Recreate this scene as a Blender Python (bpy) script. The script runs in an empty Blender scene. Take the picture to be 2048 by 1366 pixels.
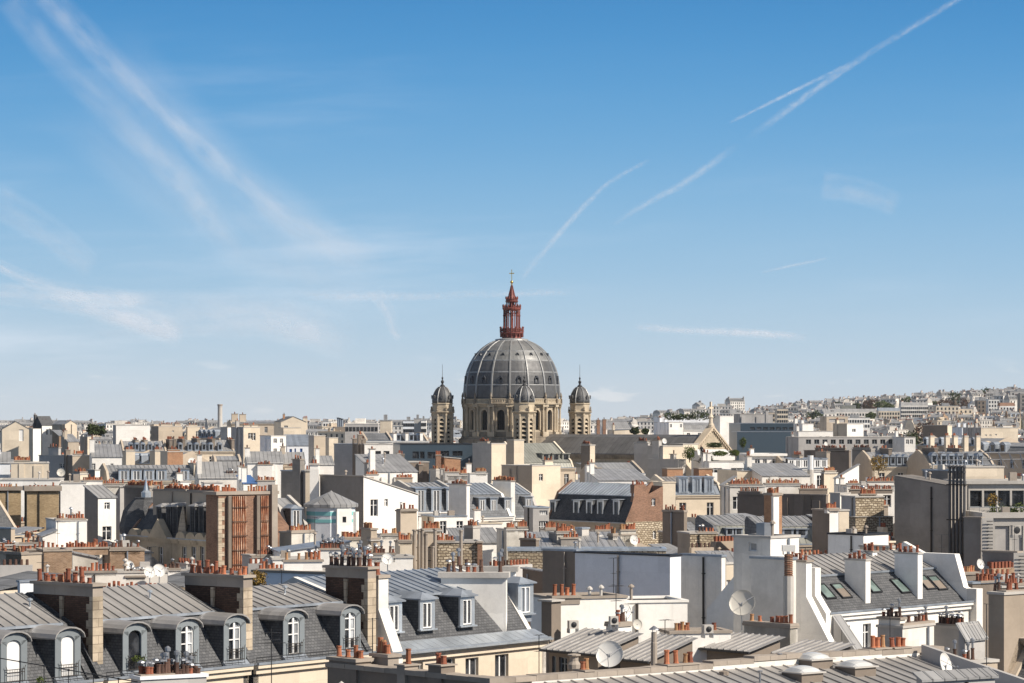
import bpy, math, random
from math import sin, cos, pi, radians, sqrt, atan2
from mathutils import Vector, Matrix
R = random.Random(7)
sc = bpy.context.scene
COL = sc.collection
F, H, HY, CX = 5600.0, 40.0, 838.0, 1024.0        # focal length in px, eye height in m, horizon row and centre column of the view

# ------------------------------------------------------------------ camera, world, sun
cd = bpy.data.cameras.new('camera'); cam = bpy.data.objects.new('camera', cd); COL.objects.link(cam)
cam.location = (0, 0, H); cam.rotation_euler = (pi/2, 0, 0)
cd.sensor_width = 36; cd.lens = F/2048*36; cd.shift_y = (HY-683)/2048
cd.clip_start = 1; cd.clip_end = 40000
sc.camera = cam
SUN_DIR = Vector((0.895, -0.445, 0)).normalized()*cos(radians(39)) + Vector((0, 0, sin(radians(39))))
sl = bpy.data.lights.new('sun', 'SUN'); sl.energy = 5.0; sl.angle = radians(0.5); sl.color = (1, 0.91, 0.79)
so = bpy.data.objects.new('sun', sl); COL.objects.link(so)
so.rotation_euler = SUN_DIR.to_track_quat('Z', 'Y').to_euler()
sc.view_settings.view_transform = 'Standard'; sc.view_settings.look = 'None'
sc.view_settings.exposure = 0.25; sc.view_settings.gamma = 1; sc.view_settings.use_curve_mapping = False
sc.cycles.max_bounces = 6; sc.cycles.diffuse_bounces = 3; sc.cycles.glossy_bounces = 2
sc.cycles.transparent_max_bounces = 16; sc.cycles.volume_bounces = 0
sc.cycles.use_denoising = True

class NT:
    def __init__(s, tree): s.t = tree; s.n = tree.nodes; s.l = tree.links
    def new(s, typ, **kw):
        n = s.n.new(typ)
        for k, v in kw.items(): setattr(n, k, v)
        return n
    def put(s, sock, val):
        if hasattr(val, 'is_output') or isinstance(val, bpy.types.NodeSocket): s.l.new(val, sock)
        elif isinstance(val, tuple) and len(val) == 3 and sock.type == 'RGBA': sock.default_value = (*val, 1)
        else: sock.default_value = val
    def math(s, op, a, b=None, c=None, clamp=False):
        n = s.new('ShaderNodeMath', operation=op); n.use_clamp = clamp
        for i, v in enumerate((a, b, c)):
            if v is not None: s.put(n.inputs[i], v)
        return n.outputs[0]
    def mix(s, fac, a, b, mode='MIX'):
        n = s.new('ShaderNodeMix', data_type='RGBA', blend_type=mode)
        s.put(n.inputs[0], fac); s.put(n.inputs[6], a); s.put(n.inputs[7], b)
        return n.outputs[2]
    def fmix(s, fac, a, b):
        n = s.new('ShaderNodeMix', data_type='FLOAT')
        s.put(n.inputs[0], fac); s.put(n.inputs[2], a); s.put(n.inputs[3], b)
        return n.outputs[0]
    def comb(s, x, y, z=0.0):
        n = s.new('ShaderNodeCombineXYZ')
        for i, v in enumerate((x, y, z)): s.put(n.inputs[i], v)
        return n.outputs[0]
    def sep(s, v):
        n = s.new('ShaderNodeSeparateXYZ'); s.put(n.inputs[0], v); return n.outputs
    def noise(s, vec, scale, detail=3, rough=.55, dim='3D'):
        n = s.new('ShaderNodeTexNoise', noise_dimensions=dim)
        s.put(n.inputs['Vector'], vec); n.inputs['Scale'].default_value = scale
        n.inputs['Detail'].default_value = detail; n.inputs['Roughness'].default_value = rough
        return n.outputs[0]
    def ramp(s, v, lo, hi):
        n = s.new('ShaderNodeMapRange', interpolation_type='SMOOTHSTEP')
        s.put(n.inputs[0], v); n.inputs[1].default_value = lo; n.inputs[2].default_value = hi
        return n.outputs[0]

wd = bpy.data.worlds.new('World'); sc.world = wd; wd.use_nodes = True
wt = NT(wd.node_tree); wt.n.clear()
sky = wt.new('ShaderNodeTexSky', sky_type='NISHITA', sun_disc=False)
sky.sun_elevation = radians(39); sky.sun_rotation = atan2(SUN_DIR.x, SUN_DIR.y)
sky.altitude = 50; sky.air_density = 1.0; sky.dust_density = 0.6; sky.ozone_density = 2.5
geo = wt.new('ShaderNodeTexCoord').outputs['Generated']
d = wt.sep(geo)
# cirrus: thin streaks at 9 km, laid out over the ground plane (direction / height), plus haze towards the horizon
zc = wt.math('MAXIMUM', d[2], 0.004)
u_ = wt.math('DIVIDE', d[0], zc); v_ = wt.math('DIVIDE', d[1], zc)
el = wt.math('ARCSINE', d[2])
az = wt.math('ARCTAN2', d[0], d[1])
# wisps in azimuth/elevation
wv = wt.comb(wt.math('MULTIPLY_ADD', el, -18.0, wt.math('MULTIPLY', az, 9.0)), wt.math('MULTIPLY', el, 60.0), 0.0)
n1 = wt.noise(wv, 1.0, 6, .6)
wv2 = wt.comb(wt.math('MULTIPLY', az, 5.0), wt.math('MULTIPLY', el, 26.0), 3.0)
n2 = wt.noise(wv2, 1.0, 3, .5)
band = wt.math('MULTIPLY', wt.ramp(el, 0.0, 0.02), wt.math('SUBTRACT', 1.0, wt.ramp(el, 0.03, 0.16)))
left = wt.math('SUBTRACT', 1.0, wt.ramp(az, -0.22, 0.06))
wis = wt.math('MULTIPLY', wt.ramp(n1, .42, .78), wt.ramp(n2, .38, .72))
wis = wt.math('MULTIPLY', wt.math('MULTIPLY', wis, band), wt.math('MULTIPLY_ADD', left, 0.75, 0.25))
# small low cumulus on the horizon
wv3 = wt.comb(wt.math('MULTIPLY', az, 42.0), wt.math('MULTIPLY', el, 170.0), 7.0)
n3 = wt.noise(wv3, 1.0, 4, .5)
low = wt.math('MULTIPLY', wt.ramp(n3, .60, .74), wt.math('MULTIPLY', wt.ramp(el, 0.0, .006), wt.math('SUBTRACT', 1.0, wt.ramp(el, .012, .024))))
cr = wt.new('ShaderNodeValToRGB'); wt.put(cr.inputs[0], wt.math('MULTIPLY', wt.math('MAXIMUM', el, 0.0), 1.0/0.40))
cr.color_ramp.interpolation = 'B_SPLINE'
stops = [(0.0, (.52, .57, .62)), (.05, (.44, .545, .635)), (.13, (.30, .475, .635)), (.24, (.142, .352, .592)), (.375, (.042, .225, .505)), (.7, (.06, .15, .33)), (1.0, (.08, .13, .25))]
while len(cr.color_ramp.elements) < len(stops): cr.color_ramp.elements.new(.5)
for e, (p_, c_) in zip(cr.color_ramp.elements, stops): e.position = p_; e.color = (*c_, 1)
hz = wt.math('POWER', wt.math('SUBTRACT', 1.0, wt.math('MINIMUM', wt.math('MULTIPLY', wt.math('MAXIMUM', el, 0.0), 6.0), 1.0)), 2.2)
hsv = wt.new('ShaderNodeHueSaturation'); wt.put(hsv.inputs['Color'], sky.outputs[0])
hsv.inputs['Saturation'].default_value = 0.42; hsv.inputs['Value'].default_value = 0.74
SKYK = 0.1
view = wt.mix(1.0, cr.outputs[0], (1/SKYK, 1/SKYK, 1/SKYK), 'MULTIPLY')
grade = wt.mix(wt.ramp(el, .25, .6), view, hsv.outputs[0])
col = wt.mix(wt.math('MULTIPLY', wis, 0.60), grade, (0.80/SKYK, 0.82/SKYK, 0.88/SKYK))
col = wt.mix(wt.math('MULTIPLY', low, 0.35), col, (0.85/SKYK, 0.82/SKYK, 0.80/SKYK))
bg = wt.new('ShaderNodeBackground'); wt.put(bg.inputs[0], col); bg.inputs[1].default_value = SKYK
wo = wt.new('ShaderNodeOutputWorld'); wt.l.new(bg.outputs[0], wo.inputs[0])

# ------------------------------------------------------------------ materials
MATS = {}
def mk(name):
    m = bpy.data.materials.new(name); m.use_nodes = True
    t = NT(m.node_tree); b = t.n['Principled BSDF']
    tc = t.new('ShaderNodeTexCoord')
    MATS[name] = m
    return m, t, b, tc
def wallcoords(t, tc):
    n = t.sep(tc.outputs['Normal']); p = t.sep(tc.outputs['Object'])
    sel = t.math('GREATER_THAN', t.math('ABSOLUTE', n[0]), t.math('ABSOLUTE', n[1]))
    h = t.fmix(sel, p[0], p[1])
    return h, p[2], p
def rnd(t):
    return t.new('ShaderNodeObjectInfo').outputs['Random']
def bump(t, b, h, strength=.3, dist=.02):
    n = t.new('ShaderNodeBump'); n.inputs['Strength'].default_value = strength; n.inputs['Distance'].default_value = dist
    t.put(n.inputs['Height'], h); t.l.new(n.outputs[0], b.inputs['Normal'])
def scale_col(t, col, f): return t.mix(1.0, col, f, 'MULTIPLY')
def grey(t, v): 
    n = t.new('ShaderNodeCombineColor'); t.put(n.inputs[0], v); t.put(n.inputs[1], v); t.put(n.inputs[2], v); return n.outputs[0]

def plaster(name, c, stain=.35, dark=None, rough=.9, streak=.5):
    m, t, b, tc = mk(name); h, z, p = wallcoords(t, tc); r = rnd(t)
    dark = dark or tuple(x*.62 for x in c)
    off = t.math('MULTIPLY', r, 37.0)
    big = t.noise(t.comb(t.math('ADD', h, off), z, off), .35, 4, .6)
    st = t.noise(t.comb(t.math('MULTIPLY', t.math('ADD', h, off), 2.2), t.math('MULTIPLY', z, .13), off), 1.0, 4, .65)
    fine = t.noise(tc.outputs['Object'], 5.0, 4, .7)
    fac = t.math('MULTIPLY', t.ramp(big, .38, .75), stain)
    fac = t.math('MAXIMUM', fac, t.math('MULTIPLY', t.ramp(st, .5, .8), stain*streak*1.6), clamp=True)
    col = t.mix(fac, c, dark)
    pb_ = t.new('ShaderNodeTexBrick', offset=.37); t.put(pb_.inputs['Vector'], t.comb(t.math('MULTIPLY_ADD', big, .5, t.math('ADD', h, off)), t.math('MULTIPLY_ADD', st, .3, z), 0.0)); pb_.inputs['Scale'].default_value = 1.0
    t.put(pb_.inputs['Color1'], (0.0, 0.0, 0.0)); t.put(pb_.inputs['Color2'], (1.0, 1.0, 1.0)); t.put(pb_.inputs['Mortar'], (.2, .2, .2)); pb_.inputs['Mortar Size'].default_value = .012; pb_.inputs['Brick Width'].default_value = 3.1; pb_.inputs['Row Height'].default_value = 2.3
    med = t.noise(t.comb(t.math('ADD', h, off), z, 3.0), 1.7, 6, .7)
    v = t.math('MULTIPLY_ADD', fine, .16, .92)
    v = t.math('MULTIPLY', v, t.math('MULTIPLY_ADD', med, .26, .90)); v = t.math('MULTIPLY', v, t.math('MULTIPLY_ADD', t.sep(pb_.outputs['Color'])[0], .16, .94))
    v = t.math('MULTIPLY', v, t.math('MULTIPLY_ADD', r, .14, .93))
    col = scale_col(t, col, grey(t, v))
    t.put(b.inputs['Base Color'], col); b.inputs['Roughness'].default_value = rough
    b.inputs['Specular IOR Level'].default_value = .25
    bump(t, b, fine, .35, .02)
    return m
def bricks(name, c1, c2, mortar, bw=.24, bh=.075, ms=.012, stain=.3, offs=.5, bumpd=.012, dark=.55, rubble=0.0):
    m, t, b, tc = mk(name); h, z, p = wallcoords(t, tc); r = rnd(t)
    if rubble:
        w = t.noise(t.comb(h, z, 0.0), 1.6, 2); h2 = t.math('MULTIPLY_ADD', w, rubble, h); z2 = t.math('MULTIPLY_ADD', t.noise(t.comb(z, h, 4.0), 1.9, 2), rubble, z)
    else: h2, z2 = h, z
    bt = t.new('ShaderNodeTexBrick', offset=offs)
    t.put(bt.inputs['Vector'], t.comb(h2, z2, 0.0))
    bt.inputs['Scale'].default_value = 1.0
    t.put(bt.inputs['Color1'], (0.0, 0.0, 0.0)); t.put(bt.inputs['Color2'], (1.0, 1.0, 1.0)); t.put(bt.inputs['Mortar'], (.5, .5, .5))
    bt.inputs['Mortar Size'].default_value = ms; bt.inputs['Mortar Smooth'].default_value = .3
    bt.inputs['Brick Width'].default_value = bw; bt.inputs['Row Height'].default_value = bh
    body = t.mix(bt.outputs['Color'], c1, c2)
    col = t.mix(bt.outputs['Fac'], body, mortar)
    big = t.noise(t.comb(h, z, t.math('MULTIPLY', r, 9.0)), .45, 5, .65)
    fine = t.noise(tc.outputs['Object'], 7.0, 3, .7)
    col = scale_col(t, col, grey(t, t.math('SUBTRACT', 1.0, t.math('MULTIPLY', t.ramp(big, .4, .75), stain))))
    col = scale_col(t, col, grey(t, t.math('MULTIPLY_ADD', fine, .3, .85)))
    t.put(b.inputs['Base Color'], col); b.inputs['Roughness'].default_value = .9; b.inputs['Specular IOR Level'].default_value = .2
    bump(t, b, t.math('SUBTRACT', t.math('MULTIPLY', fine, .5), bt.outputs['Fac']), .6, bumpd)
    return m
def zincm(name, c, sp=.62, seam=True, rough=.42, metal=.35, var=.26, patch=.34):
    m, t, b, tc = mk(name); h, z, p = wallcoords(t, tc); r = rnd(t)
    off = t.math('MULTIPLY', r, 23.0)
    q = t.math('DIVIDE', t.math('ADD', h, off), sp)
    cell = t.math('FLOOR', q)
    wn = t.new('ShaderNodeTexWhiteNoise', noise_dimensions='1D'); t.put(wn.inputs['W'], cell)
    f = t.math('FRACT', q)
    streak = t.noise(t.comb(t.math('MULTIPLY', h, 3.0), t.math('MULTIPLY', p[2], .5), p[1]), 1.0, 5, .6)
    big = t.noise(tc.outputs['Object'], .5, 4, .6)
    v = t.math('MULTIPLY_ADD', wn.outputs[0], var, 1-var/2)
    v = t.math('MULTIPLY', v, t.math('MULTIPLY_ADD', streak, .35, .83))
    v = t.math('MULTIPLY', v, t.math('SUBTRACT', 1.12, t.math('MULTIPLY', t.ramp(big, .4, .8), patch)))
    if seam:
        line = t.math('MINIMUM', f, t.math('SUBTRACT', 1.0, f))
        ln = t.math('SUBTRACT', 1.0, t.ramp(line, .03, .075))
        v = t.math('MULTIPLY', v, t.math('SUBTRACT', 1.0, t.math('MULTIPLY', ln, .42)))
        bump(t, b, t.math('MULTIPLY', ln, 1.0), .8, .05)
    else: bump(t, b, t.noise(tc.outputs['Object'], 1.7, 4, .6), .55, .06)
    t.put(b.inputs['Base Color'], scale_col(t, c, grey(t, v)))
    b.inputs['Roughness'].default_value = rough; b.inputs['Metallic'].default_value = metal
    t.put(b.inputs['Roughness'], t.math('MULTIPLY_ADD', big, .25, rough-.12))
    return m
def plain(name, c, rough=.6, metal=0.0, var=.15, sc_=4.0, spec=.4):
    m, t, b, tc = mk(name); r = rnd(t)
    n = t.noise(tc.outputs['Object'], sc_, 3)
    v = t.math('MULTIPLY', t.math('MULTIPLY_ADD', n, var*1.6, 1-var*.8), t.math('MULTIPLY_ADD', r, var*1.6, 1-var*.8))
    t.put(b.inputs['Base Color'], scale_col(t, c, grey(t, v)))
    b.inputs['Roughness'].default_value = rough; b.inputs['Metallic'].default_value = metal; b.inputs['Specular IOR Level'].default_value = spec
    return m

plaster('white', (.86, .83, .78), .30, (.56, .52, .46))
plaster('white2', (.78, .74, .68), .5, (.42, .39, .34))
plaster('worn', (.66, .62, .55), .8, (.27, .25, .22), streak=.9)
plaster('cream', (.66, .57, .45), .3, (.45, .37, .28))
plaster('beige', (.50, .42, .33), .35, (.33, .27, .21))
plaster('tan', (.40, .33, .26), .4, (.24, .20, .16))
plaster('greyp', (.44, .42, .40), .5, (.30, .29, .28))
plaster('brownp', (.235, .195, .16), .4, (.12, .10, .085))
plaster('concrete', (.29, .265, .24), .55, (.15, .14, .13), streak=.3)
plaster('slab', (.50, .47, .43), .5, (.35, .33, .31))
plaster('cap', (.36, .31, .26), .6, (.20, .17, .145))
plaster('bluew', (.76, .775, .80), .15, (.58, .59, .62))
plaster('stone', (.50, .42, .31), .6, (.20, .165, .13), streak=.9)
plaster('stone_dark', (.30, .25, .19), .7, (.10, .085, .07), streak=.9)
bricks('brick_dark', (.085, .05, .036), (.15, .085, .06), (.05, .042, .036), .24, .085, .012, .4)
bricks('brick_red', (.22, .10, .06), (.36, .18, .11), (.30, .25, .20), .24, .085, .014, .35)
bricks('brick_orange', (.36, .16, .08), (.50, .25, .13), (.42, .33, .24), .24, .085, .014, .3)
bricks('brick_ochre', (.34, .24, .13), (.50, .37, .22), (.36, .29, .20), .24, .085, .014, .3)
bricks('brick_tan', (.28, .17, .10), (.44, .29, .19), (.40, .32, .24), .24, .085, .014, .35)
bricks('rubble', (.36, .29, .20), (.70, .60, .45), (.22, .17, .12), .42, .24, .05, .25, .5, .05, rubble=.35)
bricks('ashlar', (.46, .38, .28), (.60, .50, .38), (.28, .22, .17), .8, .38, .015, .5, .5, .01)
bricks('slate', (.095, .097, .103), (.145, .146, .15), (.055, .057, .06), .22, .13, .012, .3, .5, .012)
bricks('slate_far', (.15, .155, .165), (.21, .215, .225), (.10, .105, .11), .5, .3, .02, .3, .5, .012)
zincm('zinc', (.33, .315, .30), seam=False, rough=.45, metal=.25)
zincm('zinc_s', (.34, .335, .33), rough=.45, metal=.25)
zincm('zinc_blue', (.31, .34, .38), rough=.4, metal=.35)
zincm('zinc_b', (.30, .33, .37), seam=False, rough=.4, metal=.35)
zincm('zinc_green', (.25, .25, .22), rough=.5, metal=.2)
zincm('zinc_new', (.50, .54, .58), seam=False, rough=.33, metal=.55)
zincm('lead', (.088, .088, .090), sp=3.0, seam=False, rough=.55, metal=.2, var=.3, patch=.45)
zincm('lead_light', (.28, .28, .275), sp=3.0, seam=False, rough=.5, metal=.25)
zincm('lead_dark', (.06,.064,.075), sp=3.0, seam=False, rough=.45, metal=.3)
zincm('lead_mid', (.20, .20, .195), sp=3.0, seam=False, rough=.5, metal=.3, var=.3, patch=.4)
zincm('naveroof', (.13, .125, .12), sp=1.4, seam=True, rough=.5, metal=.2, var=.3, patch=.4)
plaster('stone_light', (.52, .43, .32), .4, (.25, .2, .15), streak=.8)
plain('terracotta', (.37, .135, .068), .8, var=.45)
plain('tanpot', (.40, .22, .11), .85, var=.35)
plain('terracotta2', (.25, .082, .045), .75, var=.3)
plain('darkpot', (.10, .055, .04), .7, var=.4)
plain('steel', (.35, .36, .38), .4, .7)
plain('darkmetal', (.035, .036, .04), .5, .3)
plain('iron', (.05, .042, .036), .6, .3)
plain('whitepaint', (.80, .79, .77), .45, var=.06)
plain('pipegrey', (.10, .098, .10), .5, .2)
plain('greywood', (.21, .235, .25), .6, var=.12)
plain('dish', (.72, .70, .66), .5, var=.08)
plain('dish2', (.56, .53, .47), .5, var=.08)
plain('red_iron', (.20, .058, .047), .55, .1, var=.3)
plain('gold', (.85, .55, .15), .25, .9, var=.05)
plain('opening_dark', (.02, .02, .02), .9)  # near-black painted in for the unlit insides of church openings and dormers
plain('ochre', (.52, .44, .22), .8)
plain('blueshutter', (.04, .12, .34), .6)
plain('turq', (.22, .50, .50), .8, var=.08)
plain('skin', (.45, .28, .2), .6)
plain('cloth_black', (.015, .015, .018), .8)
plain('rust', (.38, .17, .08), .8, var=.5, sc_=2.5)
plain('awning', (.78, .76, .72), .8, var=.05)
plain('tarp', (.06, .13, .30), .6, var=.1)
plain('bark', (.09, .07, .05), .9)
def glassm(name, c, rough=.08, var=.6):
    m, t, b, tc = mk(name); r = rnd(t)
    n = t.noise(tc.outputs['Object'], 1.3, 3)
    col = t.mix(t.math('MULTIPLY', t.ramp(n, .45, .65), var), c, tuple(min(1, x*3.0+.05) for x in c))
    t.put(b.inputs['Base Color'], col); b.inputs['Roughness'].default_value = rough; b.inputs['Specular IOR Level'].default_value = .6
glassm('glass', (.012, .014, .018)); glassm('glass_green', (.12, .16, .145), .2, .3); glassm('glass_blue', (.30, .42, .46), .2, .2)
glassm('curtain', (.25, .26, .27), .35, .5)
glassm('office_glass', (.035, .055, .08), .1, .4)
plain('office', (.06, .085, .11), .3, .1, var=.1)
glassm('opal', (.55, .55, .54), .25, .15)
def leafm(name, c1, c2):
    m, t, b, tc = mk(name)
    n = t.noise(tc.outputs['Object'], 3.0, 3)
    g = t.new('ShaderNodeNewGeometry').outputs['Random Per Island']
    t.put(b.inputs['Base Color'], t.mix(t.math('ADD', t.math('MULTIPLY', n, .5), t.math('MULTIPLY', g, .5)), c1, c2))
    b.inputs['Roughness'].default_value = .7; b.inputs['Specular IOR Level'].default_value = .2
leafm('leaf', (.03, .05, .012), (.13, .16, .04)); leafm('leaf_dark', (.018, .03, .012), (.07, .09, .03))
leafm('leaf_ochre', (.12, .08, .02), (.36, .23, .06)); leafm('leaf_brown', (.06, .035, .025), (.15, .09, .06))
bricks('groundm', (.06, .06, .06), (.08, .078, .075), (.05, .05, .05), 9, 9, .5, .3)
# the rust-coloured flues on the brick gable: vertical clay tubes with lime runs
m, t, b, tc = mk('flue'); h, z, p = wallcoords(t, tc)
n = t.noise(t.comb(t.math('MULTIPLY', h, 9.0), t.math('MULTIPLY', z, .45), 0.0), 1.0, 4, .6)
n2_ = t.noise(t.comb(h, z, 2.0), 2.2, 4, .6)
c = t.mix(t.ramp(n2_, .35, .7), (.22, .08, .04), (.42, .19, .10)); c = t.mix(t.math('MULTIPLY', t.ramp(n, .52, .66), .85), c, (.75, .60, .46))
t.put(b.inputs['Base Color'], c); b.inputs['Roughness'].default_value = .85

# ------------------------------------------------------------------ meshes, frames
class Fr:
    """A building's own frame: origin on the ground at picture column px and distance Y, turned by a degrees.
    u runs along the front, v goes back; swap makes the front the face that looks to the left."""
    def __init__(s, px, Y, a, swap=False):
        s.px, s.Y, s.a, s.swap = px, Y, a, swap
        s.ox, s.oy = (px-CX)/F*Y, Y; s.c, s.s = cos(radians(a)), sin(radians(a))
    def _w(s, x, y): return s.ox+x*s.c-y*s.s, s.oy+x*s.s+y*s.c
    def w(s, u, v): return s._w(v, u) if s.swap else s._w(u, v)
    def u(s, px, v=0.0): return s._v(px, v) if s.swap else s._u(px, v)
    def _u(s, px, v=0.0):
        k = (px-CX)/F; return (k*(s.oy+v*s.c)-s.ox+v*s.s)/(s.c-k*s.s)
    def _v(s, px, u=0.0):
        k = (px-CX)/F; return ((s.ox+u*s.c)-k*(s.oy+u*s.s))/(s.s+k*s.c)
    def z(s, py, u=0.0, v=0.0): return H-(py-HY)/F*s.w(u, v)[1]
    def sib(s): return Fr(s.px, s.Y, s.a, not s.swap)
class MB:
    def __init__(s, L=None): s.V = []; s.Fc = []; s.M = []; s.sw = bool(L and L.swap); s.smooth = False
    def add(s, vs, fs, mi=0):
        b = len(s.V); s.V += vs; s.Fc += [tuple(b+i for i in f) for f in fs]; s.M += [mi]*len(fs)
    def quad(s, a, b, c, d_, mi=0): s.add([a, b, c, d_], [(0, 1, 2, 3)], mi)
    def box(s, x0, x1, y0, y1, z0, z1, mi=0):
        s.add([(x0, y0, z0), (x1, y0, z0), (x1, y1, z0), (x0, y1, z0), (x0, y0, z1), (x1, y0, z1), (x1, y1, z1), (x0, y1, z1)],
              [(0, 3, 2, 1), (4, 5, 6, 7), (0, 1, 5, 4), (1, 2, 6, 5), (2, 3, 7, 6), (3, 0, 4, 7)], mi)
    def prism(s, prof, u0, u1, mi=0):
        n = len(prof)
        s.add([(u0, p[0], p[1]) for p in prof]+[(u1, p[0], p[1]) for p in prof],
              [tuple(range(n-1, -1, -1)), tuple(range(n, 2*n))]+[(i, (i+1) % n, n+(i+1) % n, n+i) for i in range(n)], mi)
    def prismv(s, prof, v0, v1, mi=0):
        n = len(prof)
        s.add([(p[0], v0, p[1]) for p in prof]+[(p[0], v1, p[1]) for p in prof],
              [tuple(range(n)), tuple(range(2*n-1, n-1, -1))]+[(i, n+i, n+(i+1) % n, (i+1) % n) for i in range(n)], mi)
    def lathe(s, prof, n=12, cx=0., cy=0., mi=0, ph=0., rib=None, a0=0, a1=2*pi):
        b = len(s.V); full = abs(a1-a0-2*pi) < 1e-6; m = n if full else n+1
        for (r, z) in prof:
            for i in range(m):
                a = ph+a0+(a1-a0)*i/n; s.V.append((cx+r*cos(a), cy+r*sin(a), z))
        for j in range(len(prof)-1):
            for i in range(n):
                k = (i+1) % m
                s.Fc.append((b+j*m+i, b+j*m+k, b+(j+1)*m+k, b+(j+1)*m+i)); s.M.append(mi)
        if full:
            s.Fc.append(tuple(b+(len(prof)-1)*m+i for i in range(n))); s.M.append(mi)
            s.Fc.append(tuple(b+n-1-i for i in range(n))); s.M.append(mi)
    def cyl(s, x, y, z0, z1, r0, r1=None, n=8, mi=0): s.lathe([(r0, z0), (r0 if r1 is None else r1, z1)], n, x, y, mi)
    def tube(s, p, q, r, n=5, mi=0):
        p, q = Vector(p), Vector(q); d_ = (q-p)
        if d_.length < 1e-6: return
        qt = d_.to_track_quat('Z', 'Y').to_matrix(); b = len(s.V)
        for e in (p, q):
            for i in range(n):
                a = 2*pi*i/n; s.V.append(tuple(e+qt @ Vector((r*cos(a), r*sin(a), 0))))
        for i in range(n):
            k = (i+1) % n; s.Fc.append((b+i, b+k, b+n+k, b+n+i)); s.M.append(mi)
        s.Fc.append(tuple(b+i for i in range(n-1, -1, -1))); s.Fc.append(tuple(b+n+i for i in range(n))); s.M += [mi]*2
    def mesh(s, name, mats):
        me = bpy.data.meshes.new(name)
        if s.sw: me.from_pydata([(v[1], v[0], v[2]) for v in s.V], [], [f[::-1] for f in s.Fc])
        else: me.from_pydata(s.V, [], s.Fc)
        for m_ in (mats if isinstance(mats, (list, tuple)) else [mats]): me.materials.append(MATS[m_])
        if any(s.M): me.polygons.foreach_set('material_index', s.M)
        if s.smooth: me.polygons.foreach_set('use_smooth', [True]*len(me.polygons))
        return me
    def obj(s, name, mats, parent=None, **props):
        if not s.V: return None
        o = bpy.data.objects.new(name, s.mesh(name, mats)); COL.objects.link(o); o.parent = parent
        for k, v in props.items(): o[k] = v
        return o
LISTED = []      # footprints: (points, column range, top row, lowest row that must stay in view, distance)
def thing(name, label, cat, L=None, loc=None, rz=0, group=None):
    o = bpy.data.objects.new(name, None); COL.objects.link(o); o.empty_display_size = .5
    if L is not None: o.location = (L.ox, L.oy, 0); o.rotation_euler = (0, 0, radians(L.a))
    elif loc is not None: o.location = loc; o.rotation_euler = (0, 0, rz)
    o['label'] = label; o['category'] = cat; o['kind'] = 'thing'
    if group: o['group'] = group
    return o
def tag(o, label, cat, group=None):
    o['label'] = label; o['category'] = cat
    if group: o['group'] = group
    return o
def inst(name, me, parent, loc, rz=0, sc_=(1, 1, 1), L=None):
    o = bpy.data.objects.new(name, me); COL.objects.link(o); o.parent = parent
    o.location = (loc[1], loc[0], loc[2]) if (L and L.swap) else loc
    o.rotation_euler = (0, 0, rz); o.scale = sc_
    return o
def footprint(L, u0, u1, v0, v1, ytop, vb):
    pts = [L.w(u0, v0), L.w(u1, v0), L.w(u1, v1), L.w(u0, v1)]
    cols = [CX+F*p[0]/p[1] for p in pts]
    LISTED.append((pts, min(cols), max(cols), ytop, vb, min(p[1] for p in pts)))

# ------------------------------------------------------------------ chimney pots (shared meshes)
def potmesh(name, r, h, mat, kind=0):
    b = MB(); b.smooth = False
    b.lathe([(r*1.12, 0), (r*1.12, .05), (r*.95, .07), (r*.86, h-.07), (r*1.04, h-.05), (r*1.04, h), (r*.75, h), (r*.75, h-.1)], 8)
    if kind == 1:
        for i in range(3): b.tube((r*.8*cos(i*2.1), r*.8*sin(i*2.1), h), (r*.8*cos(i*2.1), r*.8*sin(i*2.1), h+.14), .012, 4, 1)
        b.lathe([(r*1.5, h+.13), (r*1.3, h+.18), (.02, h+.24)], 8, mi=1)
    if kind == 2:
        b.cyl(0, 0, h, h+.25, r*.6, r*.6, 8, 1); b.lathe([(r*1.2, h+.25), (r*1.2, h+.36), (.03, h+.42)], 8, mi=1)
    return b.mesh(name, [mat, 'steel'])
POTS = {'t': [potmesh('pot', .11, h, 'terracotta') for h in (.30, .40, .52)]+[potmesh('pot', .11, .36, 'terracotta2'), potmesh('pot', .105, .44, 'tanpot')],
        'r': [potmesh('pot', .11, h, 'terracotta2') for h in (.3, .42, .56)]+[potmesh('pot', .11, .36, 'terracotta')],
        'd': [potmesh('pot', .11, .36, 'darkpot'), potmesh('pot', .105, .45, 'darkpot', 1), potmesh('pot', .11, .32, 'terracotta2', 1), potmesh('pot', .10, .5, 'darkpot', 2)]}
POTS['m'] = POTS['t']+POTS['r']+POTS['d'][:2]
POTS['x'] = POTS['t'][:2]+POTS['r']
def pots(parent, L, pa, pb, z, n, kind='m', near=True, jit=.04, big=1.0):
    """a row of n pots from (u,v) pa to pb"""
    if n <= 0: return
    big = 1+(big-1)*.35
    if near:
        for i in range(n):
            if n > 4 and R.random() < .12: continue
            t_ = (i+.5)/n
            u = pa[0]+(pb[0]-pa[0])*t_+R.uniform(-jit, jit); v = pa[1]+(pb[1]-pa[1])*t_+R.uniform(-jit, jit)*.8
            k = big*R.uniform(.92, 1.08)
            p_ = inst('pot', R.choice(POTS[kind]), parent, (u, v, z-.02), R.uniform(0, 6), (k, k, big*R.uniform(.85, 1.2)), L); p_.rotation_euler = (R.uniform(-.06, .06), R.uniform(-.06, .06), p_.rotation_euler[2])
    else:
        b = MB(L)
        for i in range(n):
            if R.random() < .15: continue
            t_ = (i+.5)/n+R.uniform(-.25, .25)/n; h = R.uniform(.28, .6)
            b.cyl(pa[0]+(pb[0]-pa[0])*t_, pa[1]+(pb[1]-pa[1])*t_, z, z+h, .12, .11, 5, R.choice((0, 1, 1, 2)))
        b.obj('pots', ['terracotta', 'terracotta2', 'darkpot'], parent, kind='stuff')
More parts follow.
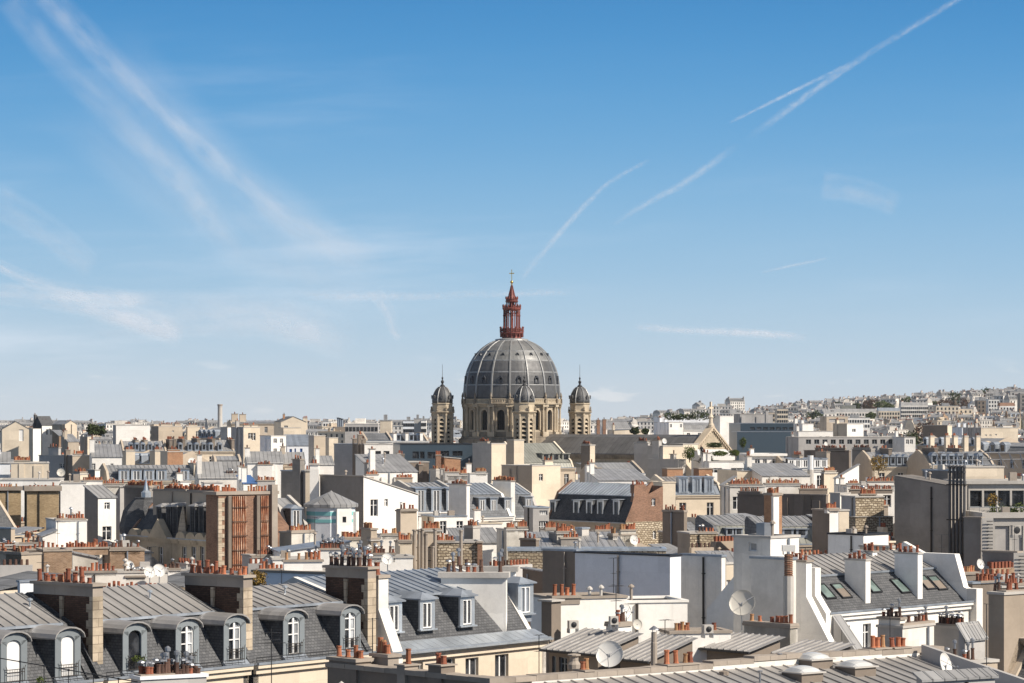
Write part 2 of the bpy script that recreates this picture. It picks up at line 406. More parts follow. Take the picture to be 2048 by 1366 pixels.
def stack(th, L, u0, u1, v0, v1, z0, z1, mat='beige', n=6, kind='m', near=True, cap='cap', caph=.14, over=.09, big=1.0, rows=1, name='chimney_stack'):
    b = MB(L); b.box(u0, u1, v0, v1, z0, z1); s = b.obj(name, mat, th)
    c = MB(L); c.box(u0-over, u1+over, v0-over, v1+over, z1, z1+caph)
    c.obj('cap', cap, s)
    du, dv = u1-u0, v1-v0
    for r_ in range(rows):
        o = 0 if rows == 1 else (r_-.5)*.36
        if du > dv: pots(s, L, (u0+.05, (v0+v1)/2+o), (u1-.05, (v0+v1)/2+o), z1+caph, n, kind, near, big=big)
        else: pots(s, L, ((u0+u1)/2+o, v0+.05), ((u0+u1)/2+o, v1-.05), z1+caph, n, kind, near, big=big)
    return s

# ------------------------------------------------------------------ walls with real openings, windows
def grid_wall(b, u0, u1, z0, z1, v, holes, dep=.22, axis='u', mi=0, sgn=1):
    """a wall face at depth v with rectangular openings (ua,ub,za,zb) and their reveals"""
    P = (lambda u, w, z: (u, w, z)) if axis == 'u' else (lambda u, w, z: (w, u, z))
    us = sorted({u0, u1, *[x for h in holes for x in h[:2]]}); zs = sorted({z0, z1, *[x for h in holes for x in h[2:4]]})
    us = [x for x in us if u0-1e-6 <= x <= u1+1e-6]; zs = [x for x in zs if z0-1e-6 <= x <= z1+1e-6]
    for i in range(len(us)-1):
        for j in range(len(zs)-1):
            cu, cz = (us[i]+us[i+1])/2, (zs[j]+zs[j+1])/2
            if any(h[0] < cu < h[1] and h[2] < cz < h[3] for h in holes): continue
            b.quad(P(us[i], v, zs[j]), P(us[i+1], v, zs[j]), P(us[i+1], v, zs[j+1]), P(us[i], v, zs[j+1]), mi)
    w = v+dep*sgn
    for (a, c, e, g) in [h[:4] for h in holes]:
        b.quad(P(a, v, e), P(c, v, e), P(c, w, e), P(a, w, e), mi); b.quad(P(a, v, g), P(c, v, g), P(c, w, g), P(a, w, g), mi)
        b.quad(P(a, v, e), P(a, v, g), P(a, w, g), P(a, w, e), mi); b.quad(P(c, v, e), P(c, v, g), P(c, w, g), P(c, w, e), mi)
def window(th, L, ua, ub, za, zb, v, axis='u', frame='whitepaint', glass='glass', bars=1, trans=1, detail=True, sill=None, shut=None):
    """frame and sash in an opening, pane behind: a part with its sub-part"""
    Lx = L if axis == 'u' else L.sib()
    b = MB(Lx); t_ = .055 if detail else .09; d0, d1 = v, v+.06
    b.box(ua, ua+t_, d0, d1, za, zb); b.box(ub-t_, ub, d0, d1, za, zb); b.box(ua+t_, ub-t_, d0, d1, za, za+t_); b.box(ua+t_, ub-t_, d0, d1, zb-t_, zb)
    if bars:
        for i in range(bars):
            m_ = ua+(ub-ua)*(i+1)/(bars+1); b.box(m_-.045, m_+.045, d0-.01, d1-.005, za+t_, zb-t_)
    for i in range(trans):
        zz = za+(zb-za)*(i+1)/(trans+1) if trans > 1 else za+(zb-za)*.66
        b.box(ua+t_, ub-t_, d0+.005, d1-.01, zz-.025, zz+.025)
    w = b.obj('window', frame, th)
    g = MB(Lx); g.quad((ua+t_, v+.05, za+t_), (ub-t_, v+.05, za+t_), (ub-t_, v+.05, zb-t_), (ua+t_, v+.05, zb-t_)); g.obj('pane', glass, w)
    if sill:
        s_ = MB(Lx); s_.box(ua-.08, ub+.08, v-.32, v, za-.09, za-.003); s_.obj('sill', sill, w)
    if shut:
        s_ = MB(Lx); k = (ub-ua)*.5; s_.box(ua-k-.02, ua-.02, v-.28, v-.23, za, zb); s_.box(ub+.02, ub+k+.02, v-.28, v-.23, za, zb); s_.obj('shutters', shut, w)
    return w
def fold_roof(b, u0, u1, lo, hi, sp=.62, ridge=.05, mi=0):
    """one sheet of zinc between lo=(v,z) and hi=(v,z) folded up into a batten every sp metres"""
    dv, dz = hi[0]-lo[0], hi[1]-lo[1]; l = sqrt(dv*dv+dz*dz); nx, nz = -dz/l*ridge, dv/l*ridge
    if nz < 0: nx, nz = -nx, -nz
    n = max(1, round((u1-u0)/sp)); w = (u1-u0)/n; pr = []
    for i in range(n):
        a = u0+i*w; pr += [(a, 0), (a+w-.09, 0), (a+w-.08, 1), (a+w-.01, 1)]
    pr.append((u1, 0)); base = len(b.V)
    for (u, k) in pr: b.V.append((u, lo[0]+nx*k, lo[1]+nz*k)); b.V.append((u, hi[0]+nx*k, hi[1]+nz*k))
    for i in range(len(pr)-1): b.Fc.append((base+2*i, base+2*i+2, base+2*i+3, base+2*i+1)); b.M.append(mi)
PANEL = {}
def zinc_panels(th, L, u0, u1, lo, hi, mat='zinc', sp=.65):
    """foreground roofs: every panel between two battens an object of its own"""
    n = max(1, round((u1-u0)/sp)); w = (u1-u0)/n
    dv, dz = hi[0]-lo[0], hi[1]-lo[1]; l = sqrt(dv*dv+dz*dz); nx, nz = -dz/l, dv/l
    key = (round(w, 3), lo, hi, mat, L.swap)
    if key not in PANEL:
        b = MB(L)
        def P(u, t_, k): return (u, lo[0]+dv*t_+nx*k, lo[1]+dz*t_+nz*k)
        g = .006
        b.add([P(0, 0, 0), P(w-.085, 0, 0), P(w-.085, 1, 0), P(0, 1, 0), P(0, 0, -.03), P(w-.085, 0, -.03), P(w-.085, 1, -.03), P(0, 1, -.03)],
              [(0, 1, 2, 3), (7, 6, 5, 4), (0, 4, 5, 1), (1, 5, 6, 2), (2, 6, 7, 3), (3, 7, 4, 0)])
        b.add([P(w-.085, 0, -.03), P(w-g, 0, -.03), P(w-g, 1, -.03), P(w-.085, 1, -.03), P(w-.075, 0, .06), P(w-.02, 0, .06), P(w-.02, 1, .06), P(w-.075, 1, .06)],
              [(0, 3, 2, 1), (4, 5, 6, 7), (0, 1, 5, 4), (1, 2, 6, 5), (2, 3, 7, 6), (3, 0, 4, 7)])
        PANEL[key] = b.mesh('panel', mat)
    for i in range(n): inst('panel', PANEL[key], th, (u0+i*w, 0, 0), L=L)
# ------------------------------------------------------------------ ground and terrain
def sm(a, b, x): t_ = min(1, max(0, (x-a)/(b-a))); return t_*t_*(3-2*t_)
def lerp(pts, x):
    if x <= pts[0][0]: return pts[0][1]
    for (a, fa), (b, fb) in zip(pts, pts[1:]):
        if x <= b: return fa+(fb-fa)*(x-a)/(b-a)
    return pts[-1][1]
def terrain(x, y):
    hill = lerp([(-400, 5), (120, 8), (160, 14), (203, 24), (239, 30), (301, 38), (380, 43), (457, 48), (700, 52), (1100, 20), (1500, 8)], x)
    t_ = sm(1050, 2550, y); back = 1-sm(2900, 4200, y)*.75
    return (hill-5)*t_*back + 5*sm(700, 2000, y)
b = MB(); xs = [-5000, -2500]+list(range(-1200, 1801, 100))+[2500, 5000]; ys = [-1500, -300, 0, 400, 700]+list(range(800, 4300, 125))+[5200, 6500]
for y in ys:
    for x in xs: b.V.append((x, y, terrain(x, y)))
nx_ = len(xs)
for j in range(len(ys)-1):
    for i in range(nx_-1): b.Fc.append((j*nx_+i, j*nx_+i+1, (j+1)*nx_+i+1, (j+1)*nx_+i)); b.M.append(0)
b.obj('ground', 'groundm', kind='structure')

# ------------------------------------------------------------------ dormers
def dormer_arch(th, L, uc, vf, zb_, w=1.45, h=2.15, back=1.7, mode='sash', rail=True, fw='greywood'):
    """round-topped lead dormer of the long mansard"""
    hw = w/2; n = 8; rise = .36; zt = zb_+h-rise; oh = .16
    b = MB(L); ow, oh2, t_ = .40, 0.32, .07
    def arc(k, rad, base, ri): a = pi*(k/n); return (-cos(a)*rad, base+sin(a)*ri)
    # cheeks and front frame (opening half width ow)
    b.box(uc-hw, uc-hw+.06, vf+.05, vf+back, zb_-.6, zt); b.box(uc+hw-.06, uc+hw, vf+.05, vf+back, zb_-.6, zt)
    d_ = b.obj('dormer', 'slate', th)
    f = MB(L)
    f.box(uc-hw, uc-ow, vf, vf+.12, zb_-.05, zt); f.box(uc+ow, uc+hw, vf, vf+.12, zb_-.05, zt); f.box(uc-hw-.04, uc+hw+.04, vf-.06, vf+.12, zb_-.16, zb_-.05)
    for k in range(n):
        a0, a1 = arc(k, hw, zt, rise), arc(k+1, hw, zt, rise); c0, c1 = arc(k, ow, zt-.22, .26), arc(k+1, ow, zt-.22, .26)
        for v in (vf, vf+.12): f.quad((uc+a0[0], v, a0[1]), (uc+a1[0], v, a1[1]), (uc+c1[0], v, c1[1]), (uc+c0[0], v, c0[1]))
        f.quad((uc+c0[0], vf, c0[1]), (uc+c1[0], vf, c1[1]), (uc+c1[0], vf+.12, c1[1]), (uc+c0[0], vf+.12, c0[1]))
    f.quad((uc-hw, vf+.001, zt-.22), (uc-ow, vf+.001, zt-.22), (uc-ow, vf+.001, zt), (uc-hw, vf+.001, zt))
    f.obj('front', fw, d_)
    r_ = MB(L); oo = .14
    pr = [arc(k, hw+oo, zt-.04, rise+.12) for k in range(n+1)]; pi_ = [arc(k, hw+oo-.02, zt-.09, rise+.10) for k in range(n+1)]
    v0, v1 = vf-oh, vf+back+.25; B = len(r_.V)
    for (x, z) in pr: r_.V += [(uc+x, v0, z), (uc+x*1.12, v1, z+.02)]
    for (x, z) in pi_: r_.V += [(uc+x, v0, z), (uc+x*1.12, v1, z-.02)]
    for k in range(n):
        i = B+2*k; j = B+2*(n+1)+2*k
        r_.Fc += [(i, i+2, i+3, i+1), (j, j+1, j+3, j+2), (i, j, j+2, i+2)]; r_.M += [0]*3
    r_.Fc += [(B, B+1, B+2*(n+1)+1, B+2*(n+1)), (B+2*n, B+2*(n+1)+2*n, B+2*(n+1)+2*n+1, B+2*n+1)]; r_.M += [0]*2
    r_.obj('dormer_roof', 'zinc', d_)
    g = MB(L); zo = zt+.02
    if mode == 'blind':
        g.box(uc-ow+.01, uc+ow-.01, vf+.09, vf+.11, zb_, zo-.02); g.obj('blind', 'whitepaint', d_)
    else:
        g.box(uc-ow, uc+ow, vf+.14, vf+.16, zb_, zo+.02); g.obj('pane', 'glass', d_)
        s = MB(L)
        for x in (-ow, ow-.06): s.box(uc+x, uc+x+.06, vf+.06, vf+.13, zb_, zo-.1)
        s.box(uc-ow, uc+ow, vf+.06, vf+.13, zb_, zb_+.07); s.box(uc-.06, uc+.06, vf+.05, vf+.12, zb_+.07, zo)
        if mode == 'sash': s.box(uc-ow+.06, uc+ow-.06, vf+.065, vf+.12, zb_+.95, zb_+1.0); s.box(uc-ow+.06, uc+ow-.06, vf+.065, vf+.12, zo-.3, zo-.24)
        if mode != 'open': s.obj('sash', 'whitepaint', d_)
        if mode == 'curtain' or mode == 'sash':
            c_ = MB(L); c_.box(uc+.08, uc+ow-.07, vf+.125, vf+.135, zb_+.5, zo-.05); c_.obj('curtain', 'curtain', d_)
    if rail:
        r2 = MB(L); zr0, zr1 = zb_+.02, zb_+.55; v = vf-.12
        for z in (zr0+.04, zr1-.12, zr1): r2.tube((uc-ow-.1, v, z), (uc+ow+.1, v, z), .016, 4)
        for x in (-ow-.1, ow+.1): r2.tube((uc+x, v, zr0), (uc+x, v, zr1+.05), .02, 4); r2.tube((uc+x, v, zr1), (uc+x, vf+.03, zr1), .015, 4); r2.tube((uc+x, v, zr1+.04), (uc+x*1.12, v, zr1+.16), .018, 4)
        for i in range(9): x = -ow+.02+i*(2*ow-.04)/8; r2.tube((uc+x, v, zr0), (uc+x, v, zr1), .011, 3)
        r2.obj('railing', 'iron', d_)
    return d_
def dormer_sq(th, L, uc, vf, zb_, w=1.0, h=1.5, back=1.4, hip=True, cheek='slate', roof='zinc_b', fw='whitepaint', bars=1, near=True, glass='glass', oh=.15, front=None):
    hw = w/2; b = MB(L); zt = zb_+h
    b.box(uc-hw, uc+hw, vf+.12, vf+back, zb_-.5, zt)
    d_ = b.obj('dormer', cheek, th)
    f = MB(L); iw = hw*.62
    f.box(uc-hw-.02, uc-iw, vf, vf+.11, zb_-.04, zt); f.box(uc+iw, uc+hw+.02, vf, vf+.11, zb_-.04, zt)
    f.box(uc-iw, uc+iw, vf, vf+.11, zt-.2, zt); f.box(uc-hw-.1, uc+hw+.1, vf-.12, vf+.11, zb_-.12, zb_-.04)
    f.obj('front', front or ('zinc_new' if near else fw), d_)
    r_ = MB(L); o = oh
    if hip:
        zz = zt+.02; p = zt+.32; 
        A = [(uc-hw-o, vf-o, zz), (uc+hw+o, vf-o, zz), (uc+hw+o, vf+back+.2, zz), (uc-hw-o, vf+back+.2, zz), (uc, vf+.35, p), (uc, vf+back+.5, p+.05)]
        r_.add(A, [(0, 1, 4), (1, 2, 5, 4), (3, 0, 4, 5), (0, 3, 2, 1)])
        r_.box(uc-hw-o, uc+hw+o, vf-o, vf+back, zz-.07, zz-.005)
    else: r_.prism([(vf-o, zt+.01), (vf+back+.3, zt+.12), (vf+back+.3, zt+.2), (vf-o, zt+.08)], uc-hw-o, uc+hw+o)
    r_.obj('dormer_roof', roof, d_)
    g = MB(L); g.box(uc-iw, uc+iw, vf+.125, vf+.135, zb_, zt-.2)
    g.obj('pane', glass, d_)
    s = MB(L); k = .06 if near else .08
    s.box(uc-iw, uc-iw+k, vf+.03, vf+.1, zb_, zt-.2); s.box(uc+iw-k, uc+iw, vf+.03, vf+.1, zb_, zt-.2); s.box(uc-iw+k, uc+iw-k, vf+.03, vf+.1, zb_, zb_+k); s.box(uc-iw+k, uc+iw-k, vf+.03, vf+.1, zt-.2-k, zt-.2)
    if bars: s.box(uc-.05, uc+.05, vf+.02, vf+.09, zb_+k, zt-.2-k)
    s.obj('sash', fw, d_)
    return d_
def dormer_small(th, L, uc, vf, zb_, w=.8, h=1.1, back=1.0, col='zinc_b', arch=True):
    b = MB(L); hw = w/2; b.box(uc-hw, uc+hw, vf, vf+back, zb_-.3, zb_+h*.75)
    if arch: b.prismv([(uc-hw-.08, zb_+h*.74), (uc-hw*.6, zb_+h*.98), (uc, zb_+h*1.08), (uc+hw*.6, zb_+h*.98), (uc+hw+.08, zb_+h*.74)], vf-.12, vf+back+.3)
    else: b.box(uc-hw-.1, uc+hw+.1, vf-.15, vf+back, zb_+h*.76, zb_+h*.86)
    d_ = b.obj('dormer', col, th)
    g = MB(L); g.box(uc-hw*.6, uc+hw*.6, vf-.02, vf-.004, zb_, zb_+h*.7); g.obj('pane', 'glass', d_)
    return d_
def railing(L, u0, u1, v, z, h=.9, sp=.14, r=.012, n=3):
    b = MB(L)
    for k in (0.08, h): b.tube((u0, v, z+k), (u1, v, z+k), r*1.5, n)
    m = max(1, int(abs(u1-u0)/sp))
    for i in range(m+1): u = u0+(u1-u0)*i/m; b.tube((u, v, z), (u, v, z+h), r, n)
    return b

# ------------------------------------------------------------------ mansard house
def mansard(L, th, u0, u1, W, ze, zb_, sb, zr, vr, wall='cream', party='beige', slate='slate', zinc='zinc_s', panels=False, seams=False,
            vf=.3, wins=(), gut='zinc_b', ends=(True, True), endh=.3, cornice=True, back=True, win_kw={}, base=0.0, eo=.0):
    fac = MB(L)
    holes = [(a, b_, c, d_) for (a, b_, c, d_) in wins]
    grid_wall(fac, u0, u1, base, ze, 0.0, holes, .24)
    fac.quad((u0, W, base), (u1, W, base), (u1, W, ze), (u0, W, ze))
    fac.obj('facade', wall, th)
    for (a, b_, c, d_) in wins: window(th, L, a, b_, c, d_, .17, **win_kw)
    prof = [(0, base), (0, ze+.05), (vf, ze+.3), (sb, zb_+endh), (vr, zr+endh)]
    prof += [(W-sb, zb_+endh), (W-vf, ze+.3), (W, ze), (W, base)] if back else [(W, zr-.4+endh), (W, base)]
    for k, (e, ua, ub) in enumerate(((ends[0], u0, u0+.35), (ends[1], u1-.35, u1))):
        p_ = MB(L); p_.prism(prof if e else [(v, z-endh if z > ze+.4 else z) for v, z in prof], ua+.002, ub-.002); p_.obj('party_wall', party, th)
    s = MB(L); s.quad((u0+.35, vf, ze+.12), (u1-.35, vf, ze+.12), (u1-.35, sb, zb_), (u0+.35, sb, zb_)); s.obj('mansard_slope', slate, th)
    if panels:
        zinc_panels(th, L, u0+.35, u1-.35, (sb-.08, zb_+.03), (vr, zr), zinc)
        rb = MB(L); rb.box(u0+.35, u1-.35, sb-.16, sb-.02, zb_-.06, zb_+.06); rb.obj('flashing', 'zinc_b', th)
        rr = MB(L)
    else:
        rr = MB(L)
        if seams: fold_roof(rr, u0+.35, u1-.35, (sb-.1, zb_+.02), (vr, zr), .62)
        else: rr.quad((u0+.35, sb-.1, zb_+.02), (u1-.35, sb-.1, zb_+.02), (u1-.35, vr, zr), (u0+.35, vr, zr))
        rr.box(u0+.35, u1-.35, sb-.14, sb-.1, zb_-.05, zb_+.06)
    if back:
        rr.quad((u0+.35, vr, zr), (u1-.35, vr, zr), (u1-.35, W-sb, zb_), (u0+.35, W-sb, zb_)); rr.quad((u0+.35, W-sb, zb_), (u1-.35, W-sb, zb_), (u1-.35, W-vf, ze), (u0+.35, W-vf, ze))
    else: rr.quad((u0+.35, vr, zr), (u1-.35, vr, zr), (u1-.35, W, zr-.4), (u0+.35, W, zr-.4))
    rr.obj('roof', (zinc+'_s' if panels and zinc+'_s' in MATS else zinc), th)
    if cornice:
        c_ = MB(L); c_.box(u0, u1, -.32, vf+.05, ze-.02, ze+.14); c_.box(u0, u1, -.18, -.003, ze-.28, ze-.025); c_.obj('cornice', wall, th)
        g = MB(L); g.box(u0, u1, -.36, -.26, ze+.145, ze+.26); g.box(u0, u1, -.26, vf+.08, ze+.142, ze+.17); g.obj('gutter', gut, th)
def auto_wins(L, u0, u1, zt, rows, w=1.0, h=1.9, gap=3.0, pitch=2.6, margin=1.0, first=0.9):
    n = max(1, int((u1-u0-2*margin)/pitch)); out = []
    for r_ in range(rows):
        z1 = zt-first-r_*gap
        for i in range(n):
            c = u0+(u1-u0)*(i+.5)/n; out.append((c-w/2, c+w/2, z1-h, z1))
    return out

# ------------------------------------------------------------------ plain block
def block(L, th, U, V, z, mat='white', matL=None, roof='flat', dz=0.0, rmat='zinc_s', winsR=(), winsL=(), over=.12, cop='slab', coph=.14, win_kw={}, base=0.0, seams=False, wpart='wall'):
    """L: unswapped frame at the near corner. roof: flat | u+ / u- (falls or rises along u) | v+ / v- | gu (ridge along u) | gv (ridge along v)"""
    matL = matL or mat  # left faces often take a greyer material, painting their shade in
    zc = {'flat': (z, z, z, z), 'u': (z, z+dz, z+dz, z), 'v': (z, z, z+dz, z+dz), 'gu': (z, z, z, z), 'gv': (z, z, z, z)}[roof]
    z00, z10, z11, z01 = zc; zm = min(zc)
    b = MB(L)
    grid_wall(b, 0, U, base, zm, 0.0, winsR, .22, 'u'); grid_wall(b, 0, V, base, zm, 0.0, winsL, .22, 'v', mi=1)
    b.quad((U, 0, base), (U, V, base), (U, V, zm), (U, 0, zm)); b.quad((0, V, base), (U, V, base), (U, V, zm), (0, V, zm))
    if zm < max(zc)-1e-6:
        for (p, q, zp, zq, m_) in (((0, 0), (U, 0), z00, z10, 0), ((0, 0), (0, V), z00, z01, 1), ((U, 0), (U, V), z10, z11, 0), ((0, V), (U, V), z01, z11, 0)):
            if max(zp, zq) > zm+1e-6: b.quad((*p, zm), (*q, zm), (*q, zq), (*p, zp), m_)
    if roof == 'gv':      # ridge runs along v: gable seen on the right face
        b.add([(0, 0, z), (U, 0, z), (U/2, 0, z+dz)], [(0, 1, 2)]); b.add([(0, V, z), (U, V, z), (U/2, V, z+dz)], [(0, 1, 2)])
    if roof == 'gu': b.add([(0, 0, z), (0, V, z), (0, V/2, z+dz)], [(0, 1, 2)], 1); b.add([(U, 0, z), (U, V, z), (U, V/2, z+dz)], [(0, 1, 2)])
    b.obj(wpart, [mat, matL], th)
    r_ = MB(L); o = over
    if roof in ('flat', 'u', 'v'):
        if roof == 'flat':
            r_.box(.2, U-.2, .2, V-.2, z-.35, z-.1); r_.obj('roof', rmat, th)
            c_ = MB(L); t_ = .28
            c_.box(-o*.6, U+o*.6, -o*.6, t_, z, z+coph); c_.box(-o*.6, t_, t_, V+o*.6, z, z+coph); c_.box(U-t_, U+o*.6, t_, V+o*.6, z, z+coph); c_.box(t_, U-t_, V-t_, V+o*.6, z, z+coph)
            c_.obj('coping', cop, th)
        else:
            if seams and roof == 'v': fold_roof(r_, -o, U+o, (-o, z00+.1), (V+o, z01+.1))
            a = [(-o, -o, z00+.03), (U+o, -o, z10+.03), (U+o, V+o, z11+.03), (-o, V+o, z01+.03)]
            r_.add(a+[(x, y, q+.1) for x, y, q in a], [(0, 3, 2, 1), (4, 5, 6, 7), (0, 1, 5, 4), (1, 2, 6, 5), (2, 3, 7, 6), (3, 0, 4, 7)]); r_.obj('roof', rmat, th)
    elif roof == 'gv':
        for (ua, ub) in ((-o, U/2), (U+o, U/2)): 
            za = z-.08; zb_ = z+dz+.06
            r_.add([(ua, -o, za), (ub, -o, zb_), (ub, V+o, zb_), (ua, V+o, za), (ua, -o, za-.1), (ub, -o, zb_-.06), (ub, V+o, zb_-.06), (ua, V+o, za-.1)], [(0, 1, 2, 3), (4, 5, 6, 7), (0, 1, 5, 4), (3, 2, 6, 7), (0, 3, 7, 4)])
        r_.obj('roof', rmat, th)
    else:
        for (va, vb) in ((-o, V/2), (V+o, V/2)):
            za = z-.08; zb_ = z+dz+.06
            r_.add([(-o, va, za), (-o, vb, zb_), (U+o, vb, zb_), (U+o, va, za), (-o, va, za-.1), (-o, vb, zb_-.06), (U+o, vb, zb_-.06), (U+o, va, za-.1)], [(0, 1, 2, 3), (4, 5, 6, 7), (0, 1, 5, 4), (3, 2, 6, 7), (0, 3, 7, 4)])
        r_.obj('roof', rmat, th)
    if L.Y < 380:
        rp = random.Random(int(L.px*7+L.Y))
        for ax, ln in (('u', U), ('v', V)):
            if ln > 2.6 and rp.random() < .6:
                q = rp.uniform(.15, .85)*ln; ws = winsR if ax == 'u' else winsL
                if any(w[0]-.3 < q < w[1]+.3 for w in ws): continue
                p_ = MB(L if ax == 'u' else L.sib()); p_.tube((q, -.1, max(base, z-14)), (q, -.1, zm-.05), rp.uniform(.05, .09), 6)
                for zz in (1.2, 4.2, 7.2): p_.box(q-.12, q+.12, -.12, 0, zm-zz, zm-zz+.06)
                p_.obj('drainpipe', rp.choice(['iron', 'zinc_b', 'cap']), th)
        if U > 2.5 and V > 2.5 and roof in ('flat', 'v', 'u'):
            for i in range(rp.choice([1, 2, 2, 3])):
                x, y = rp.uniform(.2, .8)*U, rp.uniform(.25, .8)*V; zz = z-.1 if roof == 'flat' else z+.1+dz*((x/U) if roof == 'u' else (y/V)); h_ = rp.uniform(.5, 1.2); p_ = MB(L)
                if rp.random() < .35: p_.box(x-.35, x+.35, y-.3, y+.3, zz-.3, zz+h_); 
                else: p_.lathe([(.09, zz-.2), (.09, zz+h_), (.2, zz+h_), (.17, zz+h_+.1), (.03, zz+h_+.2)], 7, x, y)
                p_.obj('vent', rp.choice(['steel', 'cap', 'slab']), th)
    for k, (ws, ax) in enumerate(((winsR, 'u'), (winsL, 'v'))):
        for (a, b_, c, d_) in [w[:4] for w in ws]: window(th, L, a, b_, c, d_, .15, ax, **win_kw)

# ------------------------------------------------------------------ roof furniture
def dish(label, px, py, Y, r, mat='dish', yaw=0.0, tilt=20, arm=True, mast=.8, group='satellite dishes on the roofs', ax=1.0):
    """yaw: degrees the bowl looks right of the camera"""
    x, z = (px-CX)/F*Y, H-(py-HY)/F*Y
    o = thing('satellite_dish', label, 'satellite dish', loc=(x, Y, z-r-mast), group=group)
    n = Vector((sin(radians(yaw))*cos(radians(tilt)), -cos(radians(yaw))*cos(radians(tilt)), sin(radians(tilt))))
    q = n.to_track_quat('Z', 'Y').to_matrix(); c = Vector((0, 0, r+mast))
    b = MB(); b.smooth = True; pr = [(r*k/5, -r*.22*(1-(k/5)**2)) for k in range(1, 6)]; b.lathe(pr+[(r*1.02, .02), (r*1.02, -.01)]+[(rr, zz-.03) for rr, zz in pr[::-1]], 24)
    b.V = [tuple(c+q @ Vector(v)) for v in b.V]; b.obj('bowl', mat, o)
    m = MB(); m.tube((0, .1, 0), (0, .1, mast+r), .03, 6); m.tube((0, .1, mast+r), tuple(c-n*r*.2), .035, 5); m.obj('mast', 'steel', o)
    if arm:
        a = MB(); f = c+n*r*.75+q @ Vector((0, -r*.35, 0))
        for ang in (-pi/2, pi/6, 5*pi/6): a.tube(tuple(c+q @ Vector((r*.97*cos(ang), r*.97*sin(ang), 0))), tuple(f), .014, 4)
        a.tube(tuple(f), tuple(f+n*.12), .045, 6); a.obj('feed_arm', 'steel', o)
    return o
def antenna(label, px, pyb, pyt, Y, els=((.9, .9, 8),), group='television antennas on the roofs', yaw=.5):
    """els: (fraction of height, half length of boom, number of elements)"""
    x = (px-CX)/F*Y; z0, z1 = H-(pyb-HY)/F*Y, H-(pyt-HY)/F*Y
    o = thing('antenna', label, 'antenna', loc=(x, Y, z0), rz=yaw, group=group)
    b = MB(); b.tube((0, 0, -.3), (0, 0, z1-z0), .022, 5); b.obj('mast', 'darkmetal', o)
    for (f, hl, n) in els:
        a = MB(); z = (z1-z0)*f; a.tube((-hl, 0, z), (hl, 0, z), .014, 4)
        for i in range(n): x_ = -hl+2*hl*i/max(1, n-1); l = .16+.22*i/n; a.tube((x_, -l, z), (x_, l, z), .008, 3)
        a.obj('aerial', 'darkmetal', o)
    return o
def leaves(b, c, rx, ry, rz, n, s, seed=0, gap=.25):
    r = random.Random(seed); ph = [r.uniform(0, 6) for _ in range(6)]
    for _ in range(n):
        th_ = r.uniform(0, 2*pi); cz = r.uniform(-1, 1); q = sqrt(1-cz*cz); rad = r.uniform(.35, 1)**.5
        rad *= 1+gap*sin(3*th_+ph[0])*q+gap*.7*sin(5*cz+ph[1]+2*th_)
        p = Vector((c[0]+rx*rad*q*cos(th_), c[1]+ry*rad*q*sin(th_), c[2]+rz*rad*cz))
        a = Vector((r.uniform(-1, 1), r.uniform(-1, 1), r.uniform(-1, 1))).normalized(); e = a.cross(Vector((r.uniform(-1, 1), r.uniform(-1, 1), .3))).normalized()
        k = s*r.uniform(.6, 1.3); b.add([tuple(p-a*k), tuple(p+e*k*.6), tuple(p+a*k), tuple(p-e*k*.6)], [(0, 1, 2, 3)])
def plant(name, label, cat, x, y, z, rx, rz, n, s, mat='leaf', trunk=0.0, tr=.08, group=None, seed=1, ry=None):
    o = thing(name, label, cat, loc=(x, y, z), group=group)
    b = MB(); leaves(b, (0, 0, trunk+rz), rx, ry or rx, rz, n, s, seed); b.obj('crown' if trunk else 'foliage', mat, o)
    if trunk:
        t_ = MB(); t_.lathe([(tr, 0), (tr*.7, trunk+rz*.6)], 6)
        r = random.Random(seed)
        for i in range(5): a = r.uniform(0, 6.3); t_.tube((0, 0, trunk*.8+rz*.2), (cos(a)*rx*.7, sin(a)*rx*.7, trunk+rz*r.uniform(.9, 1.6)), tr*.3, 4)
        t_.obj('trunk', 'bark', o)
    return o
def pt(px, py, Y): return ((px-CX)/F*Y, Y, H-(py-HY)/F*Y)
# ------------------------------------------------------------------ the domed church
YC = 750.0; S = F/YC
cx0 = (1023.5-CX)/F*YC
ch = thing('church', 'domed stone church with grey ribbed dome and red iron lantern rising over the roofs', 'church', loc=(cx0, YC, 0), rz=0)
def zy(y): return 40-((530+y/3.415)-838)/S
OFF = radians(-90-2.2)            # a rib faces the camera, a little to the left
prof = [(13.05, 44.2), (12.78, 45.6), (12.72, 47.4), (12.5, 49.9), (12.2, 51.6), (11.75, 53.2), (11.0, 55.0), (10.0, 56.7), (8.85, 58.1), (7.4, 59.4), (5.9, 60.35), (4.4, 61.0)]
def rad_at(z):
    for (r0, z0), (r1, z1) in zip(prof[1:], prof[2:]):
        if z0 <= z <= z1: return r0+(r1-r0)*(z-z0)/(z1-z0)
    return prof[-1][0]
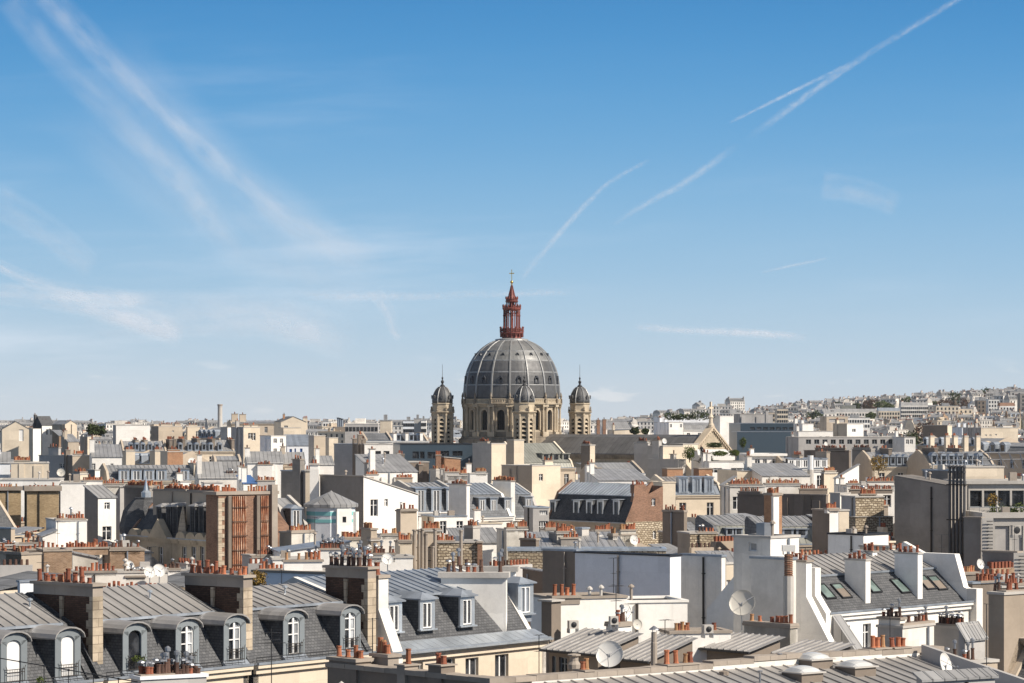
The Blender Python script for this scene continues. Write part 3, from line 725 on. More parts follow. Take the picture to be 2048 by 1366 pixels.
# dome shell in bands between sixteen ribs: each lead panel a piece of its own
shell = MB(); shell.smooth = True; shell.lathe([(r-.12, z) for r, z in prof], 64); dome = shell.obj('dome', 'lead', ch)
bands = [(45.7, 48.9), (49.2, 52.3), (52.6, 55.4), (55.7, 57.9), (58.15, 60.7)]
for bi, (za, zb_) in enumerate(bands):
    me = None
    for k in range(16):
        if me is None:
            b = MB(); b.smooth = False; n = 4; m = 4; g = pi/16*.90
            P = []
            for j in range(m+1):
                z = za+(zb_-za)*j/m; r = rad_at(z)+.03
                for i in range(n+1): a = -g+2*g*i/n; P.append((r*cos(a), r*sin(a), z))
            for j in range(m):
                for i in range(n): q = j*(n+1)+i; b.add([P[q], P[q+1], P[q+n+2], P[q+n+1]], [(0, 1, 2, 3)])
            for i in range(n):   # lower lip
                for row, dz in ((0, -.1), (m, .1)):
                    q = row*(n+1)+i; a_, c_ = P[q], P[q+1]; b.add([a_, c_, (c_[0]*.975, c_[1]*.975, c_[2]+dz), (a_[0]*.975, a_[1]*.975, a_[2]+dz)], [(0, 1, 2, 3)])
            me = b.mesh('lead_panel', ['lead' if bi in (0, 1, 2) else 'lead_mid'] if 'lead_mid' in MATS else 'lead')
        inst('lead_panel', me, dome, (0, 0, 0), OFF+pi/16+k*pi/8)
for z0 in (49.05, 52.45, 55.55, 58.02):
    b = MB(); r = rad_at(z0)+.1; b.lathe([(r-.2, z0-.2), (r+.04, z0-.16), (r+.0, z0+.16), (r-.3, z0+.2)], 64); b.obj('moulding', 'lead_light', dome)
me = None; b = MB()
zz = [45.3+(61.0-45.3)*i/26 for i in range(27)]
for i in range(26):
    for sgn in (0,):
        r0, r1 = rad_at(zz[i]), rad_at(zz[i+1]); w0, w1 = .13+.17*r0/13, .13+.17*r1/13
        e = .3
        b.add([(r0-.2, -w0, zz[i]), (r0+e, -w0*.6, zz[i]), (r0+e, w0*.6, zz[i]), (r0-.2, w0, zz[i]), (r1-.2, -w1, zz[i+1]), (r1+e, -w1*.6, zz[i+1]), (r1+e, w1*.6, zz[i+1]), (r1-.2, w1, zz[i+1])],
              [(0, 1, 5, 4), (1, 2, 6, 5), (2, 3, 7, 6)])
rib = b.mesh('rib', 'lead_light')
for k in range(16): inst('rib', rib, dome, (0, 0, 0), OFF+k*pi/8)
def luc(r, z, s):
    b = MB(); 
    pr = []
    for i in range(13): a = -pi*.15+pi*1.3*i/12; pr.append((cos(a)*s, z+sin(a)*s))
    B = len(b.V)
    for (y, zq) in pr:
        for (q, rr) in ((1.0, r-1.2), (1.0, r+.35), (.62, r+.35), (.55, r+.05)): b.V.append((rr, y*q, z+(zq-z)*q))
    for i in range(12):
        for j in range(3): b.Fc.append((B+4*i+j, B+4*i+4+j, B+4*i+5+j, B+4*i+1+j)); b.M.append(0)
    b.box(r-1.0, r+.30, -s, -s*.6, z-s*1.6, z-s*.1); b.box(r-1.0, r+.30, s*.6, s, z-s*1.6, z-s*.1); b.box(r-1, r+.42, -s*1.25, s*1.25, z-s*1.9, z-s*1.6); b.box(r-1, r+.4, -s*.35, s*.35, z+s*.95, z+s*1.35)
    g = MB(); g.lathe([(s*.6, 0), (s*.6, .01)], 12); g.V = [(r+.06, v[0], z+v[1]) for v in g.V]
    return b.mesh('lucarne', 'lead_dark' if 'lead_dark' in MATS else 'lead'), g.mesh('pane', 'opening_dark')
for (z, s, r) in ((50.6, .62, rad_at(50.6)), (57.0, .42, rad_at(57.0)-.1)):
    A, G = luc(r, z, s)
    for k in range(16):
        o = inst('lucarne', A, dome, (0, 0, 0), OFF+pi/16+k*pi/8)
        inst('oculus', G, dome, (0, 0, 0), OFF+pi/16+k*pi/8)
# drum
b = MB(); n = 16; rw = 12.55
for k in range(n):
    a0 = OFF+k*pi/8; a1 = a0+pi/8; c0 = Vector((cos((a0+a1)/2), sin((a0+a1)/2), 0)); tn = Vector((-c0.y, c0.x, 0)); hw = rw*sin(pi/16); ap = rw*cos(pi/16)
    ow, zb0, zs = 1.02, 37.1, 41.4
    def Q(t_, z, ins=0): p = c0*(ap-ins)+tn*t_; return (p.x, p.y, z)
    b.quad(Q(-hw, 35), Q(hw, 35), Q(hw, zb0), Q(-hw, zb0)); b.quad(Q(-hw, zb0), Q(-ow, zb0), Q(-ow, zs), Q(-hw, zs)); b.quad(Q(ow, zb0), Q(hw, zb0), Q(hw, zs), Q(ow, zs))
    m = 8; top = 43.4
    for i in range(m):
        x0, x1 = -ow+2*ow*i/m, -ow+2*ow*(i+1)/m; h0, h1 = zs+sqrt(max(0, ow*ow-x0*x0)), zs+sqrt(max(0, ow*ow-x1*x1))
        b.quad(Q(x0, h0), Q(x1, h1), Q(x1, top), Q(x0, top)); b.quad(Q(x0, h0), Q(x1, h1), Q(x1, h1, .6), Q(x0, h0, .6))
    b.quad(Q(-hw, zs), Q(-ow, zs), Q(-ow, top), Q(-hw, top)); b.quad(Q(ow, zs), Q(hw, zs), Q(hw, top), Q(ow, top))
    for x in (-ow, ow): b.quad(Q(x, zb0), Q(x, zs), Q(x, zs, .6), Q(x, zb0, .6))
    b.quad(Q(-ow, zb0), Q(ow, zb0), Q(ow, zb0, .6), Q(-ow, zb0, .6))
drum = b.obj('drum', 'stone', ch)
wb = MB(); hw_ = 1.02; wb.box(11.62, 11.68, -hw_, hw_, 37.1, 42.45); wme = wb.mesh('window', 'opening_dark')
ab = MB()   # archivolt round the window head
for i in range(12):
    a0, a1 = pi*i/12, pi*(i+1)/12
    for (ri, ro, rx) in ((1.06, 1.34, 12.5),):
        p = [(rx, cos(a)*q, 41.4+sin(a)*q) for a in (a0, a1) for q in (ri, ro)]
        ab.add(p+[(rx-.3, y, z) for _, y, z in p], [(0, 1, 3, 2), (1, 5, 7, 3), (0, 2, 6, 4)])
ab.box(12.1, 12.5, -1.34, -1.06, 37.1, 41.4); ab.box(12.1, 12.5, 1.06, 1.34, 37.1, 41.4)
ame = ab.mesh('archivolt', 'stone_light' if 'stone_light' in MATS else 'stone')
tb = MB()
for y in (-.45, .0, .45): tb.box(11.7, 11.76, y-.04, y+.04, 37.1, 42.3)
for z in (38.4, 39.7, 41.0): tb.box(11.7, 11.76, -1, 1, z-.04, z+.04)
tme = tb.mesh('tracery', 'darkmetal')
pb = MB()
for dy in (-.62, .62): pb.lathe([(.34, 36.6), (.34, 36.9), (.26, 37.0), (.23, 42.6), (.34, 42.9), (.36, 43.2)], 8, 12.9, dy)
pb.box(12.3, 13.35, -1.0, 1.0, 35.2, 36.6); pb.box(12.3, 13.35, -1.0, 1.0, 43.2, 43.9)
pme = pb.mesh('pilaster', 'stone')
ub = MB(); ub.lathe([(.28, 45.1), (.38, 45.3), (.22, 45.6), (.32, 46.1), (.18, 46.6), (.05, 47.1)], 8, 13.2, 0); ub.box(12.9, 13.55, -.32, .32, 43.9, 45.1); ume = ub.mesh('urn', 'stone_dark')
for k in range(16):
    inst('window', wme, drum, (0, 0, 0), OFF+pi/16+k*pi/8); inst('archivolt', ame, drum, (0, 0, 0), OFF+pi/16+k*pi/8); inst('tracery', tme, drum, (0, 0, 0), OFF+pi/16+k*pi/8)
    inst('pilaster', pme, drum, (0, 0, 0), OFF+k*pi/8); inst('urn', ume, drum, (0, 0, 0), OFF+k*pi/8)
b = MB(); b.lathe([(12.4, 43.2), (12.8, 43.3), (12.9, 43.75), (13.5, 43.9), (13.55, 44.15), (13.0, 44.25), (12.4, 44.3)], 64); b.obj('cornice', 'stone', drum)
b = MB(); b.lathe([(12.95, 44.26), (13.1, 44.3), (13.1, 44.55), (12.98, 44.6), (12.98, 45.1), (13.12, 45.15), (13.12, 45.35), (12.7, 45.4), (12.7, 44.26)], 64); b.obj('parapet', 'stone', drum)
b = MB()
for i in range(128): a = 2*pi*i/128; b.box(0, 0, 0, 0, 0, 0) if 0 else b.lathe([(.07, 44.62), (.11, 44.8), (.07, 45.1)], 4, 13.06*cos(a), 13.06*sin(a))
b.obj('balusters', 'stone', drum, kind='stuff')
b = MB(); b.lathe([(14.2, 30), (14.2, 34.6), (13.9, 34.8), (13.6, 35.0), (13.6, 35.3), (12.6, 35.5), (12.4, 36.6), (12.2, 36.6)], 64); b.obj('drum_base', 'stone_dark', ch)
# lower body of the crossing and pavilion walls
b = MB(); b.box(-17, 17, -17, 17, 0, 30.5); o = b.obj('crossing', 'stone_dark', ch); o.rotation_euler = (0, 0, radians(-35))
b = MB(); b.add([(-17.2, -17.2, 30.5), (17.2, -17.2, 30.5), (17.2, 17.2, 30.5), (-17.2, 17.2, 30.5), (0, 0, 36)], [(0, 1, 4), (1, 2, 4), (2, 3, 4), (3, 0, 4)]); o = b.obj('crossing_roof', 'lead', ch); o.rotation_euler = (0, 0, radians(-35))
# lantern
def zl(y): return 40-((530+y/8.04)-838)/S
b = MB(); b.lathe([(4.9, 60.7), (4.5, 61.0), (4.4, 61.35), (3.0, 61.6)], 48); b.obj('dome_collar', 'lead_light', ch)
b = MB(); b.lathe([(2.75, 61.3), (2.6, 61.8), (2.55, 62.3), (2.95, 62.7), (3.15, 62.95), (3.2, 63.0), (3.2, 63.25), (2.4, 63.3), (2.2, 63.3)], 16); lan = b.obj('lantern', 'red_iron', ch)
me = None; b = MB(); b.box(2.45, 3.15, -.09, .09, 61.9, 62.9); b.prism([(0, 0)]*3, 0, 0) if 0 else None; me = b.mesh('bracket', 'red_iron')
for k in range(16): inst('bracket', me, lan, (0, 0, 0), OFF+k*pi/8)
b = MB()
for k in range(16):
    a = OFF+k*pi/8
    b.lathe([(.11, 63.25), (.11, 64.3), (.2, 64.5), (.03, 64.8)], 4, 3.12*cos(a), 3.12*sin(a))
    for j in range(1, 4): a2 = a+j*pi/32; b.lathe([(.05, 63.25), (.05, 64.15)], 3, 3.1*cos(a2), 3.1*sin(a2))
b.lathe([(3.02, 64.1), (3.18, 64.1), (3.18, 64.25), (3.02, 64.25)], 16); b.lathe([(3.05, 63.5), (3.1, 63.5), (3.1, 63.95), (3.05, 63.95)], 16); b.obj('gallery_railing', 'red_iron', lan)
cb = MB(); cb.lathe([(.2, 63.3), (.2, 63.7), (.115, 63.8), (.105, 67.4), (.19, 67.6), (.19, 67.8), (.11, 67.9), (.11, 69.1), (.2, 69.3)], 6, 2.2, 0)
cb.lathe([(.13, 63.3), (.09, 63.8), (.085, 67.4), (.15, 67.7), (.09, 69.1)], 6, 2.05, .42); cb.lathe([(.13, 63.3), (.09, 63.8), (.085, 67.4), (.15, 67.7), (.09, 69.1)], 6, 2.05, -.42)
cme = cb.mesh('column', 'red_iron')
for k in range(8): inst('column', cme, lan, (0, 0, 0), OFF+pi/8*.5+k*pi/4)
ib = MB()
for k in range(8): a = OFF+k*pi/4; ib.lathe([(.09, 63.3), (.09, 69.2)], 5, 1.15*cos(a), 1.15*sin(a))
ib.lathe([(.35, 63.3), (.35, 69.2)], 8); ib.obj('stair_column', 'red_iron', lan)
b = MB()
for k in range(8):       # arches under the cornice
    a = OFF+pi/16+k*pi/4
    for s in (-1, 1):
        p = Vector((2.2*cos(a), 2.2*sin(a), 68.0)); q = Vector((2.25*cos(a+s*pi/8), 2.25*sin(a+s*pi/8), 69.2)); b.tube(tuple(p), tuple(q), .1, 4)
b.obj('arches', 'red_iron', lan)
b = MB(); b.lathe([(2.1, 69.1), (2.35, 69.2), (2.5, 69.5), (2.52, 69.75), (1.5, 69.9)], 16); b.obj('cornice', 'red_iron', lan)
b = MB()
for k in range(16):
    a = OFF+k*pi/8; b.lathe([(.16, 69.7), (.1, 70.0), (.2, 70.3), (.03, 70.75)], 4, 2.38*cos(a), 2.38*sin(a)); b.lathe([(.09, 69.7), (.1, 70.25)], 4, 2.3*cos(a+pi/16), 2.3*sin(a+pi/16))
    b.lathe([(.13, 72.1), (.16, 72.5), (.02, 72.9)], 4, 1.6*cos(a), 1.6*sin(a))
b.obj('finials', 'red_iron', lan)
b = MB()
for k in range(8): a = OFF+k*pi/4; b.lathe([(.16, 69.8), (.14, 71.3)], 5, 1.4*cos(a), 1.4*sin(a))
b.lathe([(.7, 69.8), (.7, 71.4)], 8); b.lathe([(1.55, 71.2), (1.7, 71.4), (1.72, 71.65), (1.6, 71.7), (1.6, 72.05), (1.7, 72.1), (1.2, 72.2)], 16); b.obj('upper_stage', 'red_iron', lan)
b = MB(); b.lathe([(1.12, 72.1), (.8, 73.2), (.45, 74.6), (.24, 75.6), (.3, 75.75), (.12, 75.9)], 8)
for k in range(8):
    a = OFF+k*pi/4
    for (r0, z0), (r1, z1) in (((1.15, 72.1), (.83, 73.2)), ((.83, 73.2), (.48, 74.6)), ((.48, 74.6), (.27, 75.6))): b.tube((r0*cos(a), r0*sin(a), z0), (r1*cos(a), r1*sin(a), z1), .07, 4)
b.obj('spirelet', 'red_iron', lan)
b = MB(); b.smooth = True; b.lathe([(.1, 75.8), (.22, 76.0), (.12, 76.2)]+[(.42*sin(pi*i/8), 76.65-.42*cos(pi*i/8)) for i in range(1, 8)]+[(.1, 77.1)], 12); b.obj('orb', 'gold', lan)
b = MB(); b.box(-.09, .09, -.07, .07, 77.0, 79.85); b.box(-.55, .55, -.07, .07, 78.9, 79.12)
for x in (-.55, .55): b.lathe([(.05, 78.85), (.14, 79.0), (.05, 79.17)], 6, x, 0)
b.lathe([(.05, 79.75), (.14, 79.9), (.03, 80.05)], 6); b.obj('cross', 'gold', lan)
# four corner towers
def tower(x, y):
    t_ = MB(); r = 2.85
    # octagonal shaft with arched openings
    o = None
    b = MB(); b.lathe([(3.3, 0), (3.3, 29.5), (3.5, 29.8), (3.5, 30.2), (3.0, 30.4), (2.9, 32.2)], 8, x, y, ph=OFF+pi/8)
    b.lathe([(2.2, 32.0), (2.2, 41.5)], 8, x, y, ph=OFF+pi/8, mi=1)
    b.lathe([(2.9, 41.2), (3.15, 41.5), (3.45, 41.75), (3.5, 42.0), (2.95, 42.1), (2.85, 42.2), (2.85, 43.9), (3.05, 44.0), (3.05, 44.25), (2.6, 44.3)], 8, x, y, ph=OFF+pi/8)
    w = b.obj('tower', ['stone', 'opening_dark'], ch)
    for k in range(8):
        a = OFF+k*pi/4; ap = r*cos(pi/8); hw = r*sin(pi/8); ow = .55; zs = 39.6; z0 = 32.2; z1 = 41.3
        c = Vector((cos(a), sin(a), 0)); tn = Vector((-c.y, c.x, 0))
        f = MB()
        def Q(t_, z, ins=0): p = c*(ap-ins)+tn*t_; return (x+p.x, y+p.y, z)
        for s in (-1, 1):
            f.quad(Q(s*hw, z0), Q(s*ow, z0), Q(s*ow, zs), Q(s*hw, zs)); f.quad(Q(s*hw, zs), Q(s*ow, zs), Q(s*ow, z1), Q(s*hw, z1)); f.quad(Q(s*ow, z0), Q(s*ow, zs), Q(s*ow, zs, .45), Q(s*ow, z0, .45))
        for i in range(6):
            x0, x1 = -ow+2*ow*i/6, -ow+2*ow*(i+1)/6; h0, h1 = zs+sqrt(max(0, ow*ow-x0*x0)), zs+sqrt(max(0, ow*ow-x1*x1))
            f.quad(Q(x0, h0), Q(x1, h1), Q(x1, z1), Q(x0, z1)); f.quad(Q(x0, h0), Q(x1, h1), Q(x1, h1, .45), Q(x0, h0, .45))
        f.obj('belfry_face', 'stone', w)
        q = c*(ap+.02)+tn*(hw); b2 = MB(); b2.lathe([(.34, 32.0), (.34, 32.5), (.24, 32.7), (.22, 40.6), (.34, 40.9), (.36, 41.4)], 7, x+q.x, y+q.y); b2.obj('column', 'stone', w)
        if c.y < .45:
            for j in range(6):
                z = 33.2+j*1.15; l = MB(); l.add([Q(-ow, z, .1), Q(ow, z, .1), Q(ow, z+.5, .42), Q(-ow, z+.5, .42), Q(-ow, z+.1, -.02), Q(ow, z+.1, -.02), Q(ow, z+.62, .4), Q(-ow, z+.62, .4)], [(0, 1, 2, 3), (4, 5, 6, 7), (0, 1, 5, 4)]); l.obj('louvre', 'stone', w)
    b = MB(); b.smooth = True; b.lathe([(2.72, 44.3), (2.75, 45.0), (2.6, 46.0), (2.25, 47.0), (1.7, 47.9), (1.05, 48.5), (.6, 48.75)], 24, x, y); cu = b.obj('cupola', 'lead', w)
    rb = MB(); pr = [(2.78, 44.3), (2.85, 45.0), (2.7, 46.0), (2.33, 47.0), (1.77, 47.95), (1.08, 48.6)]
    for (r0, z0), (r1, z1) in zip(pr, pr[1:]): rb.add([(r0, -.13, z0), (r0+.12, 0, z0), (r0, .13, z0), (r1, -.13, z1), (r1+.12, 0, z1), (r1, .13, z1)], [(0, 1, 4, 3), (1, 2, 5, 4)])
    rm = rb.mesh('rib', 'lead_light')
    for k in range(8): inst('rib', rm, w, (x, y, 0), OFF+pi/8+k*pi/4)
    lb = MB(); lb.box(2.2, 2.95, -.28, .28, 45.4, 46.0); lb.prism([(-.32, 46.0), (.32, 46.0), (0, 46.35)], 2.2, 3.0); lm = lb.mesh('lucarne', 'lead')
    for k in range(8): inst('lucarne', lm, w, (x, y, 0), OFF+k*pi/4)
    b = MB(); b.smooth = True; b.lathe([(.62, 48.7), (.75, 48.8), (.4, 49.1), (.2, 49.4), (.35, 49.6), (.42, 49.9), (.35, 50.2), (.12, 50.4), (.2, 50.7), (.26, 50.9), (.2, 51.1), (.06, 51.3), (.04, 54.6)], 10, x, y); b.obj('finial', 'darkmetal', w)
    for k in range(8):
        a = OFF+pi/8+k*pi/4; u = MB(); u.lathe([(.2, 42.05), (.28, 42.4), (.12, 42.7), (.2, 43.0), (.04, 43.4)], 6, x+3.15*cos(a), y+3.15*sin(a)); u.obj('urn', 'stone_dark', w)
for (x, y) in ((-18.5, -3.0), (18.3, 3.0), (3.3, -18.4), (-3.3, 18.4)): tower(x, y)
# nave, heading right and towards the viewer
b = MB(); ax = radians(-35); NL = 62.0; hw = 8.4
nv = MB(); nv.box(8, NL, -hw-3.2, hw+3.2, 0, 28.6); nv.box(8, NL-.8, -hw, hw, 28.6, 31.0); o = nv.obj('nave', 'stone', ch); o.rotation_euler = (0, 0, ax)
b = MB(); ze_, zr_ = 31.0, 36.0
prf = [(-hw-.7, 30.9), (-hw-.7, 31.1), (-hw*.66, 33.6), (-hw*.33, 35.3), (0, 36.0), (hw*.33, 35.3), (hw*.66, 33.6), (hw+.7, 31.1), (hw+.7, 30.9)]
b.prism(prf, 6, NL-.9); o = b.obj('nave_roof', 'naveroof' if 'naveroof' in MATS else 'lead', ch); o.rotation_euler = (0, 0, ax)
b = MB(); b.box(8, NL-.9, -hw-.75, -hw+.02, 30.35, 30.88); b.box(8, NL-.9, -hw-.45, -hw+.02, 29.7, 30.34)
for i in range(70): b.box(9+i*.74, 9.35+i*.74, -hw-.62, -hw-.46, 29.95, 30.33)
o = b.obj('nave_cornice', 'stone_dark', ch); o.rotation_euler = (0, 0, ax)
b = MB(); b.prism([(-hw-1.2, 0), (hw+1.2, 0), (hw+1.2, 31.2), (0, 37.4), (-hw-1.2, 31.2)], NL-.9, NL+.3)
g = b.obj('gable', 'stone', ch); g.rotation_euler = (0, 0, ax)
for s in (-1, 1):
    r_ = MB(); A = [(s*(hw+1.7), 31.1), (0, 37.6), (0, 38.2), (s*(hw+2.1), 31.3)]; r_.prism(A, NL-1.1, NL+.9)
    for i in range(12): t0 = (i+.2)/12; t1 = t0+.05; y0, z0 = s*(hw+1.2)*(1-t0), 30.7+6.4*t0; y1, z1 = s*(hw+1.2)*(1-t1), 30.7+6.4*t1; r_.prism([(y0, z0), (y1, z1), (y1, z1+.45), (y0, z0+.45)], NL+.3, NL+.75)
    r_.obj('raking_cornice', 'stone_light', g)
b = MB(); b.lathe([(.7, 37.8), (.8, 38.6), (.55, 38.7), (.5, 40.2), (.75, 40.4), (.4, 41.2), (.3, 41.4)], 8, NL, 0); b.box(NL-.22, NL+.22, -.25, .25, 41.2, 44.4); b.box(NL-.2, NL+.2, -1.05, 1.05, 42.6, 43.1); b.obj('cross', 'cream', g)
# ------------------------------------------------------------------ row helpers: every building at its own distance
def uR(L, px, v=0): return L._u(px, v)
def vL(L, px, u=0): return L._v(px, u)
def px_seed(a, b): return a*13+b*7
def B(label, pxL, pxC, pxR, py, Y, a=48, mat='white', V=None, U=None, stacks=(), winsR=(), winsL=(), vb=None, cat='building', group=None, name='building', roof='flat', pyE=None, dz=None, near=None, base=0.0, **kw):
    L = Fr(pxC, Y, a); V = max(.4, vL(L, pxL)) if (V is None or (a >= 30 and pxC-pxL > 3)) else V; U = U or max(.4, uR(L, pxR)); z = L.z(py)
    near = (Y < 420) if near is None else near
    th = thing(name, label, cat, L, group=group)
    wr = [(uR(L, p[0]), uR(L, p[1]), L.z(p[3], uR(L, p[0])), L.z(p[2], uR(L, p[0]))) for p in winsR]
    wl = [(vL(L, p[0]), vL(L, p[1]), L.z(p[3], 0, vL(L, p[0])), L.z(p[2], 0, vL(L, p[0]))) for p in winsL]
    wl = [(min(a_, b_), max(a_, b_), c, d_) for a_, b_, c, d_ in wl]
    if not winsR and 200 < Y < 1000 and mat in ('white', 'cream', 'beige', 'white2', 'slab') and U > 3.5 and V > 1:
        rw = random.Random(int(px_seed(pxC, Y)))
        if rw.random() < .6:
            zb0 = z-(.3 if roof in ('flat', 'gu') else .3)-max(0, -(dz or 0))
            if pyE and roof == 'u': zb0 = min(z, L.z(pyE, U, 0))-.3
            for j in range(rw.choice((1, 1, 2))):
                for q in (rw.sample((.2, .42, .62, .82), rw.choice((1, 2, 2)))): c_ = q*U; w_ = rw.choice((.3, .45, .55)); zt_ = zb0-.9-j*2.9; wr.append((c_-w_, c_+w_, zt_-rw.choice((.8, 1.3, 1.6)), zt_))
    if dz is None:
        dz = 0
        if roof == 'u' and pyE: dz = L.z(pyE, U, 0)-z
        if roof == 'v' and pyE: dz = L.z(pyE, 0, V)-z
        if roof == 'gv' and pyE: dz = L.z(pyE, U/2, 0)-z
        if roof == 'gu' and pyE: dz = L.z(pyE, 0, V/2)-z
    block(L, th, U, V, z, mat, roof=roof, dz=dz, winsR=wr, winsL=wl, base=base, seams=(Y < 330), **kw)
    rb_ = random.Random(px_seed(pxC, Y)+3); has = {s[0] for s in stacks}
    if 296 < Y < 1000 and z-base > 5 and mat != 'office' and not any(w_ in label for w_ in ('concrete', 'gable', 'penthouse', 'blank', 'ochre', 'arched')):
        for fc, ln, ws in (('L', V, wl), ('R', U, wr)):
            if ln < 3.2 or (fc == 'R' and (wr or rb_.random() < .45)): continue
            Lq = L if fc == 'R' else L.sib(); q = rb_.uniform(.3, 1.2)
            while q < ln-1.2:
                w_ = rb_.uniform(.5, 1.5)
                if rb_.random() < .62 and not any(h_[0]-.2 < q+w_ and h_[1]+.2 > q for h_ in ws):
                    top = z+(dz if (roof == 'u' and fc == 'R' and dz < 0) or (roof == 'v' and fc == 'L' and dz < 0) else 0)-rb_.choice((.05, .3, .6))
                    up = rb_.random() < .5 and fc not in has
                    if up: top = z+max(dz, 0)*.8+rb_.uniform(.7, 1.5)
                    pb = MB(Lq); pb.box(q, q+w_, -rb_.uniform(.1, .3), .02 if not up else .45, max(base, z-14), top); br = pb.obj('chimney_breast', mat if fc == 'R' else kw.get('matL', mat), th)
                    if up:
                        cb_ = MB(Lq); cb_.box(q-.07, q+w_+.07, -.35, .52, top, top+.12); cb_.obj('cap', 'cap', br); pots(br, Lq, (q+.05, .1), (q+w_-.05, .1), top+.12, max(1, int(w_/.34)), rb_.choice('mtrx'), near)
                q += w_+rb_.uniform(.6, 2.4)
    for s in stacks:
        face, p0, p1, pt_, n, kind = s[:6]; o = s[6] if len(s) > 6 else {}
        t_ = o.get('t', .55); off = o.get('off', .0); m_ = o.get('mat', mat); h0 = o.get('h0', 2.5)
        if face == 'R':
            ua, ub = uR(L, p0, off), uR(L, p1, off); zt = L.z(pt_, ua, off); stack(th, L, ua, ub, off, off+t_, min(z, zt)-h0, zt, m_, n, kind, near, rows=o.get('rows', 1), big=o.get('big', 1))
        else:
            va, vb_ = vL(L, p1, off), vL(L, p0, off); va, vb_ = min(va, vb_), max(va, vb_); zt = L.z(pt_, off, va); stack(th, L, off, off+t_, va, vb_, min(z, zt)-h0, zt, m_, n, kind, near, rows=o.get('rows', 1), big=o.get('big', 1))
    footprint(L, 0, U, 0, V, py, vb or py+(25 if Y < 380 else 17))
    return th, L, U, V, z
def MS(label, pxO, Y, a, px0, px1, pyE, pyB, pyR, sb=1.3, vr=4.2, W=9, swap=False, dorm=(), dk='sq', dpy=None, dh=1.5, dw=1.0, stacks=(), vb=None, rows=1, winkw=None, group=None, near=None, pitch=2.6, cat='building', vfd=.35, dback=1.4, name='building', wins=None, dkw={}, **kw):
    """mansard house. pxO, Y: where the origin of its front line stands; px0..px1: extent of the front; rows py at the middle of the front"""
    L = Fr(pxO, Y, a, swap); ua, ub = L.u(px0), L.u(px1); u0, u1 = min(ua, ub), max(ua, ub); um = (u0+u1)/2 if kw.get('mid', True) else 0; kw.pop('mid', None)
    ze, zb_, zr = L.z(pyE, um, -.3), L.z(pyB, um, sb), L.z(pyR, um, vr)
    near = (Y < 420) if near is None else near
    th = thing(name, label, cat, L, group=group)
    if wins is None: ww = auto_wins(L, u0, u1, ze, rows, pitch=pitch)
    else: ww = [(min(L.u(p[0]), L.u(p[1])), max(L.u(p[0]), L.u(p[1])), L.z(p[3], L.u(p[0])), L.z(p[2], L.u(p[0]))) for p in wins]
    mansard(L, th, u0, u1, W, ze, zb_, sb, zr, vr, wins=ww, win_kw=winkw or {}, **kw)
    for px in dorm:
        kk = {}
        if isinstance(px, tuple): px, kk = px
        uc = L.u(px, vfd); zz = L.z(dpy, uc, vfd) if dpy else ze+.35+(zb_-ze)*.12
        if dk == 'sq': dormer_sq(th, L, uc, vfd, zz, dw, dh, back=dback, near=near, **{**dkw, **kk})
        elif dk == 'arch': dormer_arch(th, L, uc, vfd, zz, dw, dh, back=dback, **{**dkw, **kk})
        else: dormer_small(th, L, uc, vfd, zz, dw, dh, back=dback, **{**dkw, **kk})
    for s in stacks:     # (px of the face towards the viewer, v0, v1, py top, n, kind, opts): party-wall stacks across the roof
        px, v0, v1, pt_, n, kind = s[:6]; o = s[6] if len(s) > 6 else {}
        t_ = o.get('t', .6); us = L.u(px, v0); zt = L.z(pt_, us, v0); stack(th, L, us-t_, us, v0, v1, o.get('z0', ze-.5), zt, o.get('mat', kw.get('party', 'beige')), n, kind, near, rows=o.get('rows', 1), big=o.get('big', 1))
    footprint(L, u0, u1, 0, W, pyR, vb or pyE+8)
    return th, L, u0, u1, ze, zb_, zr

# ------------------------------------------------------------------ the long slate mansard along the bottom left (three houses in one row)
FA = Fr(656, 135, 52)
ZE = FA.z(1321); SB, VR, WF = 2.0, 4.9, 9.5
ZB = FA.z(1223, FA.u(439, SB), SB); ZR = FA.z(1162, FA.u(400, VR), VR)
def brick_stack(th, px, v0, v1, pyt, n, pier=True, t_=.62, kind='r', rows=2):
    """big dark brick stack across the roof with stone quoins, pilaster and band"""
    u1 = FA.u(px, v0); u0 = u1-t_; zt = FA.z(pyt, u1, v0); L = FA
    b = MB(L); b.box(u0+.02, u1-.02, v0+.24, v1, ZE-.2, zt-.45); s = b.obj('chimney_stack', 'brick_dark', th)
    q = MB(L); q.box(u0, u1, v0, v0+.22, ZE-.2, zt-.45)
    z = ZE-.2; i = 0
    while z < zt-.8:
        q.box(u0, u1, v0+.22, v0+(.42 if i % 2 else .28), z, z+.36); z += .365; i += 1
    q.obj('quoins', 'ashlar', s)
    c = MB(L); c.box(u0, u1, v0, v1, zt-.45, zt-.002); c.obj('band', 'cap', s)
    p = MB(L); m_ = v0+(v1-v0)*.52; p.prism([(m_-.16, zt-.5), (m_+.06, zt-.5), (m_-.02, zt-2.6), (m_-.06, zt-2.0)], u0-.1, u0+.02); p.obj('lit_step', 'ashlar', s)  # small projecting step, pale and tapered to paint in a sunlit sliver
    k = MB(L); k.box(u0-.12, u1+.12, v0-.12, v1+.12, zt, zt+.13); k.obj('cap', 'cap', s)
    for r_ in range(rows): pots(s, L, ((u0+u1)/2+(r_-.5)*.34, v0+.1), ((u0+u1)/2+(r_-.5)*.34, v1-.1), zt+.13, n//rows, kind, big=1.1)
    return s
segs = [(-60, 196, 'westernmost'), (206, 497, 'mid'), (507, 752, 'east')]
labs = ['grey zinc and slate mansard house at the bottom left corner with white-blind arched dormers',
        'slate mansard house between the two dark brick chimney stacks, four arched dormers in its roof',
        'slate mansard house with two arched dormers and a low ridge before the pale blue-grey wall']
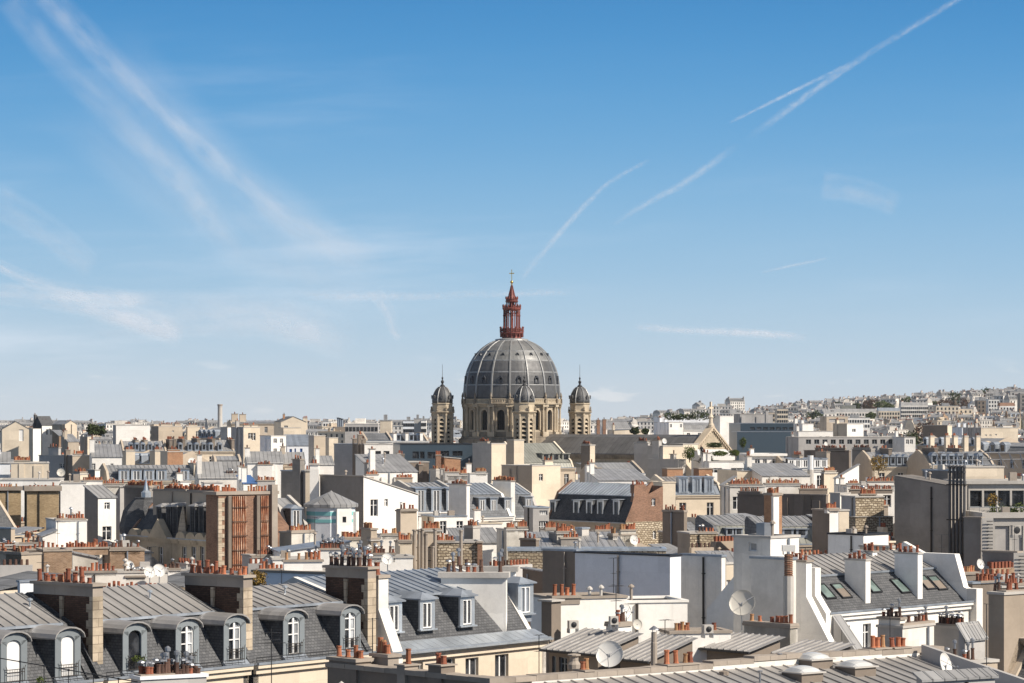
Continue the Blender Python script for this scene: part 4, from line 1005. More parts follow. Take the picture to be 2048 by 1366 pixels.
dsets = [[(28, {'mode': 'blind'}), (136, {'mode': 'blind'})], [(270, {'mode': 'open'}), (375, {}), (470, {})], [(588, {}), (701, {})]]
for (p0, p1, nm), lb, ds in zip(segs, labs, dsets):
    u0, u1 = FA.u(p0), FA.u(p1); th = thing('mansard_house', lb, 'house', FA)
    zr = ZR if nm != 'east' else ZR-.42
    wins = [(u, u+1.0, ZE-3.3, ZE-1.25) for u in [u0+1.2+i*2.45 for i in range(int((u1-u0-1.5)/2.45))]]
    mansard(FA, th, u0, u1, WF, ZE, ZB, SB, zr, VR, wall='cream', party='slate', zinc='zinc', panels=True, wins=wins, endh=.0)
    for px, kk in ds:
        uc = FA.u(px, .3); dormer_arch(th, FA, uc, .3, ZE+.40, 1.5, 2.12, back=1.6, **kk)
        w = MB(FA); w.prism([(.05, ZE+.17), (.3, ZE+.4), (.3, ZE+.17)], uc-.8, uc+.8); w.obj('dormer_flashing', 'zinc_b', th)
    sg = MB(FA)       # snow guard above the gutter
    for z in (ZE+.32, ZE+.46): sg.tube((u0+.2, .02, z), (u1-.2, .02, z), .018, 4)
    n = int((u1-u0)/.42)
    for i in range(n): u = u0+.2+i*.42; sg.tube((u, -.05, ZE+.17), (u, .02, ZE+.48), .012, 3)
    sg.obj('snow_guard', 'darkmetal', th)
    if nm == 'westernmost': brick_stack(th, 206, .75, 4.6, 1172, 16)
    if nm == 'mid': brick_stack(th, 505, .75, 4.6, 1155, 14)
    if nm == 'east': brick_stack(th, 752, .6, 3.4, 1138, 14, kind='d')
    for px in ([60, 110] if nm == 'westernmost' else [300, 420] if nm == 'mid' else [570]):   # little roof vents
        u = FA.u(px, 3.6); zz = ZB+(zr-ZB)*(3.6-SB)/(VR-SB); v = MB(FA); v.lathe([(.05, zz), (.05, zz+.3), (.13, zz+.3), (.13, zz+.36), (.02, zz+.42)], 8, u, 3.6); v.obj('roof_vent', 'zinc_new', th)
    footprint(FA, u0, u1, 0, WF, 1165, 1366)
th = thing('chimney_stack', 'tall white chimney with a red pot beside the dark brick stack and blue-grey zinc roof', 'chimney', FA)
u = FA.u(757, .7); b = MB(FA); b.box(u, u+.75, .7, 1.5, ZE, FA.z(1157, u, .7)); b.obj('shaft', 'white2', th)
b = MB(FA); b.box(u-.08, u+.83, .62, 1.58, FA.z(1157, u, .7), FA.z(1157, u, .7)+.16); b.obj('cap', 'cap', th)
inst('pot', POTS['r'][2], th, (u+.35, 1.1, FA.z(1157, u, .7)+.16), 0, (1.4, 1.4, 1.1), FA)
b = MB(FA); b.prism([(.7, ZE+2.2), (.7, ZE+.5), (-.25, ZE-.5), (-.25, ZE+.1)], u, u+.75); b.obj('raking_foot', 'white2', th)

# ------------------------------------------------------------------ slate house with square dormers, centre left
u0, u1 = FA.u(772), FA.u(1092); th = thing('mansard_house', 'slate mansard house with square white-framed dormers over a flared zinc eave and cream front', 'house', FA)
ze2 = FA.z(1312, FA.u(800)); zb2 = FA.z(1194, FA.u(780, 2.6), 2.6); zr2 = FA.z(1141, FA.u(800, 6.2), 6.2)
wins = [(FA.u(a), FA.u(b_), FA.z(1366, FA.u(a)), FA.z(c, FA.u(a))) for a, b_, c in ((819, 846, 1327), (882, 910, 1319), (931, 957, 1317), (990, 1017, 1310))]
mansard(FA, th, u0, u1, 11, ze2, zb2, 2.6, zr2, 6.2, wall='cream', party='white2', zinc='zinc_b', panels=True, vf=.75, wins=wins, win_kw={'trans': 0}, endh=.03)
b = MB(FA); 
for i in range(22):
    w = (u1-u0)/22; b.add([(u0+i*w+.01, -.45, ze2+.15), (u0+(i+1)*w-.01, -.45, ze2+.15), (u0+(i+1)*w-.01, .8, ze2+.62), (u0+i*w+.01, .8, ze2+.62)], [(0, 1, 2, 3)])
b.box(u0, u1, -.5, -.44, ze2+.1, ze2+.2); b.obj('flared_eave', 'zinc_new', th)
for px, pb_ in ((789, 1262), (855, 1256), (935, 1249)):
    uc = FA.u(px, 1.1); zz = FA.z(pb_, uc, 1.1); dormer_sq(th, FA, uc, 1.1, zz, 1.15, 1.5, back=1.9, hip=True)
uc = FA.u(1034, 2.3); dormer_sq(th, FA, uc, 1.7, ze2+1.4, 1.3, 1.6, back=1.5, cheek='zinc_b')
footprint(FA, u0, u1, 0, 11, 1141, 1366)
# pale party-wall stacks on this house
def slabwall(label, pxA, pxB, pyA, pyB, Y, a, t_, zb_, mat, n, kind='d', cat='chimney', cop=.28, pyBot=None, name='chimney_wall', copm='slab', over=.16, near=True, big=1.0, prof=None, winsL=()):
    """free-standing wall: its long face runs from column pxA (far) to pxB (near end)"""
    L = Fr(pxB, Y, a); v1 = vL(L, pxA); z1 = L.z(pyB)-cop
    th = thing(name, label, cat, L); b = MB(L)
    if prof: b.prism(prof(L, v1, z1), 0, t_)
    else: b.box(0, t_, 0, v1, zb_, z1)
    b.obj('wall', mat, th)
    c = MB(L); c.box(-over, t_+over, -over, v1+over, z1, z1+cop); c.obj('coping', copm, th)
    pots(th, L, (t_/2, .15), (t_/2, v1-.15), z1+cop, n, kind, near, big=big)
    footprint(L, 0, t_, 0, v1, pyB, 1240)
    return th, L, v1, z1
slabwall('broad pale plaster chimney wall with a heavy coping, seven small dark cowled pots on top', 882, 1012, 1143, 1145, 147.5, 86, .9, ZE+.2, 'white', 9, 'd', big=1.05)
slabwall('second pale plaster chimney wall just behind the broad one, partly hidden by it', 905, 1030, 1130, 1133, 152.5, 86, .8, ZE+.2, 'white', 8, 'd')

# ------------------------------------------------------------------ bottom centre and bottom right: parapet walls with pots, low zinc roof with domes
def W1():
    L = Fr(985, 112, 43, True); u1 = L.u(655); z = L.z(1357)
    th = thing('parapet_wall', 'dark shaded parapet wall with stone coping at the bottom edge, running to the orange pots', 'wall', L)
    b = MB(L); b.box(0, u1, 0, .5, 0, z-.2); b.obj('wall', 'brownp', th)
    for i in range(8): c = MB(L); w = u1/8; c.box(i*w+.01, (i+1)*w-.01, -.14, .64, z-.2, z+R.uniform(-.01, .02)); c.obj('coping_stone', 'cap', th)
    u = L.u(690); s = stack(th, L, u-.85, u+.95, -.1, .75, 20, L.z(1322, u), 'brownp', 6, 't', big=1.25)
    u = L.u(735); s = stack(th, L, u-.15, u+.9, 1.0, 1.6, 24, L.z(1315, u, 1.0), 'cap', 5, 't', big=1.3)
    u = L.u(806); stack(th, L, u-.25, u+.25, -.12, .62, z-1, z+.16, 'cap', 1, 't', big=1.3, caph=.06)
    u = L.u(872); stack(th, L, u-.45, u+.35, -.12, .62, z-1, z+.3, 'brownp', 2, 't', big=1.3, caph=.06)
    footprint(L, 0, u1, 0, .6, 1330, 1366)
    for k, px in enumerate((690, 780, 800)):
        u = L.u(px, -1.2); c = thing('roof_vent_cap', ['pale stone cap on the bottom roof edge under the left orange pots', 'small white roof vent below the dark coping', 'small grey roof vent beside the white one below the coping'][k], 'roof vent', loc=(*L.w(u, -1.4), z-1.4))
        v = MB(); v.lathe([(.14, 0), (.14, .5), (.34, .55), (.3, .62), (.02, .85)] if k == 0 else [(.05, 0), (.05, .5), (.12, .52), (.02, .6)], 8); v.obj('cap', 'slab' if k == 0 else 'steel', c)
W1()
def W0():
    L = Fr(1434, 126, 37); ua, ub = L.u(985), L.u(1884)
    def zc(px): return L.z(lerp([(985, 1357), (1420, 1327), (1504, 1312), (1742, 1300), (1884, 1294)], px), L.u(px))
    th = thing('parapet_wall', 'long cream parapet wall with worn stone coping and orange pots behind the domed roof lights', 'wall', L)
    cuts = [985, 1110, 1230, 1330, 1422, 1504, 1600, 1680, 1760, 1884]
    for p0, p1 in zip(cuts, cuts[1:]):
        z = (zc(p0)+zc(p1))/2; u0, u1 = L.u(p0), L.u(p1)
        b = MB(L); b.box(u0, u1, 0, .45, 0, z-.22); b.obj('wall', 'beige' if p0 >= 1600 else 'worn', th)
        n = 3
        for i in range(n): w = (u1-u0)/n; c = MB(L); c.box(u0+i*w+.008, u0+(i+1)*w-.008, -.16, .6, z-.22, z+R.uniform(-.015, .02)); c.obj('coping_stone', 'cap', th)
    for (p0, p1, n, dy, k) in ((1168, 1182, 2, 0, 't'), (1333, 1392, 6, 14, 't'), (1748, 1776, 3, 0, 't'), (1787, 1817, 3, 0, 't')):
        u0, u1 = L.u(p0), L.u(p1); z = zc((p0+p1)/2)+.02
        c = MB(L); c.box(u0-.1, u1+.1, -.2, .66, z, z+.07); c.obj('pot_base', 'cap', th)
        pots(th, L, (u0, .22), (u1, .22), z+.07, n, k, big=1.4)
    c = thing('clay_urn_pot', 'squat weathered grey clay chimney pot standing on the parapet left of the big dish', 'chimney pot', loc=pt(1148, 1344, 126.5)); v = MB()
    v.lathe([(.22, 0), (.3, .15), (.3, .35), (.2, .5), (.2, .7), (.3, .74), (.3, .8), (.05, .84)], 10); v.obj('pot', 'cap', c)
    # zinc lean-to in front of it
    r = thing('zinc_roof_house', 'low house with a flat-pitched zinc roof and domed roof lights along the bottom right edge', 'house', L)
    ub2 = L.u(1835); z0 = L.z(1340, L.u(1420)); 
    b = MB(L); b.box(ua, ub2, -9, -.01, 0, z0-2.05); b.obj('wall', 'cream', r)
    zinc_panels(r, L, L.u(1060), ub2, (-9.2, z0-1.9), (-.02, z0), 'zinc', .72)
    f = MB(L); f.box(L.u(1060), ub2, -.14, -.01, z0-.02, z0+.22); f.obj('flashing', 'white2', r)
    par = MB(L); u = L.u(1690, -1); par.prism([(-9, z0-2), (-.5, z0-.1), (-.5, z0+.55), (-9, z0-1.0)], ub2-.25, ub2); par.obj('side_parapet', 'greyp', r)
    def on(px, py):   # point on the roof plane seen at px,py
        best = None
        for i in range(400):
            v = -9+i*9/400; u = L.u(px, v); z = z0+v*1.9/9.2; e = abs(L.z(py, u, v)-z)
            if best is None or e < best[0]: best = (e, u, v, z)
        return best[1:]
    for k, (px, py) in enumerate(((1625, 1330), (1711, 1345), (1605, 1357))):
        u, v, z = on(px, py); t_ = thing('domed_roof_light', ['farthest domed white roof light on the bottom right zinc roof', 'domed white roof light to the right of the other two', 'nearest domed white roof light, cut by the bottom edge'][k], 'roof light', L, group='domed roof lights')
        w = .66; b = MB(L); b.box(u-w, u+w, v-w, v+w, z-.3, z+.27); b.obj('curb', 'brownp', t_)
        f = MB(L); f.box(u-w-.1, u+w+.1, v-w-.1, v+w+.1, z+.272, z+.33); f.obj('frame', 'slab', t_)
        d_ = MB(L); n = 8; g = [[(u-w+2*w*i/n, v-w+2*w*j/n, z+.335+.26*(1-abs(2*i/n-1)**2.2)**.6*(1-abs(2*j/n-1)**2.2)**.6) for i in range(n+1)] for j in range(n+1)]
        for j in range(n):
            for i in range(n): d_.quad(g[j][i], g[j][i+1], g[j+1][i+1], g[j+1][i])
        d_.smooth = True; d_.obj('dome', 'opal', t_)
    for k, (px, py) in enumerate(((1448, 1350), (1560, 1326), (1520, 1365))):
        u, v, z = on(px, py); t_ = thing('vent_pipe', ['flat dark vent box on the zinc roof left of the domes', 'thin vent pipe with a flared top behind the domed lights', 'short vent pipe at the bottom edge of the zinc roof'][k], 'vent pipe', L)
        b = MB(L); b.lathe([(.05, z), (.05, z+.4), (.12, z+.5), (.12, z+.53)] if k else [(.22, z), (.22, z+.15), (.05, z+.2)], 8, u, v); b.obj('pipe', 'steel' if k else 'brownp', t_)
    # grey zinc house beyond the domes, right
    footprint(L, ua, ub2, -9, .6, 1300, 1366)
W0()
# right end of the bottom edge
t_ = B('low zinc roofed house with glass roof panels at the bottom right, dish standing beside it', 1835, 1845, 1990, 1366, 116, 30, 'greyp', V=2.2, roof='v', dz=.3, rmat='zinc_s', vb=1366)
t_ = B('cream wall block with grey coping and capped pots right of the oval dish', 1862, 1886, 1995, 1330, 134, 30, 'beige', V=2.0, vb=1366, stacks=[('R', 1893, 1925, 1327, 2, 'd', {'off': .3}), ('R', 1930, 1960, 1327, 3, 'd', {'off': .3})])
t_ = B('tall brown plaster chimney building at the right edge over a dark slate roof', 1977, 2008, 2110, 1190, 152, 40, 'tan', vb=1366, stacks=[('R', 2012, 2045, 1186, 5, 'r', {'off': .3}), ('L', 1979, 1995, 1190, 2, 'd', {'off': .3})])
MS('dark slate roof house in shadow at the bottom right corner', 2100, 141, 50, 1998, 2160, 1400, 1290, 1280, sb=3.0, vr=4.0, W=5, swap=True, dorm=(), vb=1366)
t_ = B('white boxes of a stepped rooftop between the cowled pots and the right building', 1755, 1805, 1868, 1257, 158, 50, 'white2', matL='greyp', vb=1300, stacks=[('R', 1806, 1866, 1252, 8, 'd', {'off': .1}), ('L', 1757, 1800, 1240, 5, 'd', {'off': .1})])
t_ = B('grey chimney block carrying many cowled pots before the white house with roof windows', 1868, 1922, 1934, 1258, 161, 48, 'greyp', vb=1300, stacks=[('L', 1870, 1921, 1254, 9, 'd', {'off': .1, 'rows': 2})])
t_ = B('small zinc roofed house with roof windows left of the brown chimney building', 1925, 1930, 1970, 1285, 150, 48, 'greyp', V=3, roof='v', dz=.9, rmat='zinc_s', vb=1330)

# ------------------------------------------------------------------ white courtyard walls and shed roofs, bottom centre
t_ = B('bright white party wall with four orange pots on its brown coping', 1085, 1104, 1253, 1199, 158, 20, 'white', V=3.5, cop='cap', vb=1290, stacks=[('R', 1106, 1160, 1197, 4, 't', {'t': .7, 'h0': .3, 'off': -.05, 'big': 1.25, 'mat': 'cap'})])
t_ = B('lower bright white wall stepping down behind the dishes and antennas', 1252, 1253, 1375, 1206, 161, 12, 'white', V=4, vb=1290, cop='white')
t_ = B('raised end of the white wall under the tall antenna', 1195, 1196, 1254, 1196, 160, 20, 'white', V=1.2, vb=1290, cop='white', coph=.05)
def shed(label, pxC, Y, a, pxL, pxR, pyC, dz, V=None, mat='brownp', wins=(), vb=1366, rm='zinc', over=.3):
    """lean-to whose eave faces the left and whose zinc rises to the right"""
    L = Fr(pxC, Y, a); V = vL(L, pxL); U = uR(L, pxR); z = L.z(pyC); Ls = L.sib()
    th = thing('shed_roof_house', label, 'house', L); b = MB(Ls)
    hol = [(vL(L, p[1]), vL(L, p[0]), L.z(p[3], 0, vL(L, p[0])), L.z(p[2], 0, vL(L, p[0]))) for p in wins]
    grid_wall(b, 0, V, 0, z, 0, hol, .2); b.quad((0, 0, 0), (0, U, 0), (0, U, z+dz), (0, 0, z)); b.quad((V, 0, 0), (V, U, 0), (V, U, z+dz), (V, 0, z)); b.quad((0, U, 0), (V, U, 0), (V, U, z+dz), (0, U, z+dz))
    b.obj('wall', mat, th)
    for (a_, b_, c, d_) in hol: window(th, Ls, a_, b_, c, d_, .12, 'u', frame='greywood')
    zinc_panels(th, Ls, -over, V+over, (-.35, z+.02), (U+.1, z+dz+.05), rm, .5)
    g = MB(Ls); g.box(-over, V+over, -.42, -.33, z-.1, z); g.obj('gutter', 'darkmetal', th)
    footprint(L, 0, U, 0, V, pyC-20, vb)
    return th, L, U, V, z
shed('zinc lean-to roof over dark shaded windows in the courtyard beside the big dish', 1196, 138, 40, 1098, 1276, 1308, .85, wins=[(1104, 1112, 1312, 1345), (1118, 1134, 1314, 1352), (1150, 1160, 1318, 1356)])
shed('second zinc lean-to roof climbing to the right beneath the pipe chimney', 1300, 136, 40, 1240, 1385, 1322, .95)
t_ = B('slim white chimney block with five dark red pots and an air conditioner on top', 1212, 1236, 1262, 1254, 142, 45, 'white', vb=1366, cop='cap', stacks=[('R', 1240, 1260, 1250, 3, 'd', {'off': .1}), ('L', 1214, 1235, 1250, 2, 'r', {'off': .1, 'mat': 'white'})])
t_ = B('white chimney wall with six orange pots in a row above the zinc lean-to', 1335, 1341, 1462, 1268, 144, 12, 'white', V=2.2, vb=1325, cop='cap', stacks=[('R', 1346, 1384, 1267, 6, 't', {'h0': .2, 'off': .2}), ('R', 1424, 1438, 1266, 2, 't', {'h0': .2, 'off': .2})])
t_ = B('worn grey chimney stack with many small pots below the tall white gable', 1488, 1580, 1595, 1257, 147, 45, 'worn', vb=1300, cop='cap', stacks=[('L', 1490, 1580, 1253, 10, 't', {'off': .0, 'mat': 'worn'})])
shed('low glazed zinc roof right of the worn chimney stack', 1640, 138, 40, 1560, 1700, 1314, .5, vb=1330)
shed('small zinc roof at the foot of the large round dish', 1500, 142, 40, 1400, 1560, 1303, .6, vb=1320)
t_ = slabwall('dark iron-braced pier at the left end of the bright white wall', 1083, 1103, 1198, 1200, 156, 48, .8, 0, 'brownp', 0, cop=.1, name='pier', cat='wall pier')

# ------------------------------------------------------------------ blue-grey walls, centre right
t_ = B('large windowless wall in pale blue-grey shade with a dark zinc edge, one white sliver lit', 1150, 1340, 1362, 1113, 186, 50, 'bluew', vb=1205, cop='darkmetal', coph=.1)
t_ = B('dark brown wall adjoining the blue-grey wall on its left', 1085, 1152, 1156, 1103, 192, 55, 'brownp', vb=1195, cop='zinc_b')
t_ = B('low grey roof and dark wall below the rubble wall, left of the blue-grey wall', 1045, 1112, 1118, 1149, 205, 50, 'brownp', vb=1195, cop='zinc_b', roof='v', dz=.3)
t_ = B('tall grey-beige windowless wall right of the lit white sliver', 1362, 1443, 1451, 1114, 189, 48, 'white2', vb=1270, cop='zinc_b')
t_ = B('narrow recessed bay with one dark window between two tall grey walls', 1449, 1452, 1470, 1129, 194, 40, 'cream', V=4, vb=1270, winsR=[(1453, 1461, 1160, 1195)])
t_ = B('tall stepped tower block, its left grey and its upper right bright white', 1467, 1541, 1598, 1077, 164, 48, 'white', matL='white2', vb=1110, winsL=[(1497, 1513, 1085, 1102)], win_kw={'glass': 'greyp', 'bars': 0, 'trans': 0})  # duller white on the left face paints in its shade
t_ = B('smooth grey wall in shade left of the tall white gable with a brick pipe', 1502, 1572, 1592, 1120, 160, 45, 'white2', vb=1260, cop='zinc_b')
t_ = B('white penthouse box with a dark flat roof above the zinc roof', 1656, 1727, 1777, 1071, 225, 46, 'white', vb=1100, rmat='cap', cop='darkmetal')
t_ = B('low white stair house left of the concrete building', 1776, 1778, 1800, 1096, 212, 40, 'cream', V=3, vb=1110)

# ------------------------------------------------------------------ white and slate house with roof windows, right
FB = Fr(1667, 165, 47)
ZEB = FB.z(1232); sbB, vrB = 2.7, 5.2
zbB = FB.z(1150, FB.u(1660, sbB), sbB); zrB = FB.z(1104, FB.u(1720, vrB), vrB)
th = thing('mansard_house', 'white house with a slate roof full of roof windows and tall white wedge-shaped chimney stacks', 'house', FB)
u0, u1 = FB.u(1652), FB.u(1950)
wins = [(FB.u(a), FB.u(b_), FB.z(1300, FB.u(a)), FB.z(c, FB.u(a))) for a, b_, c in ((1686, 1700, 1252), (1726, 1742, 1248), (1880, 1890, 1233), (1908, 1922, 1230))]
mansard(FB, th, u0, u1, 9, ZEB, zbB, sbB, zrB, vrB, wall='white', party='white', zinc='zinc', panels=True, wins=wins, endh=.5)
for (px, py) in ((1650, 1184), (1682, 1183), (1742, 1172), (1800, 1173), (1851, 1166), (1874, 1167)):
    best = None
    for i in range(300):
        v = .3+(sbB-.3)*i/300; u = FB.u(px, v); z = ZEB+.12+(zbB-ZEB-.12)*(v-.3)/(sbB-.3); e = abs(FB.z(py, u, v)-z)
        if best is None or e < best[0]: best = (e, u, v, z)
    e, u, v, z = best; sl_ = (zbB-ZEB-.12)/(sbB-.3); nn = sqrt(1+sl_*sl_); hw, hl = .42, .55
    def Pq(a, l, k): return (u+a, v+l/nn-k*sl_/nn, z+l*sl_/nn+k/nn)
    b = MB(FB)
    for (a0, a1, l0, l1) in ((-hw-.08, -hw, -hl-.08, hl+.08), (hw, hw+.08, -hl-.08, hl+.08), (-hw, hw, -hl-.08, -hl), (-hw, hw, hl, hl+.08)):
        q = [Pq(a, l, k) for k in (0.0, .11) for (a, l) in ((a0, l0), (a1, l0), (a1, l1), (a0, l1))]
        b.add(q, [(0, 3, 2, 1), (4, 5, 6, 7), (0, 1, 5, 4), (1, 2, 6, 5), (2, 3, 7, 6), (3, 0, 4, 7)])
    w = b.obj('roof_window', 'darkmetal', th); g = MB(FB); g.quad(Pq(-hw, -hl, .07), Pq(hw, -hl, .07), Pq(hw, hl, .07), Pq(-hw, hl, .07)); g.obj('pane', R.choice(['glass_green', 'glass_green', 'glass_blue']), w)
    if px in (1682, 1874, 1851): s_ = MB(FB); s_.quad(Pq(-hw, -hl, .075), Pq(hw, -hl, .075), Pq(hw, hl*.35, .075), Pq(-hw, hl*.35, .075)); s_.obj('blind', 'brownp', w)
for (px, v0, v1, pt_, n) in ((1741, .75, 2.3, 1121, 4), (1845, .75, 2.5, 1108, 4)):
    us = FB.u(px, v0); zt = FB.z(pt_, us, v0); stack(th, FB, us-.5, us, v0, v1, ZEB, zt, 'white', n, 'r', cap='slab', caph=.1, over=.06)
us = FB.u(1757, 4.5); stack(th, FB, us-.5, us, 4.6, 5.2, zrB-1, FB.z(1103, us, 4.6), 'white', 2, 'r', caph=.06)
us = FB.u(1935, .2); L = FB   # right gable wall
vf_ = vL(FB, 1909, us); zt = FB.z(1108, us, vf_); b = MB(FB); b.prism([(.2, 0), (.2, FB.z(1178, us, .2)), (.5, FB.z(1174, us, .5)), (vf_, zt), (9, zt), (9, 0)], us+.02, us+.55); b.obj('gable_wall', 'white', th)
b = MB(FB); b.prism([(-.5, 0), (-.5, FB.z(1177, us, 0)), (.2, FB.z(1177, us, 0)), (.2, 0)], us-.05, us+.65); b.obj('pier', 'white', th)
pots(th, FB, (us+.3, 5), (us+.3, 8.5), zt, 7, 'r')
us = FB.u(1621, .5)   # tall left gable with raking front
b = MB(FB); zt = FB.z(1124, us, .4)
b.prism([(.4, zt), (.4, FB.z(1192, us, .4)), (-1.3, FB.z(1285, us, -1.3)), (-2.0, FB.z(1325, us, -2.0)), (-2.0, 20), (1.9, 20), (1.9, zt)], us-.55, us-.02); b.obj('gable_wall', 'white', th)
b = MB(FB); zt2 = FB.z(1135, us+1, .6); b.prism([(.5, zt2), (.5, FB.z(1190, us+.9, .5)), (-.3, ZEB+.2), (-.3, 20), (1.6, 20), (1.6, zt2)], us+.45, us+1.0); b.obj('gable_wall', 'white', th)
b = MB(FB); b.box(us-.66, us+.08, .3, 2.0, zt, zt+.12); b.obj('coping', 'cap', th); pots(th, FB, (us-.3, .5), (us-.3, 1.8), zt+.12, 4, 'r')
b = MB(FB); b.prism([(-.3, ZEB+.1), (-.3, ZEB-3), (-3.3, ZEB-6.5), (-3.3, ZEB-3.4)], us+1.0, us+1.9); b.obj('raking_roof', 'zinc_s', th)
footprint(FB, us-.5, u1, -2.0, 9, 1104, 1310)
o = thing('pipe_chimney', 'striped brick pipe chimney with a white box cowl beside the tall white gable', 'chimney', loc=(*pt(1577, 1200, 157.6)[:2], 0))
zt = pt(1574, 1108, 157.6)[2]; b = MB(); b.cyl(0, 0, 20, pt(1574, 1152, 157.6)[2], .3, .3, 10); b.obj('shaft', 'slab', o); b = MB()
for i in range(12): z = pt(1574, 1152, 157.6)[2]+i*(zt-pt(1574, 1152, 157.6)[2])/12; b.lathe([(.24, z), (.27, z+.03), (.24, z+.07)], 10)
b.cyl(0, 0, pt(1574, 1152, 157.6)[2], zt, .22, .22, 10); b.obj('flue', 'brick_red', o); b = MB(); b.box(-.36, .36, -.3, .3, zt+.15, zt+.5)
for x in (-.3, .3): b.box(x-.03, x+.03, -.03, .03, zt-.05, zt+.15)
b.obj('cowl', 'dish', o)
# ------------------------------------------------------------------ roof furniture of the front
dish('large round dish on its mast standing on the parapet at the bottom centre', 1219, 1308, 124, .60, 'dish', yaw=-12, tilt=22, mast=.15)
dish('largest beige dish with visible struts in front of the grey walls', 1484, 1205, 150, .70, 'dish2', yaw=-18, tilt=20, mast=.8)
dish('narrow pale dish seen at an angle in front of the bright white wall', 1253, 1222, 150, .42, 'dish', yaw=50, tilt=14, mast=.5)
dish('small square-looking beige dish above the zinc lean-to, turned away', 1275, 1249, 148, .28, 'dish2', yaw=30, tilt=10, mast=.4, arm=False)
dish('oval white dish seen sideways at the bottom right', 1892, 1330, 118, .52, 'dish', yaw=58, tilt=15, mast=.5)
dish('small white dish on the grey concrete side near the dark pipes', 1961, 1128, 228, .42, 'dish', yaw=40, tilt=12, mast=.3)
dish('smaller white dish just below the one near the dark pipes', 1963, 1151, 222, .36, 'dish', yaw=-30, tilt=12, mast=.2)
dish('leftmost of three white dishes in front of the brick wall on the left', 259, 1132, 205, .40, 'dish', yaw=40, tilt=18, mast=.5)
dish('middle of three white dishes behind the long zinc roof', 299, 1144, 195, .42, 'dish', yaw=35, tilt=18, mast=.4)
dish('rightmost and roundest of three white dishes behind the long zinc roof', 318, 1141, 196, .46, 'dish', yaw=25, tilt=18, mast=.4)
dish('white dish on the rubble wall, left one of the pair in the centre', 1204, 1080, 250, .45, 'dish', yaw=40, tilt=12, mast=.5)
dish('white dish on the rubble wall, right one of the pair in the centre', 1268, 1080, 252, .45, 'dish', yaw=35, tilt=12, mast=.5)
dish('white dish among the pots above the square dormers', 775, 1118, 178, .38, 'dish', yaw=15, tilt=20, mast=.4)
antenna('comb-shaped television antenna before the arched dormers on the left', 543, 1366, 1258, 122, [(.93, .45, 9), (.80, .38, 12), (.74, .6, 3)], yaw=.2)
antenna('thin antenna mast with a short crossbar before the square dormer on the left', 745, 1330, 1236, 126, [(.98, .3, 4)])
antenna('tall antenna mast against the blue-grey wall', 1227, 1193, 1116, 165, [(1.0, .28, 3), (.6, .12, 2), (.3, .1, 2)])
antenna('thin antenna with a long fish-bone boom above the small air conditioner', 1232, 1250, 1172, 148, [(1.0, .42, 9), (.62, .3, 6)])
antenna('short antenna with a flat top element right of the pipe chimney', 1330, 1310, 1240, 140, [(1.0, .3, 6), (.3, .2, 3)])
antenna('short thin antenna above the left end of the parapet', 1078, 1342, 1270, 132, [(1.0, .25, 3), (.55, .2, 3)])
antenna('thin antenna standing in front of the white doors on the right', 1780, 1290, 1215, 158, [(1.0, .6, 6)])
antenna('tall thin antenna mast near the right edge before the brown building', 1973, 1366, 1208, 132, [(1.0, .05, 2), (.25, .35, 7)])
antenna('thin antenna against the blue-grey wall behind the left slate roof', 563, 1185, 1140, 165, [(1.0, .1, 2)])
antenna('thin antenna mast in front of the brick wall on the left', 85, 1170, 1080, 200, [(1.0, .1, 2), (.5, .4, 6)])
def acbox(label, px, py, Y, w=.8, h=.6, d_=.35, yaw=.3):
    o = thing('air_conditioner', label, 'air conditioner', loc=pt(px, py, Y), rz=yaw); b = MB(); b.box(-w/2, w/2, -d_/2, d_/2, 0, h); b.obj('case', 'slab', o)
    g = MB(); g.lathe([(h*.36, 0), (h*.36, .02), (h*.1, .05)], 12); g.V = [(v[0], -d_/2-v[2], h*.5+v[1]) for v in g.V]; g.obj('fan_grille', 'darkmetal', o)
    k = MB(); k.box(-w/2, -w/2+.05, -d_/2, d_/2+.1, -.25, 0); k.box(w/2-.05, w/2, -d_/2, d_/2+.1, -.25, 0); k.obj('bracket', 'steel', o)
acbox('grey air conditioner hung on the bright white wall', 1146, 1257, 156, .55, .45, .35)
acbox('dark air conditioner on the slim white chimney beside the red pots', 1227, 1249, 141, .42, .42, .3)
acbox('dark louvred box on the white chimney wall right of six orange pots', 1415, 1266, 143, .5, .42, .4)
o = thing('pipe_chimney', 'slim rusty flue pipe with a conical hat standing at the bottom centre', 'chimney', loc=pt(1308, 1328, 132)); b = MB(); b.lathe([(.15, -1), (.15, 1.0), (.13, 1.02), (.13, 1.5)], 10); b.obj('shaft', 'cap', o)
b = MB(); b.lathe([(.24, 1.62), (.22, 1.66), (.03, 1.8)], 10)
for i in range(3): b.tube((.13*cos(i*2.1), .13*sin(i*2.1), 1.5), (.13*cos(i*2.1), .13*sin(i*2.1), 1.64), .012, 4)
b.obj('hat', 'steel', o)
